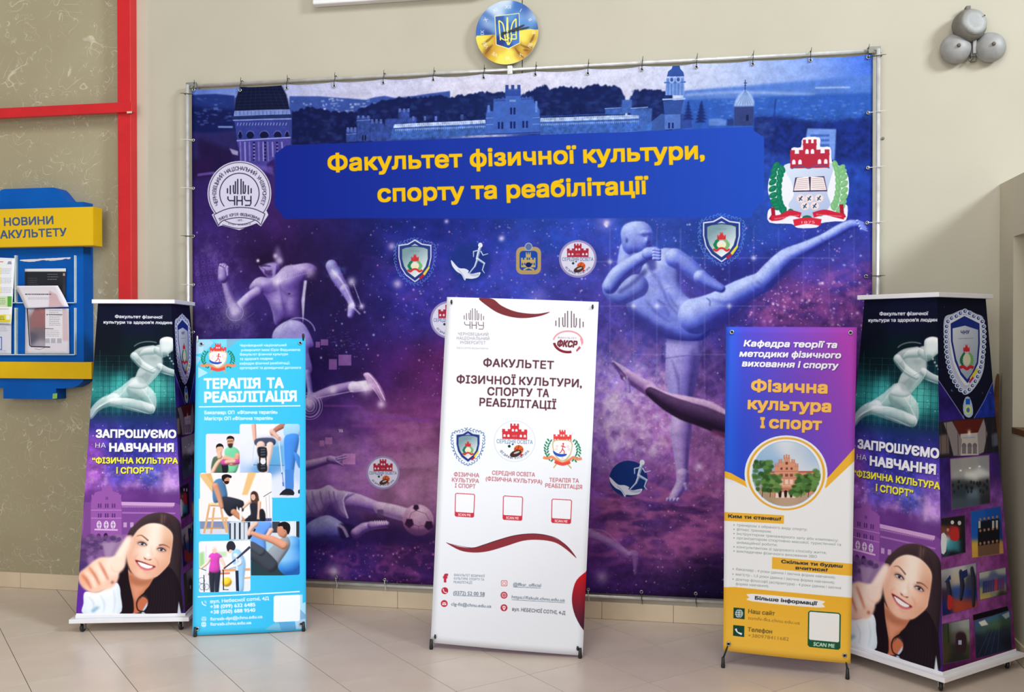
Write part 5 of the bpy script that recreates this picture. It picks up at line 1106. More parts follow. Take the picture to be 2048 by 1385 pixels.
    c.stroke(b((132, 1046), (140, 1068), (165, 1078)), [2.6, 1.8, 2.6], Wt, smooth=3); c.ring(*b.p(148, 1058), 5, 5, .8, Wt, 1, -80, 10); c.ring(*b.p(148, 1058), 3, 3, .8, Wt, 1, -80, 10); c.rect(*b.p(128, 1166), *b.p(168, 1200), (170, 225, 250), r=1.5); c.stroke(b((130, 1170), (148, 1188), (166, 1168)), 1, (80, 190, 240)); c.ell(*b.p(147, 1228), 5, 5.6, Wt); c.stroke(b((128, 1228), (166, 1227)), .8, (90, 200, 245)); c.ring(*b.p(147, 1228), 2, 5, .8, (90, 200, 245))
    qr_plate(c, b((702, 998), (912, 990), (910, 1200), (700, 1208)), (236, 242, 252), fill=(238, 243, 253))

# ---------------------------------------------------------------- white banner
def art_white(c):
    a = Crop(860, 580, .27431); b = Crop(850, 930, .28878)
    c.a[:] = rgb((236, 240, 250)); M_ = (122, 52, 58); G = (112, 92, 98); R = (192, 58, 72); D = (92, 52, 60)
    c.poly(a((355, 62), (455, 66), (520, 115), (610, 155), (700, 172), (790, 175), (875, 162), (810, 190), (700, 207), (600, 200), (500, 170), (420, 120)), M_, smooth=4)
    c.poly(b((142, 540), (230, 568), (320, 577), (400, 558), (500, 525), (620, 492), (740, 480), (850, 492), (940, 530), (1000, 580), (1048, 648), (980, 590), (900, 540), (790, 522), (680, 528), (560, 565), (440, 600), (340, 610), (240, 595)), (140, 52, 62), smooth=4); c.stroke(b((160, 548), (320, 577), (400, 558), (500, 525), (620, 492), (740, 480), (850, 492), (940, 530), (1048, 648)), [.4, 1.2, 1.2, .4], (60, 30, 40), smooth=4)
    c.poly(b((1112, 745), (1050, 800), (1022, 880), (1018, 960), (1040, 1050), (1092, 1142), (1130, 1142), (1130, 745)), (205, 30, 40), smooth=3, grad=((70, 40, 62), b.p(1080, 760), b.p(1070, 1130))); 
    logo_chnu(c, lambda p: a(*[(247+x*143+y*2, 133+y*150+x*5) for x, y in p]), G, 1.5)
    for t, x0, x1, y in (('ЧЕРНІВЕЦЬКИЙ', 203, 425, 333), ('НАЦІОНАЛЬНИЙ', 194, 432, 364), ('УНІВЕРСИТЕТ', 216, 405, 395)): c.text(t, a.p(x0, y-1), a.p(x1, y+4), 6.2, (135, 122, 135), spacing=1.1)
    c.text('ІМЕНІ ЮРІЯ ФЕДЬКОВИЧА', a.p(192, 430), a.p(426, 436), 3.6, (165, 155, 168))
    logo_bars(c, lambda p: a(*[(918+x*198, 150+y*185+x*8) for x, y in p]), G, 2.2)
    cx, cy = a.p(1005, 380)
    c.ring(cx, cy, 29, 21.5, 3.2, (222, 150, 158), 1, 190, 360, ); c.poly([(cx+26, cy-10), (cx+30, cy-6), (cx+31, cy+2), (cx+27, cy+8), (cx+26, cy), (cx+24, cy-6)], (222, 150, 158)); c.ring(cx, cy-1, 27.5, 21.5, 5, (125, 40, 50), 1, 75, 172); c.poly([(cx+16, cy+17), (cx+23, cy+8), (cx+26, cy+12), (cx+18, cy+20)], (175, 90, 98))
    c.text('ФАКУЛЬТЕТ', a.p(930, 355), a.p(1068, 361), 3.6, (130, 90, 95), shear=.1); c.text('ФКСР', a.p(926, 412), a.p(1066, 420), 12.5, (110, 48, 56), bold=.05, shear=.15)
    for t, x0, x1, y0, y1 in (('ФАКУЛЬТЕТ', 390, 900, 558, 578), ('ФІЗИЧНОЇ', 195, 622, 680, 692), ('КУЛЬТУРИ,', 652, 1104, 692, 711), ('СПОРТУ', 420, 745, 768, 779), ('ТА', 780, 865, 779, 783), ('РЕАБІЛІТАЦІЇ', 362, 916, 846, 870)):
        c.text(t, a.p(x0, y0), a.p(x1, y1), 15.6, D, bold=.025, spacing=1.05)
    # three small badges
    X, Y = a.p(277, 1142); beads(c, X, Y, 52, 62, 34, 3.0, (75, 110, 165)); shield(c, X, Y, 49, 66, silver=(225, 228, 235))
    X, Y = a.p(617, 1105); so_badge(c, X, Y, 40, ring=False, slope=.03)
    emblem_therapy(c, lambda p: a(*[(824+x*282, 1018+y*285+x*8) for x, y in p]), 78)
    for t, x0, x1, y0, y1 in (('ФІЗИЧНА', 200, 374, 80, 88), ('КУЛЬТУРА', 186, 372, 118, 128), ('І СПОРТ', 206, 348, 158, 166), ('СЕРЕДНЯ ОСВІТА', 464, 760, 70, 84), ('(ФІЗИЧНА КУЛЬТУРА)', 420, 810, 110, 134), ('ТЕРАПІЯ ТА', 860, 1064, 120, 126), ('РЕАБІЛІТАЦІЯ', 832, 1086, 158, 170)):
        c.text(t, b.p(x0, y0), b.p(x1, y1), 8.2, (178, 82, 92), bold=.012)
    for q in (((208, 196), (346, 204), (338, 368), (204, 360)), ((540, 214), (678, 222), (672, 390), (536, 382)), ((876, 236), (1018, 244), (1010, 412), (873, 404))): qr_plate(c, b(*q), (200, 55, 72), bar=True, text='SCAN ME', fill=(240, 243, 251))
    ic = (190, 52, 72)
    c.text('f', b.p(126, 814), b.p(153, 814), 16, ic, bold=.06)
    for x, y in ((134, 876), (130, 965), (547, 905), (547, 992)): c.ell(*b.p(x, y), 6.9, 6.9, ic)
    c.stroke(b((122, 864), (130, 884), (148, 890)), [2.2, 1.4, 2.2], (245, 245, 250), smooth=3); c.rect(*b.p(116, 956), *b.p(144, 976), (245, 240, 246)); c.stroke(b((116, 957), (130, 970), (144, 957)), 1, ic)
    c.rect(*b.p(526, 802), *b.p(570, 843), (215, 120, 135), r=2.5); c.rect(*b.p(531, 807), *b.p(565, 838), (244, 240, 248), r=2); c.ring(*b.p(548, 823), 3, 3, 1.1, (215, 120, 135)); c.ring(*b.p(547, 905), 4, 4, .9, (245, 230, 238)); c.stroke(b((532, 905), (562, 906)), .9, (245, 230, 238)); c.stroke(b((534, 896), (560, 897)), .7, (245, 230, 238)); c.stroke(b((534, 914), (560, 915)), .7, (245, 230, 238)); c.poly(b((536, 986), (547, 978), (559, 987), (547, 1010)), (245, 240, 246), smooth=3); c.ell(*b.p(547, 990), 1.3, 1.3, ic)
    T = (92, 108, 128)
    for t, x0, x1, y0, y1, h in (('ФАКУЛЬТЕТ ФІЗИЧНОЇ', 198, 412, 774, 781, 4.6), ('КУЛЬТУРИ, СПОРТУ ТА', 198, 408, 798, 805, 4.6), ('РЕАБІЛІТАЦІЇ', 196, 325, 823, 827, 4.6), ('(0372) 52 00 58', 194, 412, 902, 910, 7.6), ('clg-fit@chnu.edu.ua', 179, 458, 978, 992, 6.6), ('@ffksr_official', 610, 802, 840, 848, 6.6), ('https://fizkult.chnu.edu.ua', 600, 967, 926, 950, 6.4), ('вул. НЕБЕСНОЇ СОТНІ, 4-Д', 604, 970, 1012, 1040, 7.0)):
        c.text(t, b.p(x0, y0), b.p(x1, y1), h, T if h < 7 or 'в' not in t else (62, 70, 82), bold=.01 if h > 5 else 0)
    for p in (((194, 908), (412, 915)), ((610, 848), (802, 856)), ((600, 936), (967, 958))): c.stroke(b(*p), .8, T)

# ---------------------------------------------------------------- blue, violet and yellow banner
def art_yellow(c):
    a = Crop(1430, 640, .28873); b = Crop(1430, 1010, .27076)
    c.a[:] = rgb((236, 238, 242)); O_ = (238, 182, 62)
    c.poly(a((50, 30), (1010, 30), (1010, 895), (960, 930), (770, 1105), (210, 1130), (60, 1060)), (45, 80, 215), grad=((165, 70, 180), a.p(70, 600), a.p(975, 380)))
    c.poly(a((50, 30), (160, 30), (140, 1100), (50, 1060)), (45, 110, 240), .5, soft=8); c.poly(a((860, 60), (1010, 40), (1010, 700), (940, 600)), (185, 65, 185), .5, soft=10)
    c.poly(a((55, 1045), (110, 1062), (215, 1120), (230, 1165), (130, 1115), (55, 1090)), O_); c.poly(a((975, 880), (1010, 870), (1010, 940), (960, 985), (765, 1170), (750, 1120), (790, 1085)), O_)
    cx, cy = a.p(492, 1068)
    c.ell(cx, cy, 83, 77, (238, 238, 244)); c.ring(cx, cy, 75, 70, 6.5, (232, 176, 66)); c.ell(cx, cy, 68, 66, (150, 190, 230))
    # college photograph in the roundel
    t_ = np.linspace(0, 2*np.pi, 60, endpoint=False); disc = lambda: [(cx+67*math.cos(t), cy+64.5*math.sin(t)) for t in t_]
    c.clipfield(disc(), [(1540, 905, (165, 195, 228)), (1570, 890, (220, 226, 236)), (1600, 900, (190, 205, 228)), (1620, 920, (160, 190, 225)), (1520, 925, (150, 185, 225)), (1600, 925, (225, 228, 236)), (1550, 940, (140, 180, 225)), (1620, 940, (215, 222, 234)), (1570, 960, (150, 180, 220)), (1570, 1015, (190, 160, 135)), (1530, 1010, (175, 150, 120)), (1620, 1005, (180, 155, 130))], 14)
    bw = (218, 152, 122)
    c.poly(a((380, 1052), (700, 1048), (700, 1210), (380, 1210)), (215, 145, 118)); c.stroke(a((380, 1056), (700, 1054)), 3, (190, 90, 80)); c.rect(*a.p(412, 1020), *a.p(578, 1210), bw)
    for q, n in (((418, 1010, 576, 1060), 0), ((445, 985, 550, 1030), 0), ((478, 955, 520, 1000), 0)): c.rect(*a.p(q[0], q[1]), *a.p(q[2], q[3]), bw)
    for x, y in ((480, 938), (496, 932), (512, 936), (446, 968), (460, 966), (535, 966), (549, 968), (420, 995), (436, 992), (558, 992), (572, 996)): c.rect(*a.p(x-6, y), *a.p(x+5, y+28), (205, 138, 110))
    for x in (460, 497, 530): c.rect(*a.p(x-7, 1024), *a.p(x+8, 1040), (120, 70, 70)); c.rect(*a.p(x-12, 1068), *a.p(x+10, 1088), (130, 82, 78)); c.rect(*a.p(x-12, 1108), *a.p(x+10, 1140), (235, 205, 190))
    c.rect(*a.p(488, 985), *a.p(505, 1004), (120, 70, 70)); c.stroke(a((412, 1052), (578, 1050)), 1.2, (180, 112, 95)); c.stroke(a((412, 1098), (578, 1096)), 1.2, (180, 112, 95)); c.stroke(a((412, 1150), (578, 1148)), 3, (225, 175, 150))
    c.rect(*a.p(412, 1165), *a.p(578, 1235), (190, 125, 100))
    for x in (450, 490, 528): c.ell(*a.p(x, 1205), 4.2, 6.5, (45, 30, 32)); c.rect(*a.p(x-14, 1205), *a.p(x+14, 1230), (45, 30, 32))
    for x in (430, 470, 508, 546): c.poly(a((x-8, 1195), (x+8, 1195), (x+12, 1235), (x-12, 1235)), (235, 215, 200))
    rng = np.random.RandomState(9)
    for X0, X1, Y0, Y1, n in ((255, 390, 980, 1180, 70), (330, 450, 1080, 1190, 45), (570, 720, 1075, 1190, 70), (525, 610, 1140, 1215, 35), (690, 725, 1040, 1120, 16)):
        for _ in range(n):
            x, y = X0+(X1-X0)*rng.rand(), Y0+(Y1-Y0)*rng.rand()
            if (x-492)**2/238**2+(y-1068)**2/222**2 > .93: continue
            v = rng.rand(); X, Y = a.p(x, y); c.ell(X, Y, 4+3*rng.rand(), 3+2*rng.rand(), (int(35+75*v), int(70+85*v), int(32+50*v)), .85, soft=.5)
    for x in (330, 385, 600, 650): c.stroke(a((x, 1180), (x-4, 1230)), 1.2, (60, 45, 35))
    c.ring(cx, cy, 71.5, 67.5, 4, (240, 240, 244)); 
    W_ = (240, 240, 248); sh = ((45, 35, 110), .9, .9, .3)
    c.text('Кафедра теорії та', a.p(200, 183), a.p(840, 194), 12, W_, bold=.045, shear=.2, shadow=sh); c.text('методики фізичного', a.p(170, 254), a.p(868, 266), 12, W_, bold=.045, shear=.2, shadow=sh); c.text('виховання і спорту', a.p(188, 322), a.p(848, 338), 12, W_, bold=.045, shear=.2, shadow=sh)
    Yl = (246, 190, 92); s2 = ((70, 50, 120), .8, .8, .2)
    c.text('Фізична', a.p(254, 494), a.p(775, 508), 22, Yl, bold=.045, shadow=s2); c.text('культура', a.p(230, 616), a.p(800, 638), 22, Yl, bold=.045, shadow=s2); c.text('І', a.p(320, 746), a.p(340, 746), 19, Yl, bold=.07, shadow=s2); c.text('спорт', a.p(378, 748), a.p(735, 762), 22, Yl, bold=.045, shadow=s2)
    # text blocks
    c.poly(b((50, 54), (68, 55), (510, 80), (508, 143), (66, 120), (50, 119)), O_); c.poly(b((422, 388), (1030, 440), (1030, 530), (420, 475)), O_)
    dk = (38, 42, 60); gr = (128, 146, 140)
    c.text('Ким ти станеш?', b.p(98, 96), b.p(486, 118), 6.4, dk, bold=.045); c.text('Скільки ти будеш', b.p(490, 432), b.p(940, 466), 6.2, dk, bold=.045); c.text('вчитися?', b.p(596, 478), b.p(830, 496), 6.2, dk, bold=.045)
    for t, x0, x1, y0, y1, bl in (('тренером з обраного виду спорту;', 160, 680, 160, 194, 1), ('фітнес тренером;', 160, 415, 192, 209, 1), ('інструктором тренажерного залу або комплексу;', 160, 910, 224, 275, 1), ('організатором спортивно-масової, туристичної та', 160, 930, 256, 306, 1), ('анімаційної роботи;', 160, 458, 289, 308, 0), ('консультантом зі здорового способу життя;', 160, 822, 322, 366, 1), ('викладачем фізичного виховання ЗВО', 160, 752, 354, 395, 1),
                                  ('бакалавр - 4 роки (денна і заочна форма навчання);', 154, 888, 487, 548, 1), ('магістр - 1,5 роки (денна і заочна форма навчання);', 152, 882, 525, 586, 1), ('доктор філософії (аспірантура) - 4 роки (денна і заочна', 152, 930, 562, 626, 1), ('форма навчання).', 152, 398, 596, 612, 0)):
        c.text(t, b.p(x0, y0), b.p(x1, y1), 5.2, gr)
        if bl: c.ell(*b.p(x0-20, y0-9), 1.2, 1.2, gr)
    c.poly(b((50, 614), (150, 612), (1030, 692), (1030, 1230), (50, 1140)), (236, 178, 52), grad=((240, 190, 75), b.p(500, 640), b.p(500, 1150)))
    c.poly(b((275, 660), (770, 706), (792, 735), (770, 762), (275, 716), (253, 688)), (240, 238, 240), smooth=3); c.text('Більше інформації', b.p(295, 702), b.p(754, 743), 6.6, (30, 40, 50), bold=.045)
    gn = (28, 68, 58)
    for q in (((136, 763), (219, 770), (218, 850), (135, 842)), ((134, 893), (217, 900), (215, 981), (132, 972))): c.poly(b(*q), gn, smooth=0)
    X, Y = b.p(177, 808); c.ell(X, Y, 8, 8.5, (205, 212, 215)); c.ring(X, Y, 3.5, 7.6, .8, gn); c.stroke([(X-8, Y-.5), (X+8, Y+.8)], .8, gn); c.stroke([(X-7, Y-4.5), (X+7, Y-3.4)], .7, gn); c.stroke([(X-7, Y+3.5), (X+7, Y+4.6)], .7, gn)
    c.stroke(b((152, 920), (165, 945), (198, 960)), [4.5, 2.2, 4.5], (238, 240, 242), smooth=4)
    c.text('Наш сайт', b.p(245, 804), b.p(440, 820), 8.2, (95, 78, 42), bold=.02); c.text('tomfv-fks.chnu.edu.ua', b.p(243, 850), b.p(626, 886), 7.0, (140, 112, 52)); c.text('Телефон', b.p(241, 938), b.p(420, 953), 8.2, (95, 78, 42), bold=.02); c.text('+380978411682', b.p(243, 980), b.p(544, 1006), 7.2, (150, 118, 50))
    qr_plate(c, b((688, 782), (930, 802), (926, 1076), (684, 1050)), (30, 88, 60), bar=True, text='SCAN ME', tcol=(215, 235, 220), fill=(238, 238, 238))

# ---------------------------------------------------------------- tower, front face
def art_tower_front(c):
    a = Crop(130, 580, .27424); b = Crop(130, 940, .24540)
    c.field([(210, 610, (12, 16, 40)), (340, 610, (14, 18, 44)), (280, 640, (14, 18, 46)), (210, 680, (10, 16, 30)), (340, 680, (10, 18, 34)), (280, 700, (8, 26, 34)), (220, 720, (6, 22, 28)), (340, 720, (10, 36, 48)), (200, 755, (10, 52, 58)), (280, 750, (10, 40, 48)), (350, 750, (12, 48, 58)), (195, 775, (60, 165, 165)), (240, 778, (60, 175, 172)), (310, 778, (90, 200, 190)), (350, 778, (60, 160, 160)), (195, 795, (35, 130, 125)), (280, 795, (40, 140, 130)), (350, 795, (30, 110, 110)), (195, 815, (12, 70, 72)), (350, 815, (12, 62, 70)), (280, 820, (14, 60, 66)), (190, 833, (20, 30, 70)), (280, 833, (18, 36, 70)), (350, 833, (18, 30, 66)),
             (190, 850, (70, 60, 170)), (280, 850, (50, 55, 160)), (350, 850, (55, 50, 150)), (185, 890, (130, 70, 180)), (230, 890, (60, 55, 160)), (280, 900, (50, 50, 150)), (340, 890, (75, 60, 165)), (180, 930, (135, 75, 175)), (240, 930, (70, 60, 165)), (350, 930, (110, 75, 175)), (180, 955, (165, 90, 190)), (240, 950, (90, 75, 185)), (300, 950, (70, 80, 185)), (350, 960, (165, 120, 205)), (200, 975, (150, 95, 195)), (260, 985, (150, 100, 190)), (330, 985, (170, 130, 205)), (180, 1000, (125, 60, 150)), (270, 990, (85, 45, 120)), (300, 1000, (75, 40, 115)), (350, 1000, (90, 60, 130)),
             (190, 1050, (150, 90, 165)), (270, 1050, (140, 80, 160)), (350, 1050, (110, 70, 140)), (180, 1100, (90, 60, 110)), (170, 1150, (70, 50, 110)), (220, 1100, (150, 120, 160)), (160, 1200, (100, 50, 165)), (380, 1200, (60, 35, 110)), (370, 1100, (60, 40, 90)), (375, 1150, (55, 35, 100))], 16)
    # digital grid
    for k in range(26):
        x = 200+6.4*k; c.stroke([(x, 700+((k*37) % 30)), (x-.3, 832)], .9, (5, 26, 32) if k % 2 else (120, 220, 215), .55 if k % 2 else .22)
    for k in range(22): c.stroke([(190, 712+k*5.6), (362, 712+k*5.6)], .8, (8, 34, 40) if k % 2 else (70, 170, 165), .4 if k % 2 else .18)
    c.stars(60, [(185, 760), (362, 800)], 5, [(180, 255, 245)], (.4, 1.4), (.2, .7))
    c.noise(.35, 12, 4, 51, box=[(180, 845), (368, 845), (372, 1000), (170, 1000)], soft=5); c.noise(.5, 14, 5, 52, box=[(180, 930), (370, 930), (372, 990), (170, 990)], soft=6, color=(235, 190, 235), thr=(.5, .8)); c.stars(150, [(175, 845), (370, 985)], 6, [(220, 220, 250), (200, 180, 240)], (.35, 1.1), (.3, .9))
    # running wire-glass man
    g = ((96, 128, 130), (176, 196, 198), (248, 252, 254)); s_ = .27424
    def GL(p, r, al=.74, **kw): c.limb(a(*p), [v*s_ for v in r], g, L=(.15, -.6, .5), alpha=al, **kw)
    c.ring(*a.p(610, 440), 32, 17, 1.8, (170, 180, 182), .7, 205, 300, soft=.5)
    GL([(520, 715), (440, 760), (350, 800)], [80, 62, 46]); GL([(360, 800), (290, 820), (230, 860), (185, 920)], [46, 40, 30, 24]); GL([(520, 720), (600, 780), (625, 850)], [72, 60, 40]); GL([(620, 870), (540, 850), (440, 830), (340, 820)], [38, 44, 42, 30])
    c.body(a((500, 660), (530, 590), (560, 540), (540, 480), (570, 435), (640, 420), (690, 425), (708, 500), (700, 580), (640, 660), (580, 720), (490, 720), (455, 700)), g, L=(.1, -.5, .6), puff=(2, 5), alpha=.8, bumps=[(*a.p(650, 480), 10, 8, 3), (*a.p(610, 610), 6, 12, 2)])
    GL([(640, 440), (560, 450), (510, 480)], [36, 32, 30]); GL([(505, 485), (560, 545), (640, 590)], [30, 28, 24]); GL([(690, 560), (740, 590), (790, 605)], [26, 25, 24]); GL([(685, 440), (715, 460)], [40, 36])
    c.body(a((690, 400), (695, 362), (735, 345), (780, 352), (798, 385), (790, 420), (785, 445), (765, 460), (750, 475), (725, 465), (700, 470), (688, 440)), g, L=(.1, -.5, .6), puff=(2, 4)); c.stroke(a((560, 640), (600, 600), (680, 560)), 1, (150, 165, 170), .7, smooth=3)
    c.poly(a((520, 640), (600, 600), (640, 620), (590, 690), (540, 680)), (95, 115, 120), .35, soft=2)
    for q in (((480, 480), (560, 560), (650, 600)), ((540, 440), (640, 415), (690, 430)), ((455, 700), (400, 770), (300, 815), (205, 880)), ((520, 800), (430, 795), (330, 810), (230, 870), (190, 930)), ((640, 900), (650, 860), (600, 770), (560, 720)), ((610, 905), (520, 875), (420, 850)), ((705, 450), (712, 520), (690, 600), (600, 700)), ((700, 545), (760, 575), (805, 590)), ((690, 600), (740, 615), (795, 630)), ((690, 400), (700, 360), (740, 345), (785, 355), (798, 390))): c.stroke(a(*q), [.5, 1.1, .5], (252, 254, 255), .8, smooth=5, soft=.3)
    for k in range(14): c.stroke(a((360-8*k, 800+3*k), (250-2*k, 850+2*k)), .5, (235, 245, 245), .25); c.stroke(a((450+12*k, 700), (520+10*k, 850)), .5, (240, 248, 248), .2)
    for k in range(6): c.dot(*a.p(752+13*k, 480+20*k), 1.3, (230, 240, 245), .8)
    W_ = (238, 238, 246); sh = ((15, 15, 40), .8, .9, .4)
    c.text('Факультет фізичної', a.p(365, 205), a.p(712, 210), 5.8, W_, bold=.045); c.text("культури та здоров'я людини", a.p(282, 246), a.p(793, 250), 5.8, W_, bold=.045)
    c.text('ЗАПРОШУЄМО', a.p(228, 1077), a.p(808, 1080), 15.2, W_, bold=.05, shadow=sh); c.text('НА', a.p(222, 1152), a.p(298, 1152), 9.6, W_, shadow=sh); c.text('НАВЧАННЯ', a.p(326, 1178), a.p(790, 1180), 15.6, W_, bold=.055, shadow=sh)
    Yl = (248, 240, 70); c.text('“ФІЗИЧНА КУЛЬТУРА', a.p(200, 1266), a.p(822, 1268), 11.4, Yl, bold=.04, shadow=sh); c.text('і СПОРТ”', a.p(376, 1340), a.p(642, 1340), 11.8, Yl, bold=.04, shadow=sh)
    # residence in violet
    V = (150, 88, 170); V2 = (170, 110, 185); dk = (85, 45, 115)
    c.poly(b((180, 190), (240, 150), (330, 170), (470, 150), (560, 140), (640, 170), (740, 150), (800, 200), (960, 170), (965, 300), (160, 300)), (100, 50, 130), .75, soft=4, smooth=3)
    c.poly(b((160, 265), (215, 265), (215, 540), (145, 560)), (125, 70, 145)); c.poly(b((460, 265), (900, 270), (960, 300), (968, 420), (900, 470), (460, 530)), (125, 72, 150)); c.poly(b((450, 262), (895, 270), (890, 298), (460, 292)), (205, 160, 210))
    for k in range(32): c.poly(b((465+13*k, 298), (471+13*k, 312), (478+13*k, 298)), (195, 150, 205), .8)
    c.poly(b((465, 345), (900, 350), (900, 362), (465, 358)), (165, 110, 185)); 
    for x in (490, 545, 600): c.rect(*b.p(x-14, 430), *b.p(x+14, 470), (215, 180, 220), .75)
    c.poly(b((245, 185), (300, 170), (300, 150), (385, 150), (390, 175), (440, 190), (460, 250), (462, 530), (210, 530), (212, 250)), V, soft=.4)
    for x in (312, 340, 366): c.rect(*b.p(x-6, 124), *b.p(x+10, 155), V)
    for x in (222, 250, 275, 400, 428, 450): c.rect(*b.p(x-6, 175+abs(x-340)*.25), *b.p(x+8, 205+abs(x-340)*.25), V)
    for y, w, n in ((295, 7, 3), (375, 8, 3)):
        for cx0 in (283, 340, 396):
            for d in (-9, 9): c.rect(*b.p(cx0+d-5, y-18), *b.p(cx0+d+5, y+16), dk)
    c.rect(*b.p(332, 222), *b.p(338, 246), dk); c.rect(*b.p(344, 222), *b.p(350, 246), dk)
    for y in (330, 395): c.stroke(b((212, y), (462, y)), 1.4, (190, 135, 200))
    for cx0 in (278, 336, 392):
        c.ell(*b.p(cx0, 450), 5, 8, (225, 200, 232)); c.stroke(b((cx0, 425), (cx0, 480)), 1, dk); c.stroke(b((cx0-14, 450), (cx0+14, 450)), 1, dk)
    c.stroke(b((240, 488), (430, 492)), 3.2, (220, 180, 225)); c.ell(*b.p(332, 545), 4.5, 7, (50, 25, 70)); c.rect(*b.p(314, 545), *b.p(350, 580), (50, 25, 70)); c.ell(*b.p(275, 540), 4, 5, (85, 50, 100))
    rng = np.random.RandomState(8)
    for _ in range(120):
        x, y = 145+300*rng.rand(), 540+200*rng.rand()
        if x > 300 and y > 590: continue
        v = rng.rand(); c.ell(*b.p(x, y), 4+4*rng.rand(), 3+3*rng.rand(), (int(75+60*v), int(50+45*v), int(100+55*v)), .7, soft=.6)
    c.poly(b((300, 600), (420, 590), (360, 720), (330, 710)), (175, 145, 185), .7, soft=2); c.poly(b((180, 720), (230, 700), (240, 760), (190, 780)), (185, 130, 195), .6, soft=1.5)
    c.poly(b((85, 1000), (165, 980), (170, 1175), (85, 1178)), (95, 45, 160))
    # young woman with raised thumb
    w = Crop(140, 990, .18051)
    hd3 = ((14, 9, 15), (34, 24, 32), (74, 56, 60))
    c.body(w((640, 440), (720, 330), (830, 240), (950, 200), (1080, 205), (1180, 260), (1230, 350), (1242, 600), (1228, 900), (1225, 1100), (1205, 1320), (540, 1320), (562, 1060), (525, 960), (532, 850), (600, 740), (640, 640)), hd3, L=(-.2, -.6, .7), puff=(3, 8), gain=.7)
    for k in range(14): c.stroke(w((1090+6*k, 260+14*k), (1160+5*k, 520), (1140+7*k, 900), (960+18*k, 1310)), 1.0, (82, 62, 70) if k % 2 else (14, 9, 14), .3, smooth=5, soft=.5)
    for k in range(7): c.stroke(w((900-26*k, 225+18*k), (800-22*k, 330+18*k), (720-14*k, 430+8*k)), .9, (70, 52, 56), .3, smooth=4, soft=.4)
    c.poly(w((1010, 205), (1060, 230), (1040, 330), (1000, 322)), (120, 92, 88), .7, soft=2); c.stroke(w((1035, 205), (1032, 330)), 1, (30, 18, 22), .8, soft=.4)
    c.body(w((640, 830), (700, 880), (930, 930), (870, 1040), (800, 1110), (742, 1200), (700, 1160), (660, 1000)), ((120, 62, 42), (190, 116, 84), (222, 152, 122)), L=(-.1, -.2, .9), puff=(3, 6), smooth=4); c.poly(w((650, 870), (780, 940), (920, 930), (860, 1000), (740, 1010), (660, 960)), (150, 82, 56), .55, soft=3, smooth=3)
    c.poly(w((700, 1150), (745, 1200), (800, 1130), (862, 1170), (860, 1240), (800, 1290), (720, 1320), (690, 1320)), (196, 110, 78), smooth=2, soft=.5); c.poly(w((805, 1280), (858, 1190), (850, 1320), (790, 1320)), (186, 206, 230), soft=.6)
    c.poly(w((640, 820), (655, 960), (690, 1120), (706, 1220), (690, 1320), (540, 1320), (560, 1060), (525, 940), (560, 840), (620, 760)), (28, 18, 26), smooth=4, soft=.4); c.poly(w((935, 920), (880, 1010), (820, 1090), (865, 1150), (862, 1230), (840, 1320), (1210, 1320), (1220, 1000), (1100, 800), (1000, 880)), (30, 21, 29), smooth=4, soft=.5)
    c.stroke(w((830, 1090), (760, 1150), (738, 1220), (760, 1285), (830, 1290), (862, 1240)), 2.2, (24, 14, 20), smooth=5, soft=.3)
    for k in range(10): c.stroke(w((900+26*k, 1000-14*k), (905+28*k, 1150), (860+34*k, 1315)), .9, (66, 50, 60), .35, smooth=4, soft=.4)
    face = w((635, 640), (650, 560), (710, 450), (780, 370), (880, 322), (1000, 328), (1090, 380), (1137, 450), (1132, 560), (1112, 700), (1090, 775), (1020, 855), (950, 912), (850, 938), (760, 922), (690, 865), (650, 780), (632, 700))
    c.ell(*w.p(1090, 745), 3, 6, (205, 140, 112), rot=.3)
    c.poly(face, (250, 216, 196), smooth=5, soft=.6)
    c.clipfield(face, [(w.p(*q)[0], w.p(*q)[1], col) for q, col in (((940, 400), (254, 240, 228)), ((800, 420), (246, 206, 182)), ((1090, 430), (236, 188, 160)), ((1125, 560), (214, 156, 128)), ((900, 520), (254, 236, 222)), ((700, 520), (232, 176, 148)), ((660, 640), (226, 166, 138)), ((760, 640), (252, 222, 204)), ((870, 640), (255, 240, 228)), ((1010, 700), (252, 214, 192)), ((1080, 680), (226, 164, 134)), ((680, 740), (240, 186, 158)), ((900, 740), (244, 198, 174)), ((990, 780), (236, 178, 150)), ((1050, 800), (214, 148, 118)), ((700, 840), (230, 164, 134)), ((780, 880), (250, 212, 190)), ((860, 890), (252, 216, 194)), ((940, 880), (226, 164, 134)), ((850, 930), (222, 156, 126)))], 11, .95, soft=1.0, smooth=5)
    c.stroke(w((632, 650), (640, 760), (690, 862), (770, 926), (850, 940), (945, 915)), [1.5, 2, 2.4, 2.4, 2], (196, 126, 96), .55, smooth=5, soft=1.2)
    for q, wd in ((((738, 462), (785, 450), (830, 478), (868, 512)), [.8, 1.8, 2.6, 3.2]), (((985, 562), (1030, 556), (1070, 568), (1106, 592)), [3.2, 2.6, 1.8, .7])): c.stroke(w(*q), wd, (104, 62, 54), .8, smooth=5, soft=.7)
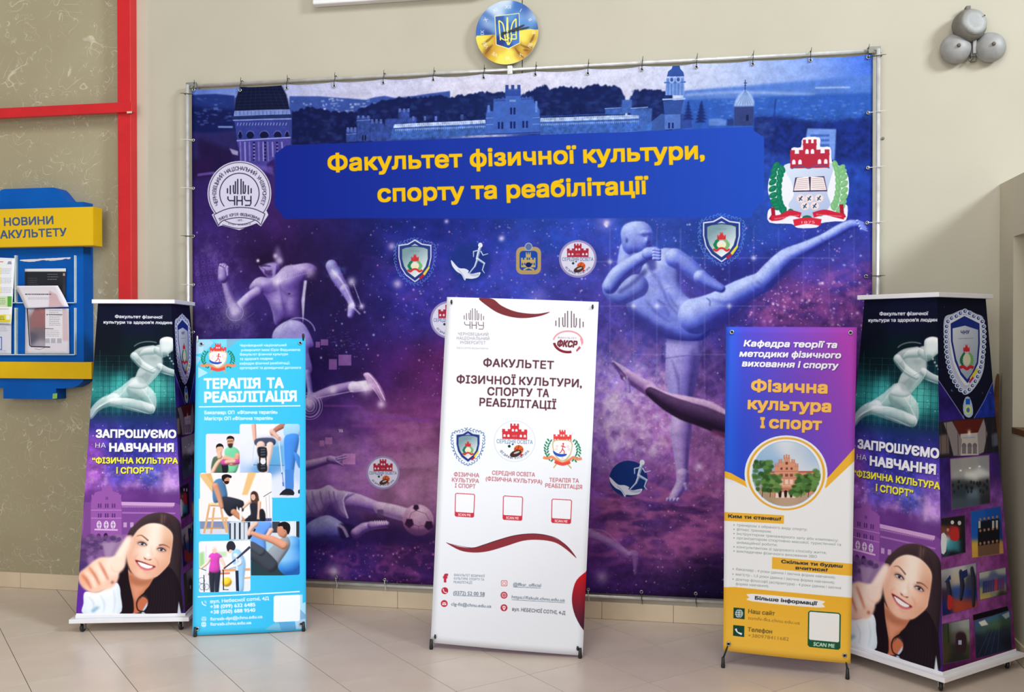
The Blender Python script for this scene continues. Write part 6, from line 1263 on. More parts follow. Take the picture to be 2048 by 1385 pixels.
    for ex, ey, r, hw_ in ((800, 547, .22, 50), (1012, 611, .2, 48)):
        X, Y = w.p(ex, ey); q_ = hw_*.1805; cs, sn = math.cos(r), math.sin(r); R = lambda u, v: (X+u*cs-v*sn, Y+u*sn+v*cs)
        c.ell(X, Y-.8, q_*1.25, 6.0, (150, 92, 78), .40, rot=r, soft=1.8)
        c.poly([R(-q_, .4), R(-q_*.4, -2.6), R(q_*.3, -2.8), R(q_, .6), R(q_*.3, 2.5), R(-q_*.5, 2.2)], (226, 214, 220), smooth=4, soft=.3)
        c.ell(*R(0, -.3), 2.9, 2.9, (64, 74, 102)); c.ell(*R(0, -.3), 1.4, 1.5, (12, 10, 16)); c.ell(*R(-.9, -1.2), .7, .7, (250, 250, 252))
        c.stroke([R(-q_*1.05, .8), R(-q_*.5, -2.4), R(q_*.3, -3.1), R(q_*1.1, .6)], [1, 2.0, 2.2, 1.6], (36, 20, 24), .95, smooth=5, soft=.3); c.stroke([R(-q_*.9, 1.4), R(0, 3.0), R(q_*.95, 1.4)], [.5, 1, .8], (110, 66, 60), .8, smooth=4, soft=.4); c.stroke([R(-q_, -3), R(0, -5.4), R(q_, -2.6)], .9, (170, 112, 94), .6, smooth=4, soft=.6)
    c.stroke(w((905, 560), (900, 620), (905, 680)), [1, 2, 3], (224, 160, 132), .5, smooth=3, soft=1.6); c.stroke(w((818, 690), (828, 712), (856, 722), (885, 724), (908, 712)), [1.2, 2.2, 1.6, 2.2, 1.2], (190, 112, 90), .85, smooth=5, soft=.6); c.ell(*w.p(834, 708), 1.7, 1.1, (118, 54, 46), .85, soft=.4); c.ell(*w.p(888, 721), 1.7, 1.0, (118, 54, 46), .85, soft=.4); c.dot(*w.p(866, 672), 3.2, (255, 250, 244), .6)
    c.poly(w((720, 722), (770, 732), (830, 750), (885, 772), (950, 796), (920, 826), (860, 842), (800, 826), (750, 782)), (214, 112, 116), smooth=5, soft=.5); c.poly(w((724, 726), (800, 745), (880, 776), (946, 797), (905, 812), (850, 815), (790, 795), (748, 760)), (120, 36, 40), smooth=4, soft=.3); c.poly(w((750, 745), (800, 756), (868, 780), (918, 794), (898, 814), (850, 818), (792, 797), (762, 768)), (252, 250, 252), smooth=4, soft=.25)
    for k in range(7): c.stroke(w((772+22*k, 752+6*k), (770+22*k, 784+5*k)), .45, (196, 184, 190), .6)
    c.stroke(w((770, 812), (830, 842), (890, 840)), [1, 2.4, 1], (236, 150, 150), .8, smooth=4, soft=.8); c.stroke(w((800, 852), (850, 866), (900, 856)), [1, 2.4, 1], (210, 140, 114), .5, smooth=4, soft=1.4)
    c.stroke(w((935, 700), (972, 745), (975, 800)), [1, 1.8, 1], (206, 136, 110), .65, smooth=4, soft=1); c.stroke(w((760, 660), (722, 695), (708, 735)), [1, 1.6, 1], (214, 146, 120), .6, smooth=4, soft=1)
    # sleeve
    c.body(w((165, 1080), (300, 1085), (400, 1040), (500, 980), (540, 1000), (560, 1100), (545, 1325), (160, 1325), (150, 1200)), ((150, 184, 216), (212, 228, 242), (246, 250, 254)), L=(-.1, -.5, .8), puff=(4, 9)); c.poly(w((230, 1290), (290, 1240), (335, 1245), (260, 1310)), (96, 156, 196), .7, soft=1.6)
    for q in (((200, 1130), (260, 1200), (250, 1310)), ((330, 1110), (380, 1200), (370, 1310)), ((480, 1050), (500, 1180), (480, 1310))): c.stroke(w(*q), [1, 2.4, 1.4], (166, 196, 222), .6, smooth=4, soft=1.4)
    c.poly(w((1205, 1180), (1190, 1320), (1232, 1320)), (214, 220, 236), soft=.6)
    # hand: blurred, fist towards the viewer, thumb up
    fist = w((490, 690), (430, 700), (345, 700), (270, 735), (195, 800), (108, 872), (100, 950), (150, 1030), (225, 1075), (295, 1085), (385, 1052), (470, 1020), (528, 935), (545, 850), (600, 780), (560, 700))
    c.poly(fist, (250, 212, 190), smooth=5, soft=1.8)
    c.clipfield(fist, [(w.p(*q)[0], w.p(*q)[1], col) for q, col in (((450, 740), (255, 238, 226)), ((520, 760), (255, 232, 216)), ((360, 740), (250, 214, 190)), ((280, 780), (252, 220, 198)), ((200, 840), (246, 200, 172)), ((130, 900), (240, 176, 144)), ((140, 980), (238, 176, 146)), ((230, 1040), (248, 206, 184)), ((300, 1060), (244, 196, 172)), ((400, 1020), (248, 208, 188)), ((480, 960), (240, 190, 166)), ((480, 850), (254, 228, 212)), ((300, 900), (252, 222, 202)), ((400, 880), (254, 228, 210)))], 9, .95, soft=1.8, smooth=5)
    c.limb(w((520, 790), (565, 680), (625, 560), (655, 495)), [14, 11.5, 9.5, 7.6], ((228, 158, 130), (250, 212, 192), (255, 236, 222)), L=(-.2, -.3, .9), soft=1.6); c.poly(w((500, 700), (600, 690), (600, 790), (520, 860), (470, 800)), (254, 226, 208), .9, soft=2.5, smooth=3)
    c.stroke(w((640, 470), (672, 468), (690, 500), (670, 560)), [2, 5, 5, 2], (248, 186, 168), .6, smooth=4, soft=1.4)
    for q in (((128, 885), (185, 950), (235, 1045)), ((208, 800), (275, 895), (330, 1000)), ((322, 745), (375, 845), (425, 945))): c.stroke(w(*q), [2.5, 5.5, 3], (204, 106, 76), .85, smooth=4, soft=1.8)
    for q in (((165, 850), (240, 930), (285, 1035)), ((270, 770), (330, 860), (380, 960))): c.stroke(w(*q), [4, 6.5, 4], (255, 234, 218), .75, smooth=4, soft=2)
    c.ell(*w.p(470, 972), 3.6, 2.8, (150, 78, 70), .7, soft=1.3, rot=-.6)
    c.poly(b((60, 1172), (1060, 1176), (1060, 1260), (60, 1260)), (238, 238, 242))

# ---------------------------------------------------------------- tower, side face
def art_tower_side(c):
    a = Crop(1690, 570, .28167); b = Crop(1690, 940, .32136)
    nv = (14, 18, 42)
    c.field([(1890, 610, nv), (1960, 610, nv), (1930, 700, nv), (1890, 800, (42, 30, 110)), (1880, 850, (50, 32, 120)), (1990, 810, (28, 48, 150)), (2000, 840, (32, 52, 160)), (1900, 930, (52, 32, 110)), (2000, 930, (60, 36, 110)), (1890, 1000, (66, 44, 130)), (2000, 1000, (120, 70, 150)), (1930, 1040, (110, 50, 120)), (1890, 1120, (125, 60, 130)), (1950, 1120, (150, 80, 150)), (2010, 1110, (120, 50, 120)), (1960, 1200, (140, 70, 140)), (1890, 1240, (150, 85, 160)), (2020, 1200, (110, 50, 110)), (1890, 1330, (80, 25, 80)), (2000, 1300, (110, 30, 90))], 24)
    c.noise(.35, 12, 4, 61); c.poly(a((655, 60), (1015, 60), (1060, 690), (880, 1010), (660, 670)), nv); c.stars(40, [(1880, 600), (2000, 850)], 3, [(120, 150, 240)], (.5, 1.6), (.3, .8))
    c.stroke(a((660, 672), (770, 835), (882, 1005)), 1.4, (150, 150, 220), .9); c.stroke(a((1055, 680), (980, 840), (882, 1005)), 1.4, (120, 140, 220), .9)
    # shield with medallions
    cx, cy = a.p(852, 470)
    c.poly(spline(a((848, 175), (930, 205), (985, 245), (992, 420), (985, 600), (930, 720), (856, 780), (790, 710), (735, 580), (705, 400), (705, 240), (765, 205)), 6), (205, 212, 235), .9)
    beads(c, cx, cy, 62, 142, 38, 4.2, (222, 228, 245), (55, 80, 150)); c.poly(spline(a((848, 215), (905, 240), (960, 270), (965, 420), (955, 560), (910, 660), (862, 715), (810, 650), (765, 540), (742, 400), (740, 270), (790, 240)), 6), (222, 228, 242))
    c.poly(a((848, 222), (955, 275), (958, 420), (945, 560), (905, 645), (870, 700), (820, 640), (780, 545), (752, 400), (750, 275)), (28, 48, 130), smooth=0); c.poly(a((852, 290), (945, 320), (946, 420), (935, 550), (900, 630), (868, 672), (825, 620), (790, 530), (765, 400), (764, 310)), (215, 220, 232), grad=((150, 165, 185), a.p(760, 300), a.p(930, 600)))
    c.text('ЧНУ', a.p(824, 350), a.p(884, 346), 6.5, (60, 70, 110), bold=.04); c.text('Юрія Федьковича', a.p(808, 386), a.p(908, 382), 2, (90, 95, 120)); c.poly(a((885, 665), (935, 590), (945, 610), (900, 680)), (225, 205, 60)); c.poly(a((878, 690), (908, 650), (915, 665), (885, 700)), (190, 30, 90))
    castle(c, lambda p: a(*[(840+x*45, 425+y*50) for x, y in p]), (200, 40, 50), None); X, Y = a.p(865, 530)
    for k in range(8):
        t = math.radians(120+k*16); 
        for sd, col in ((1, (25, 110, 75)), (-1, (110, 170, 100))): c.ell(X+sd*11*math.cos(t), Y-15*math.sin(t)+2, 2.2, 3.6, col, rot=k*.4)
    c.ell(X, Y, 7.5, 12, (210, 205, 180)); c.stroke(a((815, 590), (840, 582), (865, 598), (890, 582), (912, 592)), 6, (200, 35, 45), smooth=3)
    c.poly(a((855, 800), (885, 800), (905, 860), (908, 920), (880, 945), (845, 920), (838, 860)), (170, 195, 225), smooth=2); c.rect(*a.p(857, 810), *a.p(888, 850), (30, 90, 190)); c.ell(*a.p(874, 888), 6.5, 9, (215, 220, 120)); c.ell(*a.p(874, 890), 3.5, 5, (60, 120, 170))
    # marble hall
    c.poly(a((665, 975), (780, 960), (1080, 935), (1090, 1190), (665, 1235)), (36, 34, 44)); c.poly(a((770, 965), (985, 950), (985, 1020), (960, 1080), (800, 1100), (760, 1020)), (92, 34, 30), soft=.5); c.poly(a((820, 1060), (945, 1050), (950, 1210), (820, 1215)), (190, 180, 178)); c.stroke(a((835, 1088), (925, 1084)), 2.5, (150, 160, 190)); c.dot(*a.p(882, 1050), 3, (255, 225, 190), .9)
    for x in (845, 885, 922): c.ell(*a.p(x, 1145), 4.5, 6, (110, 105, 115)); c.rect(*a.p(x-14, 1150), *a.p(x+14, 1200), (120, 112, 120))
    c.poly(a((700, 980), (760, 970), (830, 1100), (820, 1215), (770, 1215), (740, 1090)), (135, 128, 130), soft=.4); c.poly(a((985, 950), (940, 1060), (950, 1205), (985, 1190), (1010, 1060)), (150, 142, 144), soft=.4); c.poly(a((670, 1070), (735, 1060), (740, 1200), (670, 1205)), (128, 110, 105), .8, soft=1); c.poly(a((1040, 1060), (1088, 1050), (1088, 1140), (1045, 1150)), (120, 130, 150), .6, soft=1)
    for x in (680, 720, 800, 1000, 1050): c.stroke(a((x, 970), (x+4, 1210)), 1.4, (60, 50, 52), .7)
    # photographs
    def pic(q, samples, sg=7, fr=(120, 60, 130)):
        c.poly(b(*q), fr); Q = np.array(b(*q)); m = Q.mean(0); c.clipfield([tuple(m+(p-m)*.97) for p in Q], [(b.p(*p)[0], b.p(*p)[1], col) for p, col in samples], sg, soft=.3)
    pic(((652, -70), (900, -95), (906, 212), (662, 252)), [((680, 0), (150, 150, 152)), ((780, -20), (160, 160, 158)), ((880, -30), (150, 152, 158)), ((700, 30), (170, 170, 170)), ((790, 40), (235, 238, 235)), ((850, 30), (225, 228, 228)), ((700, 90), (60, 64, 70)), ((780, 90), (50, 54, 60)), ((860, 80), (60, 60, 66)), ((720, 140), (50, 62, 74)), ((800, 150), (100, 120, 138)), ((870, 140), (60, 62, 70)), ((720, 210), (70, 84, 96)), ((800, 200), (72, 88, 104)), ((880, 190), (45, 48, 56))])
    for x, y in ((712, 0), (770, -15), (830, -25)): c.rect(*b.p(x, y), *b.p(x+14, y+10), (250, 250, 250))
    rng = np.random.RandomState(4)
    for _ in range(26):
        x, y = 670+220*rng.rand(), 70+70*rng.rand(); c.ell(*b.p(x, y), 2.2, 3.5, (32, 34, 40), .8, soft=.3)
    pic(((596, 300), (748, 280), (752, 518), (600, 552)), [((620, 320), (34, 34, 40)), ((700, 310), (28, 28, 34)), ((740, 330), (34, 34, 40)), ((610, 380), (120, 70, 60)), ((680, 390), (170, 50, 50)), ((740, 400), (30, 30, 36)), ((610, 450), (235, 240, 245)), ((650, 470), (70, 160, 175)), ((690, 480), (60, 130, 145)), ((740, 480), (26, 26, 32)), ((610, 520), (45, 60, 80)), ((680, 530), (24, 26, 32))], 6)
    c.ell(*b.p(668, 328), 3.4, 4, (215, 215, 215)); c.ell(*b.p(712, 332), 3.6, 4.5, (200, 200, 205)); c.poly(b((665, 370), (700, 360), (712, 420), (690, 445), (655, 430)), (190, 50, 50), smooth=3); c.poly(b((600, 400), (630, 410), (628, 510), (600, 520)), (225, 232, 238), smooth=2); c.ell(*b.p(640, 375), 2.6, 3.4, (190, 140, 115))
    pic(((780, 258), (970, 225), (990, 525), (788, 555)), [((800, 280), (30, 90, 180)), ((950, 260), (28, 80, 165)), ((800, 400), (28, 90, 185)), ((975, 380), (26, 60, 130)), ((800, 480), (215, 170, 70)), ((800, 530), (205, 160, 70)), ((960, 500), (190, 145, 75)), ((880, 540), (200, 150, 70))], 8)
    for r_, (yy, cc) in enumerate(((300, (24, 26, 36)), (370, (22, 24, 32)), (450, (110, 82, 64)))):
        for k in range(5):
            x = 842+26*k; y = yy-4*k; c.poly(b((x-14, y+110-(18 if r_ == 2 else 0)), (x-15, y+28), (x, y+18), (x+15, y+26), (x+15, y+108-(18 if r_ == 2 else 0))), cc, soft=.4); c.ell(*b.p(x, y+10), 2.3, 3, (160, 115, 92))
    for x, y in ((830, 320), (915, 318), (938, 315)): c.rect(*b.p(x, y), *b.p(x+14, y+45), (205, 208, 205), .85)
    pic(((594, 622), (818, 575), (828, 855), (604, 915)), [((620, 640), (160, 162, 168)), ((700, 620), (190, 190, 190)), ((800, 600), (150, 152, 160)), ((620, 700), (120, 118, 122)), ((700, 680), (190, 178, 160)), ((790, 700), (60, 62, 80)), ((620, 780), (60, 40, 60)), ((710, 760), (50, 80, 150)), ((800, 780), (30, 50, 120)), ((620, 850), (30, 40, 110)), ((700, 850), (170, 70, 50)), ((790, 840), (160, 66, 48)), ((620, 895), (26, 30, 80))], 8)
    for p in (((640, 700), (650, 780), (640, 860)), ((720, 640), (730, 720), (722, 800)), ((790, 620), (800, 700), (800, 840))): c.limb(b(*p), [4.5, 6, 4], ((18, 18, 30), (34, 34, 52), (60, 60, 80)), soft=.6)
    c.poly(b((640, 780), (672, 800), (668, 860), (640, 870)), (180, 45, 50), smooth=2); c.poly(b((620, 700), (655, 655), (660, 680), (632, 705)), (36, 50, 110)); c.poly(b((715, 640), (760, 620), (765, 660), (725, 690)), (34, 44, 96))
    pic(((832, 640), (1002, 605), (1008, 775), (838, 815)), [((850, 655), (175, 176, 170)), ((990, 625), (165, 166, 160)), ((860, 700), (80, 92, 130)), ((930, 690), (90, 96, 130)), ((990, 680), (70, 84, 130)), ((860, 770), (160, 150, 110)), ((940, 750), (140, 138, 120)), ((990, 740), (120, 118, 110)), ((860, 800), (190, 165, 90)), ((980, 770), (50, 42, 36))], 5, (60, 50, 70))
    for k in range(9): c.poly(b((856+15*k, 770-3*k), (858+15*k, 700-3*k), (866+15*k, 692-3*k), (872+15*k, 700-3*k), (870+15*k, 768-3*k)), (190, 40, 50) if k == 5 else (40+8*k, 52, 110), .85)
    pic(((604, 960), (776, 925), (782, 1180), (610, 1215)), [((620, 980), (50, 60, 45)), ((680, 970), (130, 135, 140)), ((740, 950), (165, 168, 170)), ((620, 1050), (60, 66, 40)), ((700, 1040), (90, 80, 82)), ((760, 1040), (130, 140, 120)), ((620, 1130), (70, 62, 40)), ((700, 1120), (45, 42, 48)), ((760, 1110), (60, 62, 50)), ((700, 1170), (36, 40, 36))], 8, (90, 60, 100))
    c.poly(b((690, 1030), (730, 1010), (756, 1040), (750, 1130), (700, 1140)), (52, 34, 42), smooth=3, soft=.8); c.rect(*b.p(705, 1062), *b.p(726, 1090), (175, 180, 215)); c.stroke(b((640, 960), (646, 1080)), 3, (46, 50, 34))
    c.poly(b((796, 905), (1010, 850), (1020, 880), (800, 940)), (16, 14, 22)); pic(((804, 944), (1030, 872), (1042, 1120), (812, 1180)), [((820, 960), (52, 96, 150)), ((900, 920), (60, 110, 165)), ((1010, 890), (50, 90, 130)), ((840, 985), (70, 100, 90)), ((920, 960), (80, 110, 80)), ((1010, 940), (60, 80, 60)), ((830, 1050), (30, 38, 58)), ((920, 1030), (34, 44, 66)), ((1010, 1010), (38, 44, 60)), ((840, 1140), (26, 32, 52)), ((940, 1110), (28, 36, 60)), ((1020, 1080), (24, 28, 44))], 8, (70, 60, 110))
    c.poly(b((830, 950), (870, 935), (892, 965), (850, 975)), (225, 225, 215), soft=.5); c.poly(b((975, 905), (1020, 885), (1025, 915), (1000, 930)), (150, 165, 170), soft=.6)
    for k in range(4): c.stroke(b((830+40*k, 1160-10*k), (900+20*k, 1000-8*k)), .7, (90, 110, 140), .6)

# ---------------------------------------------------------------- clock dial
def art_clock(c):
    a = Crop(940, 0, .10830)
    c.a[:] = rgb((235, 220, 90))
    c.clipfield([(940, -5), (1090, -5), (1090, 62), (1060, 58), (1040, 60), (985, 72), (950, 74), (940, 74)], [(a.p(*p)[0], a.p(*p)[1], col) for p, col in (((650, 100), (205, 218, 235)), ((450, 200), (190, 208, 232)), ((350, 340), (70, 110, 180)), ((300, 430), (185, 205, 230)), ((220, 460), (60, 100, 175)), ((400, 500), (120, 160, 210)), ((300, 600), (35, 60, 130)), ((190, 620), (60, 110, 190)), ((700, 200), (80, 130, 195)), ((900, 130), (60, 110, 185)), ((1000, 200), (45, 80, 155)), ((950, 270), (120, 165, 215)), ((1100, 250), (110, 130, 190)), ((1150, 300), (165, 195, 225)), ((1050, 420), (90, 140, 205)), ((1180, 470), (110, 160, 215)), ((1230, 520), (40, 70, 130)), ((560, 240), (190, 210, 235)))], 7, smooth=0)
    Y = (235, 215, 85); dk = (176, 130, 40)
    c.clipfield(a((120, 660), (440, 640), (490, 640), (930, 570), (1250, 545), (1290, 560), (1290, 1250), (120, 1250)), [(a.p(*p)[0], a.p(*p)[1], col) for p, col in (((200, 720), (240, 222, 90)), ((330, 730), (228, 205, 80)), ((430, 700), (200, 160, 50)), ((200, 880), (225, 205, 80)), ((330, 940), (150, 100, 40)), ((450, 860), (205, 160, 60)), ((420, 1000), (220, 180, 60)), ((560, 900), (225, 185, 70)), ((600, 1080), (242, 225, 95)), ((750, 1000), (242, 225, 95)), ((800, 1130), (236, 222, 110)), ((900, 1000), (190, 145, 50)), ((880, 860), (170, 120, 40)), ((960, 880), (220, 190, 70)), ((1050, 860), (205, 165, 60)), ((1000, 700), (242, 225, 95)), ((1100, 640), (240, 222, 90)), ((1160, 700), (170, 120, 45)), ((1220, 640), (225, 195, 75)), ((1200, 800), (232, 210, 85)), ((1080, 950), (150, 95, 40)), ((1000, 1040), (215, 175, 65)))], 6)
    for p in (((420, 830), (350, 900), (280, 1000)), ((830, 880), (900, 980), (1000, 1080)), ((930, 820), (1030, 870), (1150, 870)), ((980, 920), (1080, 930)), ((1190, 620), (1150, 720), (1100, 800)), ((220, 820), (330, 750), (440, 650))): c.stroke(a(*p), [1.5, 4.5, 1.5], (110, 72, 34), .75, smooth=4, soft=.8)
    c.poly(a((452, 295), (912, 240), (925, 800), (712, 905), (480, 830)), (225, 225, 170)); c.poly(a((468, 308), (900, 255), (912, 788), (712, 888), (492, 818)), (55, 105, 180)); c.clipfield(a((468, 308), (900, 255), (912, 788), (712, 888), (492, 818)), [(a.p(*p)[0], a.p(*p)[1], col) for p, col in (((520, 350), (50, 90, 160)), ((750, 330), (95, 145, 205)), ((860, 400), (60, 110, 185)), ((540, 560), (60, 110, 190)), ((560, 760), (30, 55, 125)), ((850, 760), (70, 120, 195)), ((700, 500), (50, 100, 180)), ((700, 830), (40, 80, 160)))], 5)
    T = (232, 226, 110)
    for p, w in ((((690, 320), (690, 560), (700, 830)), [3, 5, 3]), (((532, 380), (545, 560), (560, 700), (560, 745)), 2.6), (((532, 380), (600, 430), (630, 540), (640, 640)), 2.6), (((560, 690), (640, 740), (700, 700)), 2.4), (((850, 345), (850, 560), (855, 720)), 2.6), (((850, 345), (790, 420), (760, 540), (760, 640)), 2.6), (((855, 720), (780, 720), (710, 700)), 2.6), (((780, 640), (850, 640)), 2), (((640, 640), (660, 740), (712, 830)), 3), (((770, 640), (760, 740), (712, 830)), 3)): c.stroke(a(*p), w, T, smooth=3)
    for x, y in ((672, 705), (738, 700), (680, 765), (735, 765)): c.ell(*a.p(x, y), 1.8, 1.8, (120, 110, 60), .8)
    W_ = (240, 240, 240)
    for n_, ch in enumerate(('XII', 'I', 'II', 'III', 'IIII', 'V', 'VI', 'VII', 'VIII', 'IX', 'X', 'XI')):
        t = math.radians(-90+30*n_); X, Y2 = a.p(700+478*math.cos(t), 600+478*math.sin(t)); w = 1.3+1.9*len(ch)
        ux, uy = math.cos(t+math.pi/2), math.sin(t+math.pi/2); bx_, by_ = X-4*math.cos(t), Y2-4*math.sin(t)
        c.text(ch, (bx_-ux*w, by_-uy*w), (bx_+ux*w, by_+uy*w), 7.5, W_, alpha=.85, nat=True)
# ---------------------------------------------------------------- where each sheet hangs
Z3 = np.array([0., 0., 1.])
def sheet_rect(corners, n):
    """bounding rectangle (in the sheet's own plane) of world corners -> O(top-left), ex, ey, w, h"""
    n = np.array(n, float); n /= np.linalg.norm(n)
    ey = -(Z3-n*(Z3@n)); ey /= np.linalg.norm(ey); ex = np.cross(ey, n)
    if ex[0] < 0 and abs(ex[0]) > .3: ex = -ex
    if ex @ (np.array(corners[1])-np.array(corners[0])) < 0: ex = -ex
    C_ = np.array(corners); c0 = C_[0]; U = (C_-c0)@ex; V = (C_-c0)@ey
    O = c0+ex*U.min()+ey*V.min()
    return O, ex, ey, U.max()-U.min(), V.max()-V.min()

CLOTH_Y = -0.045
BD = [wall_pt(383, 178, CLOTH_Y), wall_pt(1746, 108, CLOTH_Y), wall_pt(1449, 1199, CLOTH_Y)]
BD_X0, BD_X1, BD_Z1 = BD[0][0], BD[1][0], (BD[0][2]+BD[1][2])/2
BD_Z0 = (wall_pt(620, 1160, CLOTH_Y)[2]+wall_pt(1445, 1198, CLOTH_Y)[2])/2
def cv_backdrop():
    return Canvas((BD_X0, CLOTH_Y, BD_Z1), (1, 0, 0), (0, 0, -1), BD_X1-BD_X0, BD_Z1-BD_Z0, 430)

# x-banner sheets: feet on the floor, leaning back a little
XB = {  # name: foot left, foot right, TL, TR, BR, BL (photo px), tilt in degrees
    'blue': ((390, 1275), (607, 1264), (392, 679), (611, 677), (612, 1262), (384, 1273), 6),
    'white': ((862, 1300), (1160, 1318), (893, 594), (1197, 604), (1165, 1313), (860, 1287), 4),
    'yellow': ((1446, 1337), (1695, 1360), (1452, 654), (1714, 655), (1701, 1329), (1446, 1303), 3)}
def xb_plane(k):
    fl, fr, tl, tr, br, bl, tilt = XB[k]
    a, b = floor_pt(*fl), floor_pt(*fr); t = (b-a)/np.linalg.norm(b-a)
    n = np.cross(t, Z3); n = -n if n[1] > 0 else n
    th = math.radians(tilt); nn = n*math.cos(th)+Z3*math.sin(th); c = a@nn
    return a, b, nn, [hit(*q, nn, c) for q in (tl, tr, br, bl)]
def cv_xb(k):
    a, b, n, P = xb_plane(k); O, ex, ey, w, h = sheet_rect(P, n)
    return Canvas(O, ex, ey, w, h, 620 if k != 'white' else 560)

# tapered four-sided towers: centre, rotation, base side, top side, height, base z
TW = {'left': (-3.105, -0.455, 0.2563, 0.635, 0.4445, 1.812, 0.060), 'right': (1.0858, -0.475, -0.79927, 0.65, 0.444, 1.812, 0.060)}
def tw_corner(k, i, j, z, inset=0.0):
    cx, cy, a, sb, st, ht, zb = TW[k]
    s = (sb+(st-sb)*(z-zb)/(ht-zb))/2-inset
    return np.array([cx+(i*math.cos(a)-j*math.sin(a))*s, cy+(i*math.sin(a)+j*math.cos(a))*s, z])
TW_Z0, TW_Z1, TW_IN = 0.098, 1.790, 0.026
def tw_face(k, side):
    """corners TL,TR,BR,BL of a face: 0 front(-j), 1 right(+i), 2 back, 3 left"""
    ij = [((-1, -1), (1, -1)), ((1, -1), (1, 1)), ((1, 1), (-1, 1)), ((-1, 1), (-1, -1))][side]
    q = [tw_corner(k, *ij[0], TW_Z1, TW_IN), tw_corner(k, *ij[1], TW_Z1, TW_IN), tw_corner(k, *ij[1], TW_Z0, TW_IN), tw_corner(k, *ij[0], TW_Z0, TW_IN)]
    n = np.cross(q[1]-q[0], q[3]-q[0]); n /= np.linalg.norm(n)
    return q, n
def cv_face(k, side, ppm=620):
    q, n = tw_face(k, side); O, ex, ey, w, h = sheet_rect(q, n)
    return Canvas(O, ex, ey, w, h, ppm)
CLOCK_C = wall_pt(1015, 67, -0.03)
def cv_clock():
    r = 0.184; return Canvas(CLOCK_C+np.array([-r, -0.02, r]), (1, 0, 0), (0, 0, -1), 2*r, 2*r, 900)

CANV = {'backdrop': cv_backdrop, 'blue': lambda: cv_xb('blue'), 'white': lambda: cv_xb('white'), 'yellow': lambda: cv_xb('yellow'),
        'tower_front': lambda: cv_face('left', 0, 640), 'tower_side': lambda: cv_face('right', 1, 640), 'clock': cv_clock}
ART = {'backdrop': art_backdrop}
for _k in ('art_blue', 'art_white', 'art_yellow', 'art_tower_front', 'art_tower_side', 'art_clock'):
    if _k in globals(): ART[_k[4:]] = globals()[_k]
# ================================================================ the room
mat_wall = noisy('painted_plaster', (184, 179, 162), (189, 184, 168), 0.75, 1.6, 5, bump=0.15, bscale=60, spec=0.3)
mat_trim = noisy('pale_plaster', (196, 191, 173), (190, 185, 167), 0.75, 2, 4)
mat_white = noisy('white_plastic', (236, 236, 240), (228, 228, 234), 0.4, 6, 3)
mat_grout = noisy('grout', (112, 98, 88), (92, 80, 70), 0.9, 14, 4)
mat_tile = noisy('ceramic_floor_tile', (212, 196, 182), (218, 203, 189), 0.28, 5, 6, spec=0.5, rand=0.02)
mat_skirt = noisy('ceramic_skirting_tile', (222, 204, 176), (214, 196, 168), 0.4, 6, 5, spec=0.4, rand=0.02)
mat_red = noisy('red_gloss_paint', (206, 28, 36), (198, 24, 32), 0.35, 8, 4, spec=0.5)
mat_part = noisy('partition_plaster', (196, 188, 168), (188, 180, 160), 0.8, 2, 5, bump=0.15, bscale=50)
mat_wood = noisy('brown_wood', (120, 74, 36), (92, 52, 26), 0.5, 12, 6)

def wallpaper():
    m = noisy('fibre_wallpaper', (166, 157, 128), (159, 149, 121), 0.6, 1.5, 4)
    b = m.node_tree.nodes['Principled BSDF']; tc = node(m, 'ShaderNodeTexCoord')
    cur = b.inputs['Base Color'].links[0].from_socket
    hf = None
    for sc, seed, w in ((8.0, 0.0, .013), (12.0, 7.3, .012), (6.0, 3.1, .010)):
        mp = node(m, 'ShaderNodeMapping'); mp.inputs['Location'].default_value = (seed, seed, seed); mp.inputs['Rotation'].default_value = (0, seed, 0)
        link(m, tc.outputs['Object'], mp.inputs['Vector'])
        n1 = node(m, 'ShaderNodeTexNoise'); n1.inputs['Scale'].default_value = sc; n1.inputs['Detail'].default_value = 1.0; n1.inputs['Distortion'].default_value = 1.2
        link(m, mp.outputs['Vector'], n1.inputs['Vector'])
        sb = node(m, 'ShaderNodeMath', operation='SUBTRACT'); sb.inputs[1].default_value = 0.5; link(m, n1.outputs['Fac'], sb.inputs[0])
        ab = node(m, 'ShaderNodeMath', operation='ABSOLUTE'); link(m, sb.outputs[0], ab.inputs[0])
        lt = node(m, 'ShaderNodeMapRange'); lt.inputs['From Min'].default_value = w; lt.inputs['From Max'].default_value = 0.0; link(m, ab.outputs[0], lt.inputs['Value'])
        n2 = node(m, 'ShaderNodeTexNoise'); n2.inputs['Scale'].default_value = sc*.9; link(m, mp.outputs['Vector'], n2.inputs['Vector'])
        gt = node(m, 'ShaderNodeMapRange'); gt.inputs['From Min'].default_value = .50; gt.inputs['From Max'].default_value = .60; link(m, n2.outputs['Fac'], gt.inputs['Value'])
        ml = node(m, 'ShaderNodeMath', operation='MULTIPLY'); link(m, lt.outputs[0], ml.inputs[0]); link(m, gt.outputs[0], ml.inputs[1])
        if hf is None: hf = ml.outputs[0]
        else:
            mx = node(m, 'ShaderNodeMath', operation='MAXIMUM'); link(m, hf, mx.inputs[0]); link(m, ml.outputs[0], mx.inputs[1]); hf = mx.outputs[0]
    k = node(m, 'ShaderNodeMath', operation='MULTIPLY'); k.inputs[1].default_value = .62; link(m, hf, k.inputs[0])
    mix = node(m, 'ShaderNodeMixRGB'); link(m, k.outputs[0], mix.inputs['Fac']); link(m, cur, mix.inputs['Color1']); mix.inputs['Color2'].default_value = (*lin((222, 215, 194)), 1)
    link(m, mix.outputs['Color'], b.inputs['Base Color'])
    bp = node(m, 'ShaderNodeBump'); bp.inputs['Strength'].default_value = .4; bp.inputs['Distance'].default_value = .002; link(m, hf, bp.inputs['Height']); link(m, bp.outputs['Normal'], b.inputs['Normal'])
    return m
mat_paper = wallpaper()

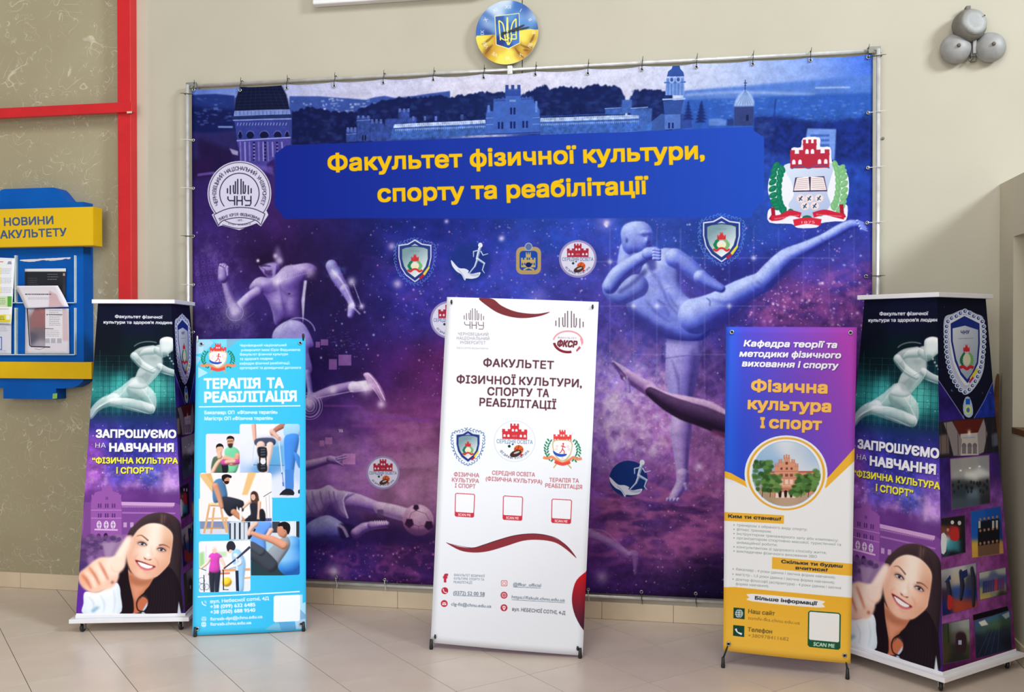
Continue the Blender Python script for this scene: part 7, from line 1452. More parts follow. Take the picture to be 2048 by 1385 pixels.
XP = 1.560          # partition face on the right
XR = 4.6            # how far the back wall runs on beyond it
X_PAPER = wall_pt(249.5, 400)[0]
X_PIPE1 = wall_pt(276, 400)[0]
X_STRIP1 = wall_pt(297, 400)[0]
X_SEAM = wall_pt(1044.5, 60)[0]
WH = 4.6
def slab(name, lo, hi, mat, kind='structure', bev=0.0, parent=None):
    bm = bmesh.new(); bx(bm, lo, hi, bev); o = obj(name, bm, mat, parent)
    if kind: o['kind'] = kind
    return o
# back wall: papered bay on the left, pale strip, and two boarded painted panels meeting at a seam
wb = empty('wall_back'); wb['kind'] = 'structure'
slab('backing', (-7.5, .012, 0), (XR, .2, WH), mat_grout, None, parent=wb)
slab('wallpapered_panel', (-7.5, 0, 0), (X_PAPER+.03, .012, WH), mat_paper, None, parent=wb)['label'] = 'grey-beige fibre wallpaper bay'
slab('painted_panel', (X_STRIP1, 0, 0), (X_SEAM-.0028, .012, WH), mat_wall, None, parent=wb)
slab('painted_panel', (X_SEAM+.0028, 0, 0), (XR, .012, WH), mat_wall, None, parent=wb)
slab('trim_1', (X_PAPER+.02, -.006, 0), (X_STRIP1, .012, WH), mat_trim)
# partition with an opening, closed behind so it becomes a niche
pw = empty('wall_right'); pw['kind'] = 'structure'
def face_pt(x, y): return hit(x, y, (1, 0, 0), XP)
NY1 = face_pt(2026, 650)[1]; NZ1 = face_pt(2028, 473)[2]; NZ0 = face_pt(2025, 855)[2]; NY0 = NY1-1.25
PT, ND, PH = .42, .30, wall_pt(1998, 369)[2]
slab('wall_panel', (XP, NY1, 0), (XP+PT, 0, PH), mat_part, None, parent=pw)
slab('wall_panel', (XP, NY0, NZ1), (XP+PT, NY1, PH), mat_part, None, parent=pw)
slab('wall_panel', (XP, NY0, 0), (XP+PT, NY1, NZ0-.03), mat_part, None, parent=pw)
slab('wall_panel', (XP, -4.2, 0), (XP+PT, NY0, PH), mat_part, None, parent=pw)
slab('light_stop_back', (XP+ND, NY0, NZ0-.03), (XP+PT, NY1, NZ1), mat_trim, None, parent=pw)  # unseen panel added so no light passes through the opening
slab('niche_shelf', (XP-.004, NY0, NZ0-.03), (XP+ND, NY1, NZ0), mat_wood, None, parent=pw)['label'] = 'brown wooden sill'

# floor: square tiles laid on the diagonal, thin recessed joints
fl_ = empty('floor'); fl_['kind'] = 'structure'
bm = bmesh.new(); bx(bm, (-9, -12, -.06), (XR, .2, -.0022)); obj('floor_bed', bm, mat_grout, fl_)
TH, TO, TS = 0.77685, np.array([-1.35538, -0.98879]), 0.4
ca, sa = math.cos(TH), math.sin(TH)
def clip_poly(P, nx, ny, c):
    out = []
    for i in range(len(P)):
        a, b = P[i], P[(i+1) % len(P)]; da, db = a[0]*nx+a[1]*ny-c, b[0]*nx+b[1]*ny-c
        if da <= 0: out.append(a)
        if (da < 0) != (db < 0) and abs(da-db) > 1e-9: t = da/(da-db); out.append((a[0]+(b[0]-a[0])*t, a[1]+(b[1]-a[1])*t))
    return out
tiles = []
g = .0016
for i in range(-30, 30):
    for j in range(-30, 30):
        P = []
        for u, v in ((i+g/TS, j+g/TS), (i+1-g/TS, j+g/TS), (i+1-g/TS, j+1-g/TS), (i+g/TS, j+1-g/TS)):
            P.append((TO[0]+TS*(u*ca+v*sa), TO[1]+TS*(u*sa-v*ca)))
        P = clip_poly(clip_poly(clip_poly(clip_poly(P, 0, 1, -.012), 1, 0, XP-.012), -1, 0, 8.9), 0, -1, 11.9)
        if len(P) < 3: continue
        ar = abs(sum(P[k][0]*P[(k+1) % len(P)][1]-P[(k+1) % len(P)][0]*P[k][1] for k in range(len(P))))/2
        if ar < 1e-4: continue
        cx = sum(p[0] for p in P)/len(P); cy = sum(p[1] for p in P)/len(P)
        tiles.append((math.hypot(cx+1.0, cy+1.2), P, ar))
tiles.sort(key=lambda t: t[0])
full = None
far = bmesh.new()
for n_, (d_, P, ar) in enumerate(tiles):
    if n_ >= 290:
        vs = [far.verts.new((p[0], p[1], 0)) for p in P]; far.faces.new(vs); continue
    cx = sum(p[0] for p in P)/len(P); cy = sum(p[1] for p in P)/len(P)
    if len(P) == 4 and abs(ar-(TS-2*g)**2) < 1e-4 and full is not None:
        o = bpy.data.objects.new('tile', full); COL.objects.link(o); o.parent = fl_; o.location = (cx, cy, 0); continue
    bm = bmesh.new(); Q = [(p[0]-cx, p[1]-cy) for p in P]
    prism(bm, Q, (1, 0, 0), (0, 1, 0), (0, 0, 1), (0, 0, -.004), .004)
    o = obj('tile', bm, mat_tile, fl_); o.location = (cx, cy, 0)
    if len(P) == 4 and abs(ar-(TS-2*g)**2) < 1e-4: full = o.data
o = obj('far_tiles', far, mat_tile, fl_); o['kind'] = 'stuff'
# skirting tiles
def skirting(name, joints, along, h=.097):
    root = empty(name); root['kind'] = 'structure'
    for a, b in zip(joints, joints[1:]):
        bm = bmesh.new()
        if along == 'x': bx(bm, (a+.0012, -.010, 0), (b-.0012, 0, h), .0012)
        else: bx(bm, (XP-.010, a+.0012, 0), (XP, b-.0012, h), .0012)
        obj('tile', bm, mat_skirt, root)
    return root
jx = [wall_pt(x, y)[0] for x, y in ((43, 1170), (668, 1206), (796, 1215), (1204, 1236), (1347, 1243))]
step = jx[2]-jx[1]
js = sorted(set([round(jx[0]-k*.4, 4) for k in range(0, 8)]+[round(v, 4) for v in np.linspace(jx[0], jx[1], 6)]+[round(v, 4) for v in (jx[1], jx[2])]+[round(v, 4) for v in np.linspace(jx[2], jx[3], 4)]+[round(jx[4], 4), round(jx[4]+.4, 4), round(jx[4]+.8, 4), round(jx[4]+1.2, 4), XP-.011]))
js = [v for v in js if v <= XP-.01]; js = [js[0]]+[b for a, b in zip(js, js[1:]) if b-a > .04]
skirting('baseboard_back', js, 'x')
skirting('baseboard_right', [-4.2+.4*k for k in range(11)]+[-.011], 'y')

# red painted square pipes on the wall
rp = empty('trim_2', (0, 0, 0)); rp['kind'] = 'structure'
bm = bmesh.new(); bx(bm, (X_PAPER, -.075, .0), (X_PIPE1, -.006, WH), .004); o = obj('upright_pipe', bm, mat_red, rp); o['label'] = 'red square upright'
za, zb_ = wall_pt(200, 209)[2], wall_pt(200, 228)[2]
bm = bmesh.new(); bx(bm, (-7.4, -.100, wall_pt(150, 229, -.1)[2]), (wall_pt(264, 215, -.1)[0], -.06, wall_pt(150, 209, -.1)[2]), .003); o = obj('cross_pipe', bm, mat_red, rp); o['label'] = 'red square crossbar with chipped end'

# ================================================================ the big printed backdrop on its pipe frame
mat_pipe = noisy('galvanised_steel', (236, 237, 238), (214, 214, 213), 0.22, 18, 5, metal=0.45)
mat_brk = noisy('grey_bracket', (150, 150, 142), (128, 128, 120), 0.5, 12, 3, metal=0.5)
mat_blk = noisy('black_plastic', (24, 26, 30), (34, 36, 40), 0.45, 10, 3)
mat_tieb = noisy('black_nylon', (30, 32, 34), (40, 42, 44), 0.5, 10, 3)
mat_tiew = noisy('white_nylon', (222, 222, 220), (205, 205, 202), 0.5, 10, 3)
mat_ring = noisy('nickel_ring', (205, 205, 205), (170, 170, 172), 0.3, 20, 3, metal=0.9)
mat_hole = principled('eyelet_hole', lin((16, 16, 22)), .8)

def sheet(name, cv, mat, parent, P, n, nu=30, nv=44, disp=None, back=None):
    """cloth sheet: quad P (TL,TR,BR,BL) subdivided, displaced along n by disp(u,v), printed side with the canvas, 0.6 mm thick"""
    P = [np.array(p, float) for p in P]; n = np.array(n, float); bm = bmesh.new(); g = []
    uvs = {}
    for j in range(nv+1):
        row = []
        for i in range(nu+1):
            u, v = i/nu, j/nv; du, dv, dn = disp(u, v) if disp else (0, 0, 0)
            q = (P[0]*(1-u)+P[1]*u)*(1-v)+(P[3]*(1-u)+P[2]*u)*v
            q = q+(P[1]-P[0])/np.linalg.norm(P[1]-P[0])*du+(P[3]-P[0])/np.linalg.norm(P[3]-P[0])*dv
            vt = bm.verts.new(q+n*dn); row.append(vt); uvs[len(uvs)] = cv.uv(q)
        g.append(row)
    for j in range(nv):
        for i in range(nu): bm.faces.new((g[j][i], g[j+1][i], g[j+1][i+1], g[j][i+1]))
    bm.verts.index_update()
    uvl = bm.loops.layers.uv.new('UVMap')
    for f in bm.faces:
        for lp in f.loops: lp[uvl].uv = uvs[lp.vert.index]
    me = bpy.data.meshes.new(name); bm.normal_update(); bm.to_mesh(me); bm.free()
    if me.polygons[0].normal @ Vector(n) < 0: me.flip_normals()
    me.materials.append(mat); me.materials.append(back or mat_white)
    for p in me.polygons: p.use_smooth = True
    o = bpy.data.objects.new(name, me); COL.objects.link(o); o.parent = parent
    sd = o.modifiers.new('thickness', 'SOLIDIFY'); sd.thickness = .0008; sd.offset = -1; sd.material_offset = 1; sd.use_even_offset = False
    return o
def eyelet(parent, c, n, r=.010):
    bm = bmesh.new(); c = Vector(c); n = Vector(n)
    lathe(bm, [(r*.55, 0), (r*.6, r*.22), (r*.85, r*.3), (r, 0)], c, n, 16); o = obj('eyelet', bm, mat_ring, parent, True)
    bm = bmesh.new(); lathe(bm, [(0, .0003), (r*.56, .0003)], c, n, 12); obj('hole', bm, mat_hole, o)
    return o
def painted(name, cvname, rough=.35, spec=.4, cv=None):
    cv = cv or CANV[cvname](); ART[cvname](cv); return cv, cv.material(name, rough, spec)

bdroot = empty('photo_backdrop', ((BD_X0+BD_X1)/2, -.05, 0))
bdroot['label'] = 'huge blue and violet printed backdrop with faculty title on a steel pipe frame'; bdroot['category'] = 'backdrop'
cvb, mat_bd = painted('backdrop_print', 'backdrop', .55, .06)
# frame positions
FX0, FX1 = wall_pt(375.5, 400, -.06)[0], wall_pt(1756, 330, -.06)[0]
FZ1 = wall_pt(1000, 137, -.06)[2]; FZ0 = wall_pt(1300, 1201, -.06)[2]
top_x = [388, 481, 574, 669, 767, 867, 967.5, 1071, 1176, 1284, 1393, 1505.5, 1620.8, 1736]
top_y = [180, 181, 176.5, 172.5, 166.5, 160.5, 156, 149.5, 147.5, 139.5, 134.5, 128.5, 121, 115]
tops = [wall_pt(x, y, CLOTH_Y) for x, y in zip(top_x, top_y)]
def bd_disp(u, v):
    x = BD_X0+u*(BD_X1-BD_X0)
    near = min(abs(x-t[0]) for t in tops)
    sag = .010*(1-math.exp(-(near/.05)**1.0))*max(0, 1-v*7)
    w = .004*math.sin(x*19)*math.exp(-v*8)+.003*math.sin(x*3.1+v*4)+.003*math.sin(x*7+1.3)*v
    return (0, sag, w)
Pq = [(BD_X0, CLOTH_Y, BD_Z1), (BD_X1, CLOTH_Y, BD_Z1), (BD_X1, CLOTH_Y, BD_Z0), (BD_X0, CLOTH_Y, BD_Z0)]
sheet('printed_sheet', cvb, mat_bd, bdroot, Pq, (0, -1, 0), 150, 60, bd_disp)['label'] = 'vinyl sheet printed with galaxy, castle and athletes'
def part_tube(name, pts, r, mat, parent, seg=12):
    bm = bmesh.new(); tube(bm, pts, r, seg); return obj(name, bm, mat, parent, True)
YF = -.035
for z in (FZ1, FZ0): part_tube('pipe', [(FX0-.012, YF+.012, z), (FX1+.012, YF+.012, z)], .0105, mat_pipe, bdroot)
for x in (FX0, FX1): part_tube('pipe', [(x, YF-.024, .0), (x, YF-.024, FZ1)], .0105, mat_pipe, bdroot)
part_tube('pipe', [(FX0+.045, YF+.012, .03), (FX0+.045, YF+.012, FZ1)], .008, mat_brk, bdroot); part_tube('pipe', [(FX1-.035, YF+.012, .03), (FX1-.035, YF+.012, FZ1)], .008, mat_brk, bdroot)
for x, z in ((FX0, FZ1), (FX1, FZ1), (FX0, FZ0), (FX1, FZ0)):
    bm = bmesh.new(); s_ = 1 if x < -1 else -1
    bx(bm, (min(x-.018*s_, x+.05*s_), YF-.012, z-.018), (max(x-.018*s_, x+.05*s_), YF+.002, z+.018), .002); lathe(bm, [(0, -.004), (.006, -.004), (.006, 0)], (x+.012*s_, YF-.012, z), (0, 1, 0), 12)
    obj('corner_bracket', bm, mat_brk, bdroot)
cxm = wall_pt(1019, 139, -.05)[0]
bm = bmesh.new(); bx(bm, (cxm-.014, YF-.010, FZ1-.030), (cxm+.014, YF+.014, FZ1+.018), .002); lathe(bm, [(0, -.003), (.006, -.003), (.006, 0)], (cxm, YF-.010, FZ1-.015), (0, 1, 0), 12); obj('clamp', bm, mat_tiew, bdroot)
for x in (FX0, FX1):
    bm = bmesh.new(); bx(bm, (x-.02, -.14, 0), (x+.02, -.015, .012), .003); obj('foot', bm, mat_brk, bdroot)
def tie(parent, e, edge, black):
    """cable tie from eyelet e round the pipe; edge: 'top','bottom','left','right'"""
    r = .017; y0 = CLOTH_Y-.004
    if edge in ('top', 'bottom'):
        zc = FZ1 if edge == 'top' else FZ0; s_ = 1 if edge == 'top' else -1
        pts = [(e[0], y0-.003, e[2]), (e[0], y0-.006, (e[2]+zc)/2)]+[(e[0]+.002, YF+.012-.018*math.cos(t), zc+s_*r*math.sin(t)) for t in np.linspace(0, 3.6, 8)]
        tail = [(e[0]+.002, YF-.012, zc+s_*.004), (e[0]+.006, YF-.018, zc+s_*.03)]
    else:
        xc = FX0 if edge == 'left' else FX1; s_ = -1 if edge == 'left' else 1
        pts = [(e[0], y0-.003, e[2]), ((e[0]+xc)/2, y0-.012, e[2])]+[(xc+s_*.017*math.sin(t), YF-.024-.018*math.cos(t), e[2]) for t in np.linspace(0, 3.3, 8)]
        tail = [(xc+s_*.004, YF-.042, e[2]), (xc+s_*.036, YF-.046, e[2]+.002)]
    bm = bmesh.new(); tube(bm, pts, .0022, 6); tube(bm, tail, [.0022, .0012], 6)
    o = obj('cable_tie', bm, mat_tieb if black else mat_tiew, parent); o['label'] = 'black cable tie' if black else 'white cable tie'
for k, t in enumerate(tops):
    eyelet(bdroot, (t[0], CLOTH_Y-.005, t[2]), (0, -1, 0)); tie(bdroot, t, 'top', True)
for y, bk in ((189, 1), (280.7, 0), (377, 0), (473, 1), (570, 0), (665, 0), (762, 1), (858, 0), (955, 0), (1050, 1)):
    e = wall_pt(387.5, y, CLOTH_Y); 
    if y > 200: eyelet(bdroot, (e[0], CLOTH_Y-.005, e[2]), (0, -1, 0))
    tie(bdroot, e, 'left', bk)
for y, x, bk in ((115, 1736, 1), (226, 1736, 0), (336, 1735.5, 0), (446, 1734, 0), (553, 1731.5, 1), (660, 1730, 0), (768, 1729, 0), (876, 1728, 0), (984, 1727, 1), (1092, 1726, 0)):
    e = wall_pt(x, y, CLOTH_Y)
    if y > 200: eyelet(bdroot, (e[0], CLOTH_Y-.005, e[2]), (0, -1, 0))
    tie(bdroot, e, 'right', bk)
for x, y, bk in ((400, 1142, 0), (490, 1147, 0), (582, 1151, 0), (673, 1155, 0), (770, 1160, 0), (870, 1165, 0), (970, 1170, 0), (1073, 1174, 0), (1176.8, 1179.5, 0), (1283, 1184, 1), (1391.5, 1187.5, 1), (1500, 1193, 1), (1612, 1199, 0), (1722, 1205, 0)):
    e = wall_pt(x, y, CLOTH_Y); eyelet(bdroot, (e[0], CLOTH_Y-.005, e[2]), (0, -1, 0)); tie(bdroot, e, 'bottom', bk)

def reseat(root):
    """children were built in world coordinates: shift them so they hang correctly under the moved root"""
    Mi = root.matrix_basis.inverted()
    for ch in root.children: ch.matrix_parent_inverse = Mi
reseat(bdroot)

# ================================================================ x-banners
mat_rod_s = noisy('silver_rod', (205, 205, 208), (180, 180, 184), 0.3, 30, 2, metal=0.8)
mat_rod_k = noisy('black_rod', (30, 36, 36), (40, 46, 46), 0.45, 30, 2)
def xbanner(k, label, rod, prongs, eye):
    a, b, n, P = xb_plane(k); t = (b-a)/np.linalg.norm(b-a); m = (a+b)/2
    root = empty('banner_stand', tuple(m)); root['label'] = label; root['category'] = 'banner stand'; root['group'] = 'freestanding printed banners in front of the backdrop'
    cv, mat = painted(k+'_banner_print', k, .55, .06)
    back = n*-1
    def disp(u, v):
        e = math.sin(math.pi*u)
        return (0, .0 + (.010*math.sin(math.pi*u) if k == 'white' else .004*math.sin(math.pi*u))*(v*v if v > .5 else 0)*0, .010*(e-1)*(.5+.5*math.cos(2*math.pi*v))+.004*math.sin(6*v+2*u))
    sheet('printed_sheet', cv, mat, root, P, n, 24, 48, disp)
    w = np.linalg.norm(P[1]-P[0]); ins = .026
    ex = (P[1]-P[0])/np.linalg.norm(P[1]-P[0]); ez = (P[0]-P[3])/np.linalg.norm(P[0]-P[3])
    cs = [P[0]+ex*ins*1.1-ez*ins, P[1]-ex*ins*1.1-ez*ins, P[2]-ex*ins+ez*ins*1.4, P[3]+ex*ins+ez*ins*1.4]
    for q in cs:
        q2 = q+n*.0006-n*.004
        if eye: eyelet(root, q2+n*.003, n, .011)
        if prongs:
            bm = bmesh.new(); up = Vector(ez); tube(bm, [Vector(q2+n*.001)-up*.012, Vector(q2+n*.008)-up*.002, Vector(q2+n*.006)+up*.010], [.003, .006, .004], 8); obj('corner_hook', bm, mat_blk, root, True)
    hub = m+ez*(.95 if k == 'white' else .85)+back*.06
    off = back*.012
    for i, q in enumerate(cs[:2]):
        bm = bmesh.new(); tube(bm, [hub, q+off], .0045, 8); obj('rod', bm, rod, root, True)
    for q, f in ((cs[3], a), (cs[2], b)):
        bm = bmesh.new(); f2 = f+back*.004; d = (f2-hub)/np.linalg.norm(f2-hub); tube(bm, [hub, (cs[3] if f is a else cs[2])+off*1.3, f2+np.array([0, 0, .045])], .0045, 8); leg = obj('leg', bm, rod, root, True)
        f3 = f2+np.array([0, 0, .0]); d2 = (f2+np.array([0, 0, .045])-((cs[3] if f is a else cs[2])+off*1.3)); d2 /= np.linalg.norm(d2)
        top = f2+np.array([0, 0, .052]); bm = bmesh.new(); tube(bm, [top, f3+np.array([0, 0, .022]), f3+np.array([0, 0, .009]), f3+np.array([0, 0, .001])], [.007, .009, .0105, .009], 10); obj('rubber_foot', bm, mat_blk, leg, True)
    bm = bmesh.new(); rear = m+np.array([back[0], back[1], 0])*.42; rear[2] = .003; tube(bm, [hub, rear+np.array([0, 0, .02])], .0045, 8); leg = obj('leg', bm, rod, root, True)
    bm = bmesh.new(); tube(bm, [rear+np.array([0, 0, .03]), rear+np.array([0, 0, -.002])], [.007, .010], 10); obj('rubber_foot', bm, mat_blk, leg, True)
    bm = bmesh.new(); lathe(bm, [(0, -.014), (.02, -.014), (.026, -.006), (.026, .008), (.016, .014), (0, .014)], hub, n, 16); obj('hub', bm, mat_blk, root, True)
    if k == 'blue':
        for px, rr in ((394.5, .006), (606.5, .010)):
            q = hit(px, 674 if rr < .01 else 671, n, a@n)-n*.004; bm = bmesh.new(); tube(bm, [q-np.array([0, 0, .03]), q, q+np.array([0, 0, rr])], [.004, rr*.8, rr*.4], 8); obj('rod_tip', bm, mat_tiew if rr < .01 else mat_blk, root, True)
    reseat(root); return root
xbanner('blue', 'light-blue therapy and rehabilitation banner with five clinic photos, beside the left tower', mat_rod_s, False, True)
xbanner('white', 'white faculty banner with maroon swooshes standing at the centre', mat_rod_s, True, False)
xbanner('yellow', 'blue, purple and yellow department banner with a round castle photo', mat_rod_k, False, True)

# ================================================================ the two tapered advertising towers
cv_f = CANV['tower_front'](); ART['tower_front'](cv_f); mat_tf = cv_f.material('tower_front_print', .55, .06)
cv_s = CANV['tower_side'](); ART['tower_side'](cv_s); mat_ts = cv_s.material('tower_side_print', .55, .06)
mat_edge = noisy('dark_edge', (20, 24, 50), (26, 30, 60), .5, 9, 3)
def tower(k, label):
    v = TW[k]; root = empty('advertising_tower', (v[0], v[1], 0), 0); root['label'] = label; root['category'] = 'display tower'; root['group'] = 'tapered printed towers at both ends of the backdrop'
    names = ['front_panel', 'side_panel', 'back_panel', 'side_panel']
    for s_ in range(4):
        q, n = tw_face(k, s_); cen = np.array([v[0], v[1], q[0][2]])
        if n @ (q[0]-cen) < 0: n = -n
        bm = bmesh.new(); uvl = bm.loops.layers.uv.new('UVMap')
        A = [bm.verts.new(p) for p in q]; B = [bm.verts.new(p-n*.008) for p in q]
        # canvas reference rectangle for this face
        O, ex, ey, w, h = sheet_rect(q, n); ref = cv_f if s_ in (0, 2) else cv_s
        f = bm.faces.new(A)
        for lp in f.loops:
            d = np.array(lp.vert.co)-O; lp[uvl].uv = (float(d@ex)/w, 1-float(d@ey)/h)
        bm.faces.new(B[::-1]).material_index = 1
        for i in range(4): bm.faces.new((A[i], B[i], B[(i+1) % 4], A[(i+1) % 4])).material_index = 1
        obj(names[s_], bm, [mat_tf if s_ in (0, 2) else mat_ts, mat_edge], root)
    def plate(nm, z0, z1, s0, bev=.002):
        bm = bmesh.new(); a = v[2]; half = s0/2
        vs = bx(bm, (-half, -half, z0), (half, half, z1), bev)
        bmesh.ops.rotate(bm, cent=(0, 0, 0), matrix=Matrix.Rotation(a, 3, 'Z'), verts=bm.verts); bmesh.ops.translate(bm, vec=(v[0], v[1], 0), verts=bm.verts)
        return obj(nm, bm, mat_white, root)
    plate('top_board', TW_Z1, v[5], v[4]); plate('base_board', v[6], v[6]+.022, v[3]); plate('plinth', v[6]+.022, TW_Z0, v[3]-.05)
    for i, j in ((-1, -1), (1, -1), (1, 1), (-1, 1)):
        p = tw_corner(k, i, j, v[6], .055); bm = bmesh.new()
        bx(bm, (p[0]-.016, p[1]-.016, .048), (p[0]+.016, p[1]+.016, v[6]+.001), .002); bx(bm, (p[0]-.013, p[1]-.008, .018), (p[0]-.010, p[1]+.014, .05)); bx(bm, (p[0]+.010, p[1]-.008, .018), (p[0]+.013, p[1]+.014, .05))
        cs = obj('caster', bm, mat_rod_s, root); bm = bmesh.new(); lathe(bm, [(0, -.008), (.018, -.008), (.022, -.005), (.022, .005), (.018, .008), (0, .008)], (p[0], p[1], .0225), (1, 0, 0), 20); obj('wheel', bm, mat_blk, cs, True)
    reseat(root); return root
tower('left', 'tall tapered white-topped tower with thumbs-up woman poster, left of the light-blue banner')
tower('right', 'tall tapered white-topped tower turned corner-on, with photo collage side, right of the yellow banner')

# ================================================================ wall clock
ck = empty('wall_clock', tuple(CLOCK_C)); ck['label'] = 'round glass wall clock with blue and yellow flag and trident print above the backdrop'; ck['category'] = 'clock'
cvc, mat_ck = painted('clock_print', 'clock', .12, .6)
bm = bmesh.new(); uvl = bm.loops.layers.uv.new('UVMap'); R_ = .182; N_ = 72; yc = CLOCK_C[1]-.02
fr = [bm.verts.new((CLOCK_C[0]+R_*math.cos(2*math.pi*k/N_), yc, CLOCK_C[2]+R_*math.sin(2*math.pi*k/N_))) for k in range(N_)]
bk = [bm.verts.new((CLOCK_C[0]+R_*math.cos(2*math.pi*k/N_), yc+.006, CLOCK_C[2]+R_*math.sin(2*math.pi*k/N_))) for k in range(N_)]
f = bm.faces.new(fr)
for lp in f.loops: lp[uvl].uv = cvc.uv(np.array(lp.vert.co)*np.array([1, 0, 1])+np.array([0, yc, 0]))
bm.faces.new(bk[::-1]).material_index = 1
for k in range(N_): bm.faces.new((fr[k], bk[k], bk[(k+1) % N_], fr[(k+1) % N_])).material_index = 1
mat_glass_edge = principled('glass_edge', lin((206, 220, 222)), .1)
obj('dial', bm, [mat_ck, mat_glass_edge], ck)
bm = bmesh.new(); bx(bm, (CLOCK_C[0]-.04, yc+.006, CLOCK_C[2]-.04), (CLOCK_C[0]+.04, -.0005, CLOCK_C[2]+.04), .003); obj('movement_box', bm, mat_blk, ck)
def hand(name, tip, w, y):
    c0 = np.array([CLOCK_C[0], CLOCK_C[2]]); t = wall_pt(*tip, yc); t = np.array([t[0], t[2]]); cc = wall_pt(1015, 64.5, yc); cc = np.array([cc[0], cc[2]]); d = (t-cc); L = np.linalg.norm(d); d /= L; nn = np.array([-d[1], d[0]])
    P = [cc-d*.034+nn*w*1.3, cc-d*.01+nn*w*.7, cc+d*L*.9+nn*w*.8, t, cc+d*L*.9-nn*w*.8, cc-d*.01-nn*w*.7, cc-d*.034-nn*w*1.3]
    bm = bmesh.new(); prism(bm, [tuple(p) for p in P], (1, 0, 0), (0, 0, 1), (0, 1, 0), (0, y, 0), .0012); return obj(name, bm, mat_blk, ck)
hand('hour_hand', (1050, 50), .0055, yc-.006); hand('minute_hand', (1060.5, 54.5), .0045, yc-.009)
cc = wall_pt(1015, 64.5, yc); bm = bmesh.new(); lathe(bm, [(0, -.013), (.004, -.013), (.006, -.010), (.006, 0)], (cc[0], yc, cc[2]), (0, 1, 0), 16); obj('centre_cap', bm, mat_rod_s, ck, True)
reseat(ck)

# ================================================================ electric bell with three gongs
mat_bell = noisy('worn_silver_paint', (160, 160, 160), (140, 140, 138), 0.55, 14, 5, metal=0.12, bump=.1, bscale=60)
mat_belld = noisy('dull_silver_paint', (120, 117, 110), (100, 97, 90), 0.6, 12, 5, metal=0.1)
mat_chip = noisy('chipped_cream_paint', (206, 200, 176), (186, 178, 150), 0.6, 20, 3)
BC = wall_pt(1946, 80)
eb = empty('electric_bell', tuple(BC)); eb['label'] = 'grey metal wall bell with three round gongs high on the wall'; eb['category'] = 'bell'
def at(px, py, y): return wall_pt(px, py, y)
# motor housing (top): drum with a bevelled lid
c = at(1945, 48, -.055); bm = bmesh.new(); ax = (.30, -.94, .16); o3 = (c[0]-.016, -.052, c[2]-.008)
lathe(bm, [(0, -.03), (.080, -.03), (.084, -.018), (.084, .018), (.080, .030), (.070, .044), (0, .044)], o3, ax, 36)
hs = obj('motor_housing', bm, mat_belld, eb, True)
bm = bmesh.new(); lathe(bm, [(.070, .0440), (.069, .0505), (.060, .0575), (.040, .0590), (.030, .0575), (0, .0570)], o3, ax, 36); obj('lid', bm, mat_bell, hs, True)
bm = bmesh.new(); bx(bm, (c[0]-.030, -.05, c[2]+.078), (c[0]-.006, -.005, c[2]+.100), .004); obj('lug', bm, mat_belld, hs)
for px, py in ((1969, 31), (1934, 55)):
    q = at(px, py, -.094); bm = bmesh.new(); lathe(bm, [(0, -.006), (.003, -.006), (.004, 0)], tuple(q), (0, 1, 0), 8); obj('screw', bm, mat_blk, hs)
for px, py, sd in ((1911, 98, -1), (1980, 95, 1)):
    c = at(px, py, -.03); bm = bmesh.new()
    prof = [(.076*math.cos(t), .056*math.sin(t)) for t in np.linspace(0, math.pi/2, 12)]
    lathe(bm, [(.070, -.006), (.077, -.008), (.079, -.002)]+prof[:-1]+[(0, .056)], (c[0], -.035, c[2]), (.02, -1, .02), 40)
    gg = obj('gong', bm, mat_bell, eb, True)
    bm = bmesh.new(); lathe(bm, [(.010, .052), (.0095, .064), (.007, .068), (0, .068)], (c[0], -.035, c[2]), (.02, -1, .02), 12); o = obj('gong_nut', bm, noisy('rusty_nut', (112, 96, 90), (82, 70, 66), .6, 30, 3) if sd < 0 else bpy.data.materials['rusty_nut'], gg, True)
    bm = bmesh.new(); lathe(bm, [(.012, 0), (.012, .034)], (c[0], 0, c[2]), (0, -1, 0), 10); obj('post', bm, mat_belld, gg)
c = at(1946.5, 92, -.02); bm = bmesh.new(); bx(bm, (c[0]-.014, -.030, c[2]-.055), (c[0]+.010, -.0005, c[2]+.075), .002); bx(bm, (c[0]-.010, -.055, c[2]-.048), (c[0]+.008, -.030, c[2]+.035), .003)
prism(bm, [(0, .0), (.06, .045), (.055, .058), (-.005, .02)], (1, 0, 0), (0, 0, 1), (0, -1, 0), (c[0], 0, c[2]+.01), .02); obj('mounting_plate', bm, mat_bell, eb)
bm = bmesh.new(); bx(bm, (c[0]-.012, -.024, c[2]-.082), (c[0]+.014, -.0005, c[2]-.052), .003); obj('striker_block', bm, mat_belld, eb)
bm = bmesh.new(); tube(bm, [(c[0]+.0, -.03, c[2]-.06), (c[0]-.022, -.034, c[2]-.078)], .003, 6); lathe(bm, [(0, -.006), (.005, -.004), (.006, 0), (.005, .004), (0, .006)], (c[0]-.022, -.034, c[2]-.078), (1, 0, .5), 10); obj('striker', bm, mat_belld, eb, True)
reseat(eb)

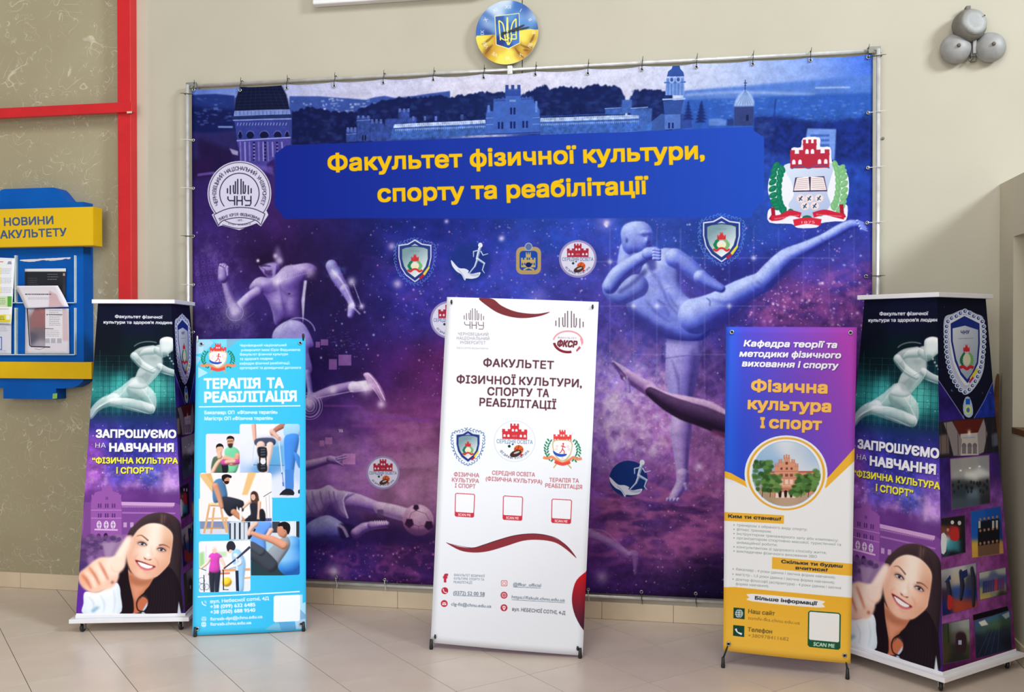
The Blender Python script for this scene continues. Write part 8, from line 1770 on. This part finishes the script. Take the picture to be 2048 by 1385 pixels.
# ================================================================ news board on the left
mat_blue = noisy('blue_laminate', (0, 92, 184), (0, 86, 178), .5, 5, 3, spec=.15); mat_yel = noisy('yellow_laminate', (226, 184, 22), (220, 178, 18), .5, 5, 3, spec=.15)
mat_acr = principled('clear_acrylic', (1, 1, 1), .06); _b = mat_acr.node_tree.nodes['Principled BSDF']; _b.inputs['Transmission Weight'].default_value = 1.0; _b.inputs['IOR'].default_value = 1.02; mat_acr.diffuse_color = (.9, .95, 1, .2)
mat_strip = noisy('pale_acrylic_edge', (208, 224, 222), (196, 214, 212), .4, 20, 2)
NBY = -.10
def nb(px, py, y=NBY): return wall_pt(px, py, y)
nbc = nb(58, 600); xr = nb(167, 600)[0]; hw = xr-nbc[0]
nbr = empty('notice_board', (nbc[0], -.0, 0)); nbr['label'] = 'blue wall notice board with yellow title bars, paper pockets and posted leaflets'; nbr['category'] = 'notice board'
def z_at(px, py, y=NBY): return nb(px, py, y)[2]
zt, zs = z_at(80, 376), z_at(160, 404); zb0, zb1 = z_at(100, 799), z_at(150, 778)
outl = [(-hw, zs), (-hw*.78, zs)]+[(-hw*.78+hw*.32*(k/6), zs+(zt-zs)*(0.5-0.5*math.cos(math.pi*k/6))) for k in range(1, 7)]
outl += [(-p[0], p[1]) for p in outl[::-1]]
xs_ = nb(112, 780)[0]-nbc[0]
bot = [(hw, z_at(160, 755)), (hw*.985, z_at(160, 763)), (hw*.90, z_at(160, 771)), (hw*.80, z_at(150, 776)), (hw*.62, zb1), (xs_, zb1), (xs_, zb0)]
outl += bot+[(-p[0], p[1]) for p in bot[::-1]]
bm = bmesh.new(); prism(bm, outl, (1, 0, 0), (0, 0, 1), (0, 1, 0), (nbc[0], NBY, 0), .0995); obj('back_board', bm, mat_blue, nbr)
NY2 = -.165
z1, z0 = nb(100, 416, NY2)[2], nb(100, 493, NY2)[2]; xe = nb(186, 450, NY2)[0]
bm = bmesh.new(); bx(bm, (2*nbc[0]-xe, NY2, z0), (xe, NBY+.03, z1), .002); tb_ = obj('title_box', bm, mat_yel, nbr); tb_['label'] = 'yellow box with the two-line board title'
NY3 = -.125
z1b, z0b = nb(100, 724.5, NY3)[2], nb(100, 758, NY3)[2]; xe2 = nb(183, 740, NY3)[0]
bm = bmesh.new(); bx(bm, (2*nbc[0]-xe2, NY3, z0b), (xe2, NBY+.03, z1b), .002); obj('lower_bar', bm, mat_yel, nbr)
def a_title(c):
    c.a[:] = rgb((226, 184, 22))
    for body, xa, xb, yb in (('НОВИНИ', 8.5, 106.5, 452), ('ФАКУЛЬТЕТУ', -17, 133, 478)):
        c.text(body, (xa, yb), (xb, yb-.04*(xb-xa)), 15.5, (66, 88, 130), bold=.03)
TX0, TX1 = 2*nbc[0]-xe+.004, xe-.004
cvt = Canvas((TX0, NY2-.0004, z1-.004), (1, 0, 0), (0, 0, -1), TX1-TX0, z1-z0-.008, 900); a_title(cvt); mat_title = cvt.material('title_print', .4, .3)
bm = bmesh.new(); uvl = bm.loops.layers.uv.new('UVMap'); f = bm.faces.new([bm.verts.new(p) for p in ((TX0, NY2-.0006, z0+.004), (TX1, NY2-.0006, z0+.004), (TX1, NY2-.0006, z1-.004), (TX0, NY2-.0006, z1-.004))])
for lp in f.loops: lp[uvl].uv = cvt.uv(np.array(lp.vert.co))
obj('title_lettering', bm, mat_title, tb_)
# pockets
def board_panel(name, q, y, mat, parent, th=.002, bend=None):
    P = [nb(*p, y) for p in q]
    bm = bmesh.new(); A = [bm.verts.new(p) for p in P]; B = [bm.verts.new((p[0], p[1]+th, p[2])) for p in P]
    bm.faces.new(A); bm.faces.new(B[::-1])
    for i in range(4): bm.faces.new((A[i], B[i], B[(i+1) % 4], A[(i+1) % 4]))
    return obj(name, bm, mat, parent)
for x0, x1 in ((31.2, 149), (-33, 84-98+43.5)):
    for y0, y1 in ((511, 606), (616, 710)):
        pk = board_panel('pocket', [(x0, y0), (x1, y0), (x1, y1), (x0, y1)], NBY-.018, mat_acr, nbr, .0015)
        for q in (((x0-.8, y0), (x0+.8, y0), (x0+.8, y1), (x0-.8, y1)), ((x1-.8, y0), (x1+.8, y0), (x1+.8, y1), (x1-.8, y1)), ((x0, y1-1), (x1, y1-1), (x1, y1+.8), (x0, y1+.8))):
            board_panel('edge_strip', q, NBY-.019, mat_strip, pk, .018)
board_panel('sticker', [(105.5, 788), (114.5, 787), (114, 797.5), (105, 798)], NBY-.0012, noisy('green_sticker', (150, 200, 80), (130, 185, 70), .5, 60, 2), nbr, .001)
reseat(nbr)

def paper(name, label, cat, q, y, art, tilt=0.0, group=None, ppm=1300, curl=0.0):
    """sheet of paper held in a pocket, printed by art(c)"""
    P = [nb(*p, y) for p in q]; O = np.array([min(p[0] for p in P), y, max(p[2] for p in P)]); w = max(p[0] for p in P)-O[0]; h = O[2]-min(p[2] for p in P)
    cv = Canvas(O, (1, 0, 0), (0, 0, -1), w, h, ppm); art(cv); m = cv.material(name+'_print', .5, .3)
    o = sheet(name, cv, m, None, P, (0, -1, 0), 10, 14, lambda u, v: (0, 0, curl*(1-v)**2+tilt*math.sin(math.pi*u)*.006))
    o['label'] = label; o['category'] = cat
    if group: o['group'] = group
    return o
N = Crop(0, 360, .3468)
def lines(c, x0, x1, y0, n, dy, col, w=1.0, slope=0.0, seed=1):
    r = np.random.RandomState(seed)
    for i in range(n):
        xe_ = x0+(x1-x0)*(.75+.25*r.rand()); x = x0
        while x < xe_:
            L_ = 1.5+3.5*r.rand(); c.stroke([(x, y0+i*dy+slope*(x-x0)), (min(x+L_, xe_), y0+i*dy+slope*(min(x+L_, xe_)-x0))], w, col); x += L_+.8
def a_black(c):
    c.a[:] = rgb((34, 36, 46)); c.rect(40, 530, 140, 543.5, (236, 238, 242)); lines(c, 95, 118, 549, 3, 5, (120, 124, 132), 1.4, seed=2); lines(c, 55, 78, 557, 5, 4, (92, 96, 106), 1); c.rect(126, 547, 130, 552, (200, 150, 130))
def a_leaf_top(c):
    c.a[:] = rgb((232, 228, 238)); c.poly(N((290, 640), (330, 660), (345, 700), (370, 735), (330, 730), (280, 735)), (205, 160, 168), .7, soft=1); lines(c, *[N.p(150, 0)[0], N.p(325, 0)[0]], 589, 1, 3, (90, 86, 100), 2.4); lines(c, N.p(165, 0)[0], N.p(320, 0)[0], 596, 2, 2.5, (170, 165, 180), .9)
def a_leaf(c):
    c.a[:] = rgb((233, 229, 240)); c.clipfield(N((160, 715), (262, 715), (262, 960), (178, 960)), [(N.p(*p)[0], N.p(*p)[1], q) for p, q in (((180, 740), (205, 208, 225)), ((210, 770), (170, 120, 120)), ((235, 800), (165, 112, 112)), ((180, 830), (140, 120, 125)), ((215, 860), (130, 110, 118)), ((200, 910), (92, 90, 110)), ((240, 900), (120, 112, 125)), ((230, 945), (180, 172, 186)))], 6)
    c.poly(N((180, 790), (195, 760), (205, 735), (220, 735), (232, 760), (250, 790), (250, 850), (180, 850)), (158, 108, 110), .9); c.stroke(N((155, 705), (160, 780), (168, 900), (172, 955), (180, 962), (290, 965)), 2.2, (28, 28, 36)); c.stroke(N((155, 705), (180, 702), (190, 712), (225, 712), (235, 703), (262, 714)), 3, (28, 28, 36), smooth=2)
    c.poly(N((300, 660), (330, 665), (390, 760), (395, 930), (362, 930), (360, 780)), (214, 176, 182), .6, soft=1.5)
    c.rect(*N.p(262, 740), *N.p(360, 935), (240, 236, 244)); lines(c, N.p(285, 0)[0], N.p(355, 0)[0], N.p(0, 755)[1], 9, 3.6, (172, 170, 180), 1.2, seed=4); lines(c, N.p(268, 0)[0], N.p(355, 0)[0], N.p(0, 872)[1], 4, 3.4, (176, 174, 184), 1, seed=5); c.ell(*N.p(273, 778), 1.2, 1.2, (30, 30, 38)); c.stroke(N((280, 777), (360, 779)), 1.2, (60, 58, 70)); c.stroke(N((258, 858), (310, 860)), 1.2, (60, 58, 70))
    for x in (262, 295, 330): c.rect(*N.p(x, 915), *N.p(x+26, 942), (186, 186, 200))
    c.stroke(N((200, 975), (230, 980), (260, 968)), .8, (120, 110, 130)); 
def a_left(c):
    c.a[:] = rgb((236, 238, 244)); c.stroke(N((-60, 472), (20, 473)), 1.6, (200, 60, 70), .8); c.poly(N((42, 487), (48, 470), (65, 470), (68, 487)), (150, 155, 180)); 
    for y in (505, 560, 615): c.rect(*N.p(-60, y), *N.p(8, y+42), (240, 226, 130), .8); lines(c, 2, 24, N.p(0, y+8)[1], 4, 3, (176, 184, 214), 1.1, seed=y)
    c.rect(*N.p(-60, 672), *N.p(68, 732), (205, 225, 180)); c.rect(*N.p(44, 672), *N.p(68, 732), (86, 168, 60)); lines(c, 0, 14, N.p(0, 685)[1], 4, 3.6, (120, 150, 110), 1.2, seed=9); lines(c, 0, 20, N.p(0, 745)[1], 1, 3, (210, 90, 80), 1); c.rect(*N.p(-60, 778), *N.p(62, 820), (226, 214, 60)); c.rect(*N.p(36, 780), *N.p(56, 806), (236, 236, 240)); lines(c, 0, 10, N.p(0, 788)[1], 3, 3, (90, 96, 60), 1.2, seed=11)
def a_left2(c):
    c.a[:] = rgb((226, 226, 240)); lines(c, -10, 18, N.p(0, 850)[1], 3, 3.6, (170, 172, 196), 1.2, seed=21); c.rect(*N.p(-60, 905), *N.p(12, 982), (96, 130, 196)); c.rect(*N.p(-60, 912), *N.p(6, 975), (214, 218, 240)); lines(c, -10, 16, N.p(0, 985)[1], 2, 3, (160, 164, 200), 1, seed=23)
g_ = 'leaflets in the notice board pockets'
paper('leaflet', 'black leaflet with white top strip in the upper right pocket of the notice board', 'leaflet', [(49.7, 538), (131.8, 537), (131, 604), (50, 605)], NBY-.010, a_black, 0, g_)
paper('leaflet', 'white folded leaflet with phone outline and castle, lower right pocket of the notice board', 'leaflet', [(51, 617.5), (137.5, 617.5), (138.7, 708), (50, 708)], NBY-.010, a_leaf, .3, g_)
o = paper('leaflet', 'curled white leaflet top flopping forward out of the lower right pocket', 'leaflet', [(33.7, 572.5), (119.7, 572), (137.5, 614), (51, 617)], NBY-.024, a_leaf_top, 0, g_, curl=.02)
paper('leaflet', 'white and yellow information sheet with green tab at the left of the notice board', 'leaflet', [(-32, 514), (30, 517), (22.5, 649), (-32, 646)], NBY-.024, a_left, .3, g_)
paper('leaflet', 'pale lilac sheet in the lower left pocket of the notice board', 'leaflet', [(-31, 648), (22.8, 648), (22.5, 709), (-31, 708)], NBY-.010, a_left2, 0, g_)
# torn strip of paper still stuck along the top of the pocket
r_ = np.random.RandomState(6); pts = [nb(40.5, 520, NBY-.004)]+[nb(40.5+100*t, 519.5-2.5*t+(0), NBY-.004) for t in (.3, .6, 1)]
bm = bmesh.new(); topv = []; botv = []
for k in range(26):
    t = k/25; a_ = nb(40+101*t, 519.5-5*t+.6*r_.rand(), NBY-.003); b_ = nb(40+101*t, 519.5-5*t+2.2+2.6*abs(math.sin(t*7))*(1 if .03 < t < .97 else .2)+1.2*r_.rand(), NBY-.003)
    topv.append(bm.verts.new(a_)); botv.append(bm.verts.new(b_))
for k in range(25): bm.faces.new((topv[k], botv[k], botv[k+1], topv[k+1]))
r2 = bmesh.ops.extrude_face_region(bm, geom=list(bm.faces)); bmesh.ops.translate(bm, vec=(0, .001, 0), verts=[v for v in r2['geom'] if isinstance(v, bmesh.types.BMVert)])
o = obj('torn_paper', bm, mat_white); tag(o, 'ragged white strip of torn paper stuck across the top of the right pocket', 'paper scrap')

# ================================================================ small things
# white wall unit cut off by the top of the frame
a_ = wall_pt(624.5, 9, -.06); bm = bmesh.new(); bx(bm, (a_[0], -.06, a_[2]), (a_[0]+1.05, -.0005, a_[2]+.34), .008)
wu = empty('wall_unit', (a_[0]+.5, -.03, a_[2])); tag(wu, 'white rectangular wall-mounted casing at the top edge above the backdrop', 'wall unit'); obj('casing', bm, mat_white, wu)
bm = bmesh.new()
for k in range(8): bx(bm, (a_[0]+.1, -.064, a_[2]+.12+.02*k), (a_[0]+.95, -.06, a_[2]+.128+.02*k), 0)
o = obj('louvres', bm, mat_trim, wu); reseat(wu)
# plug in the wall right of the backdrop
q = wall_pt(1766, 277); bm = bmesh.new(); lathe(bm, [(0, 0), (.008, 0), (.008, .004), (.005, .007), (0, .007)], (q[0], 0, q[2]), (0, -1, 0), 12); tube(bm, [(q[0], -.006, q[2]), (q[0]-.016, -.02, q[2]-.008)], .002, 6)
tag(obj('wall_hook', bm, mat_brk, None), 'small grey screw hook in the wall just right of the backdrop frame', 'hook')
# brown board leaning in the corner behind the right tower
ztop = wall_pt(1997, 748, -.03)[2]; bm = bmesh.new()
x1_ = XP-.012; prism(bm, [(0, 0), (0, ztop-.02), (-.003, ztop), (-.010, ztop-.02), (-.022, ztop-.14), (-.032, ztop-.36), (-.045, 0)], (1, 0, 0), (0, 0, 1), (0, 1, 0), (x1_, -.05, 0.0), .03)
tag(obj('wooden_board', bm, mat_wood, None), 'narrow reddish-brown wooden board standing in the corner behind the right tower', 'board')
# chipped patch on the crossbar end
bm = bmesh.new(); q = wall_pt(262, 225, -.103); bx(bm, (q[0]-.03, -.1012, q[2]-.004), (q[0]+.004, -.098, q[2]+.008), .001)
o = obj('paint_chip', bm, mat_chip, rp)
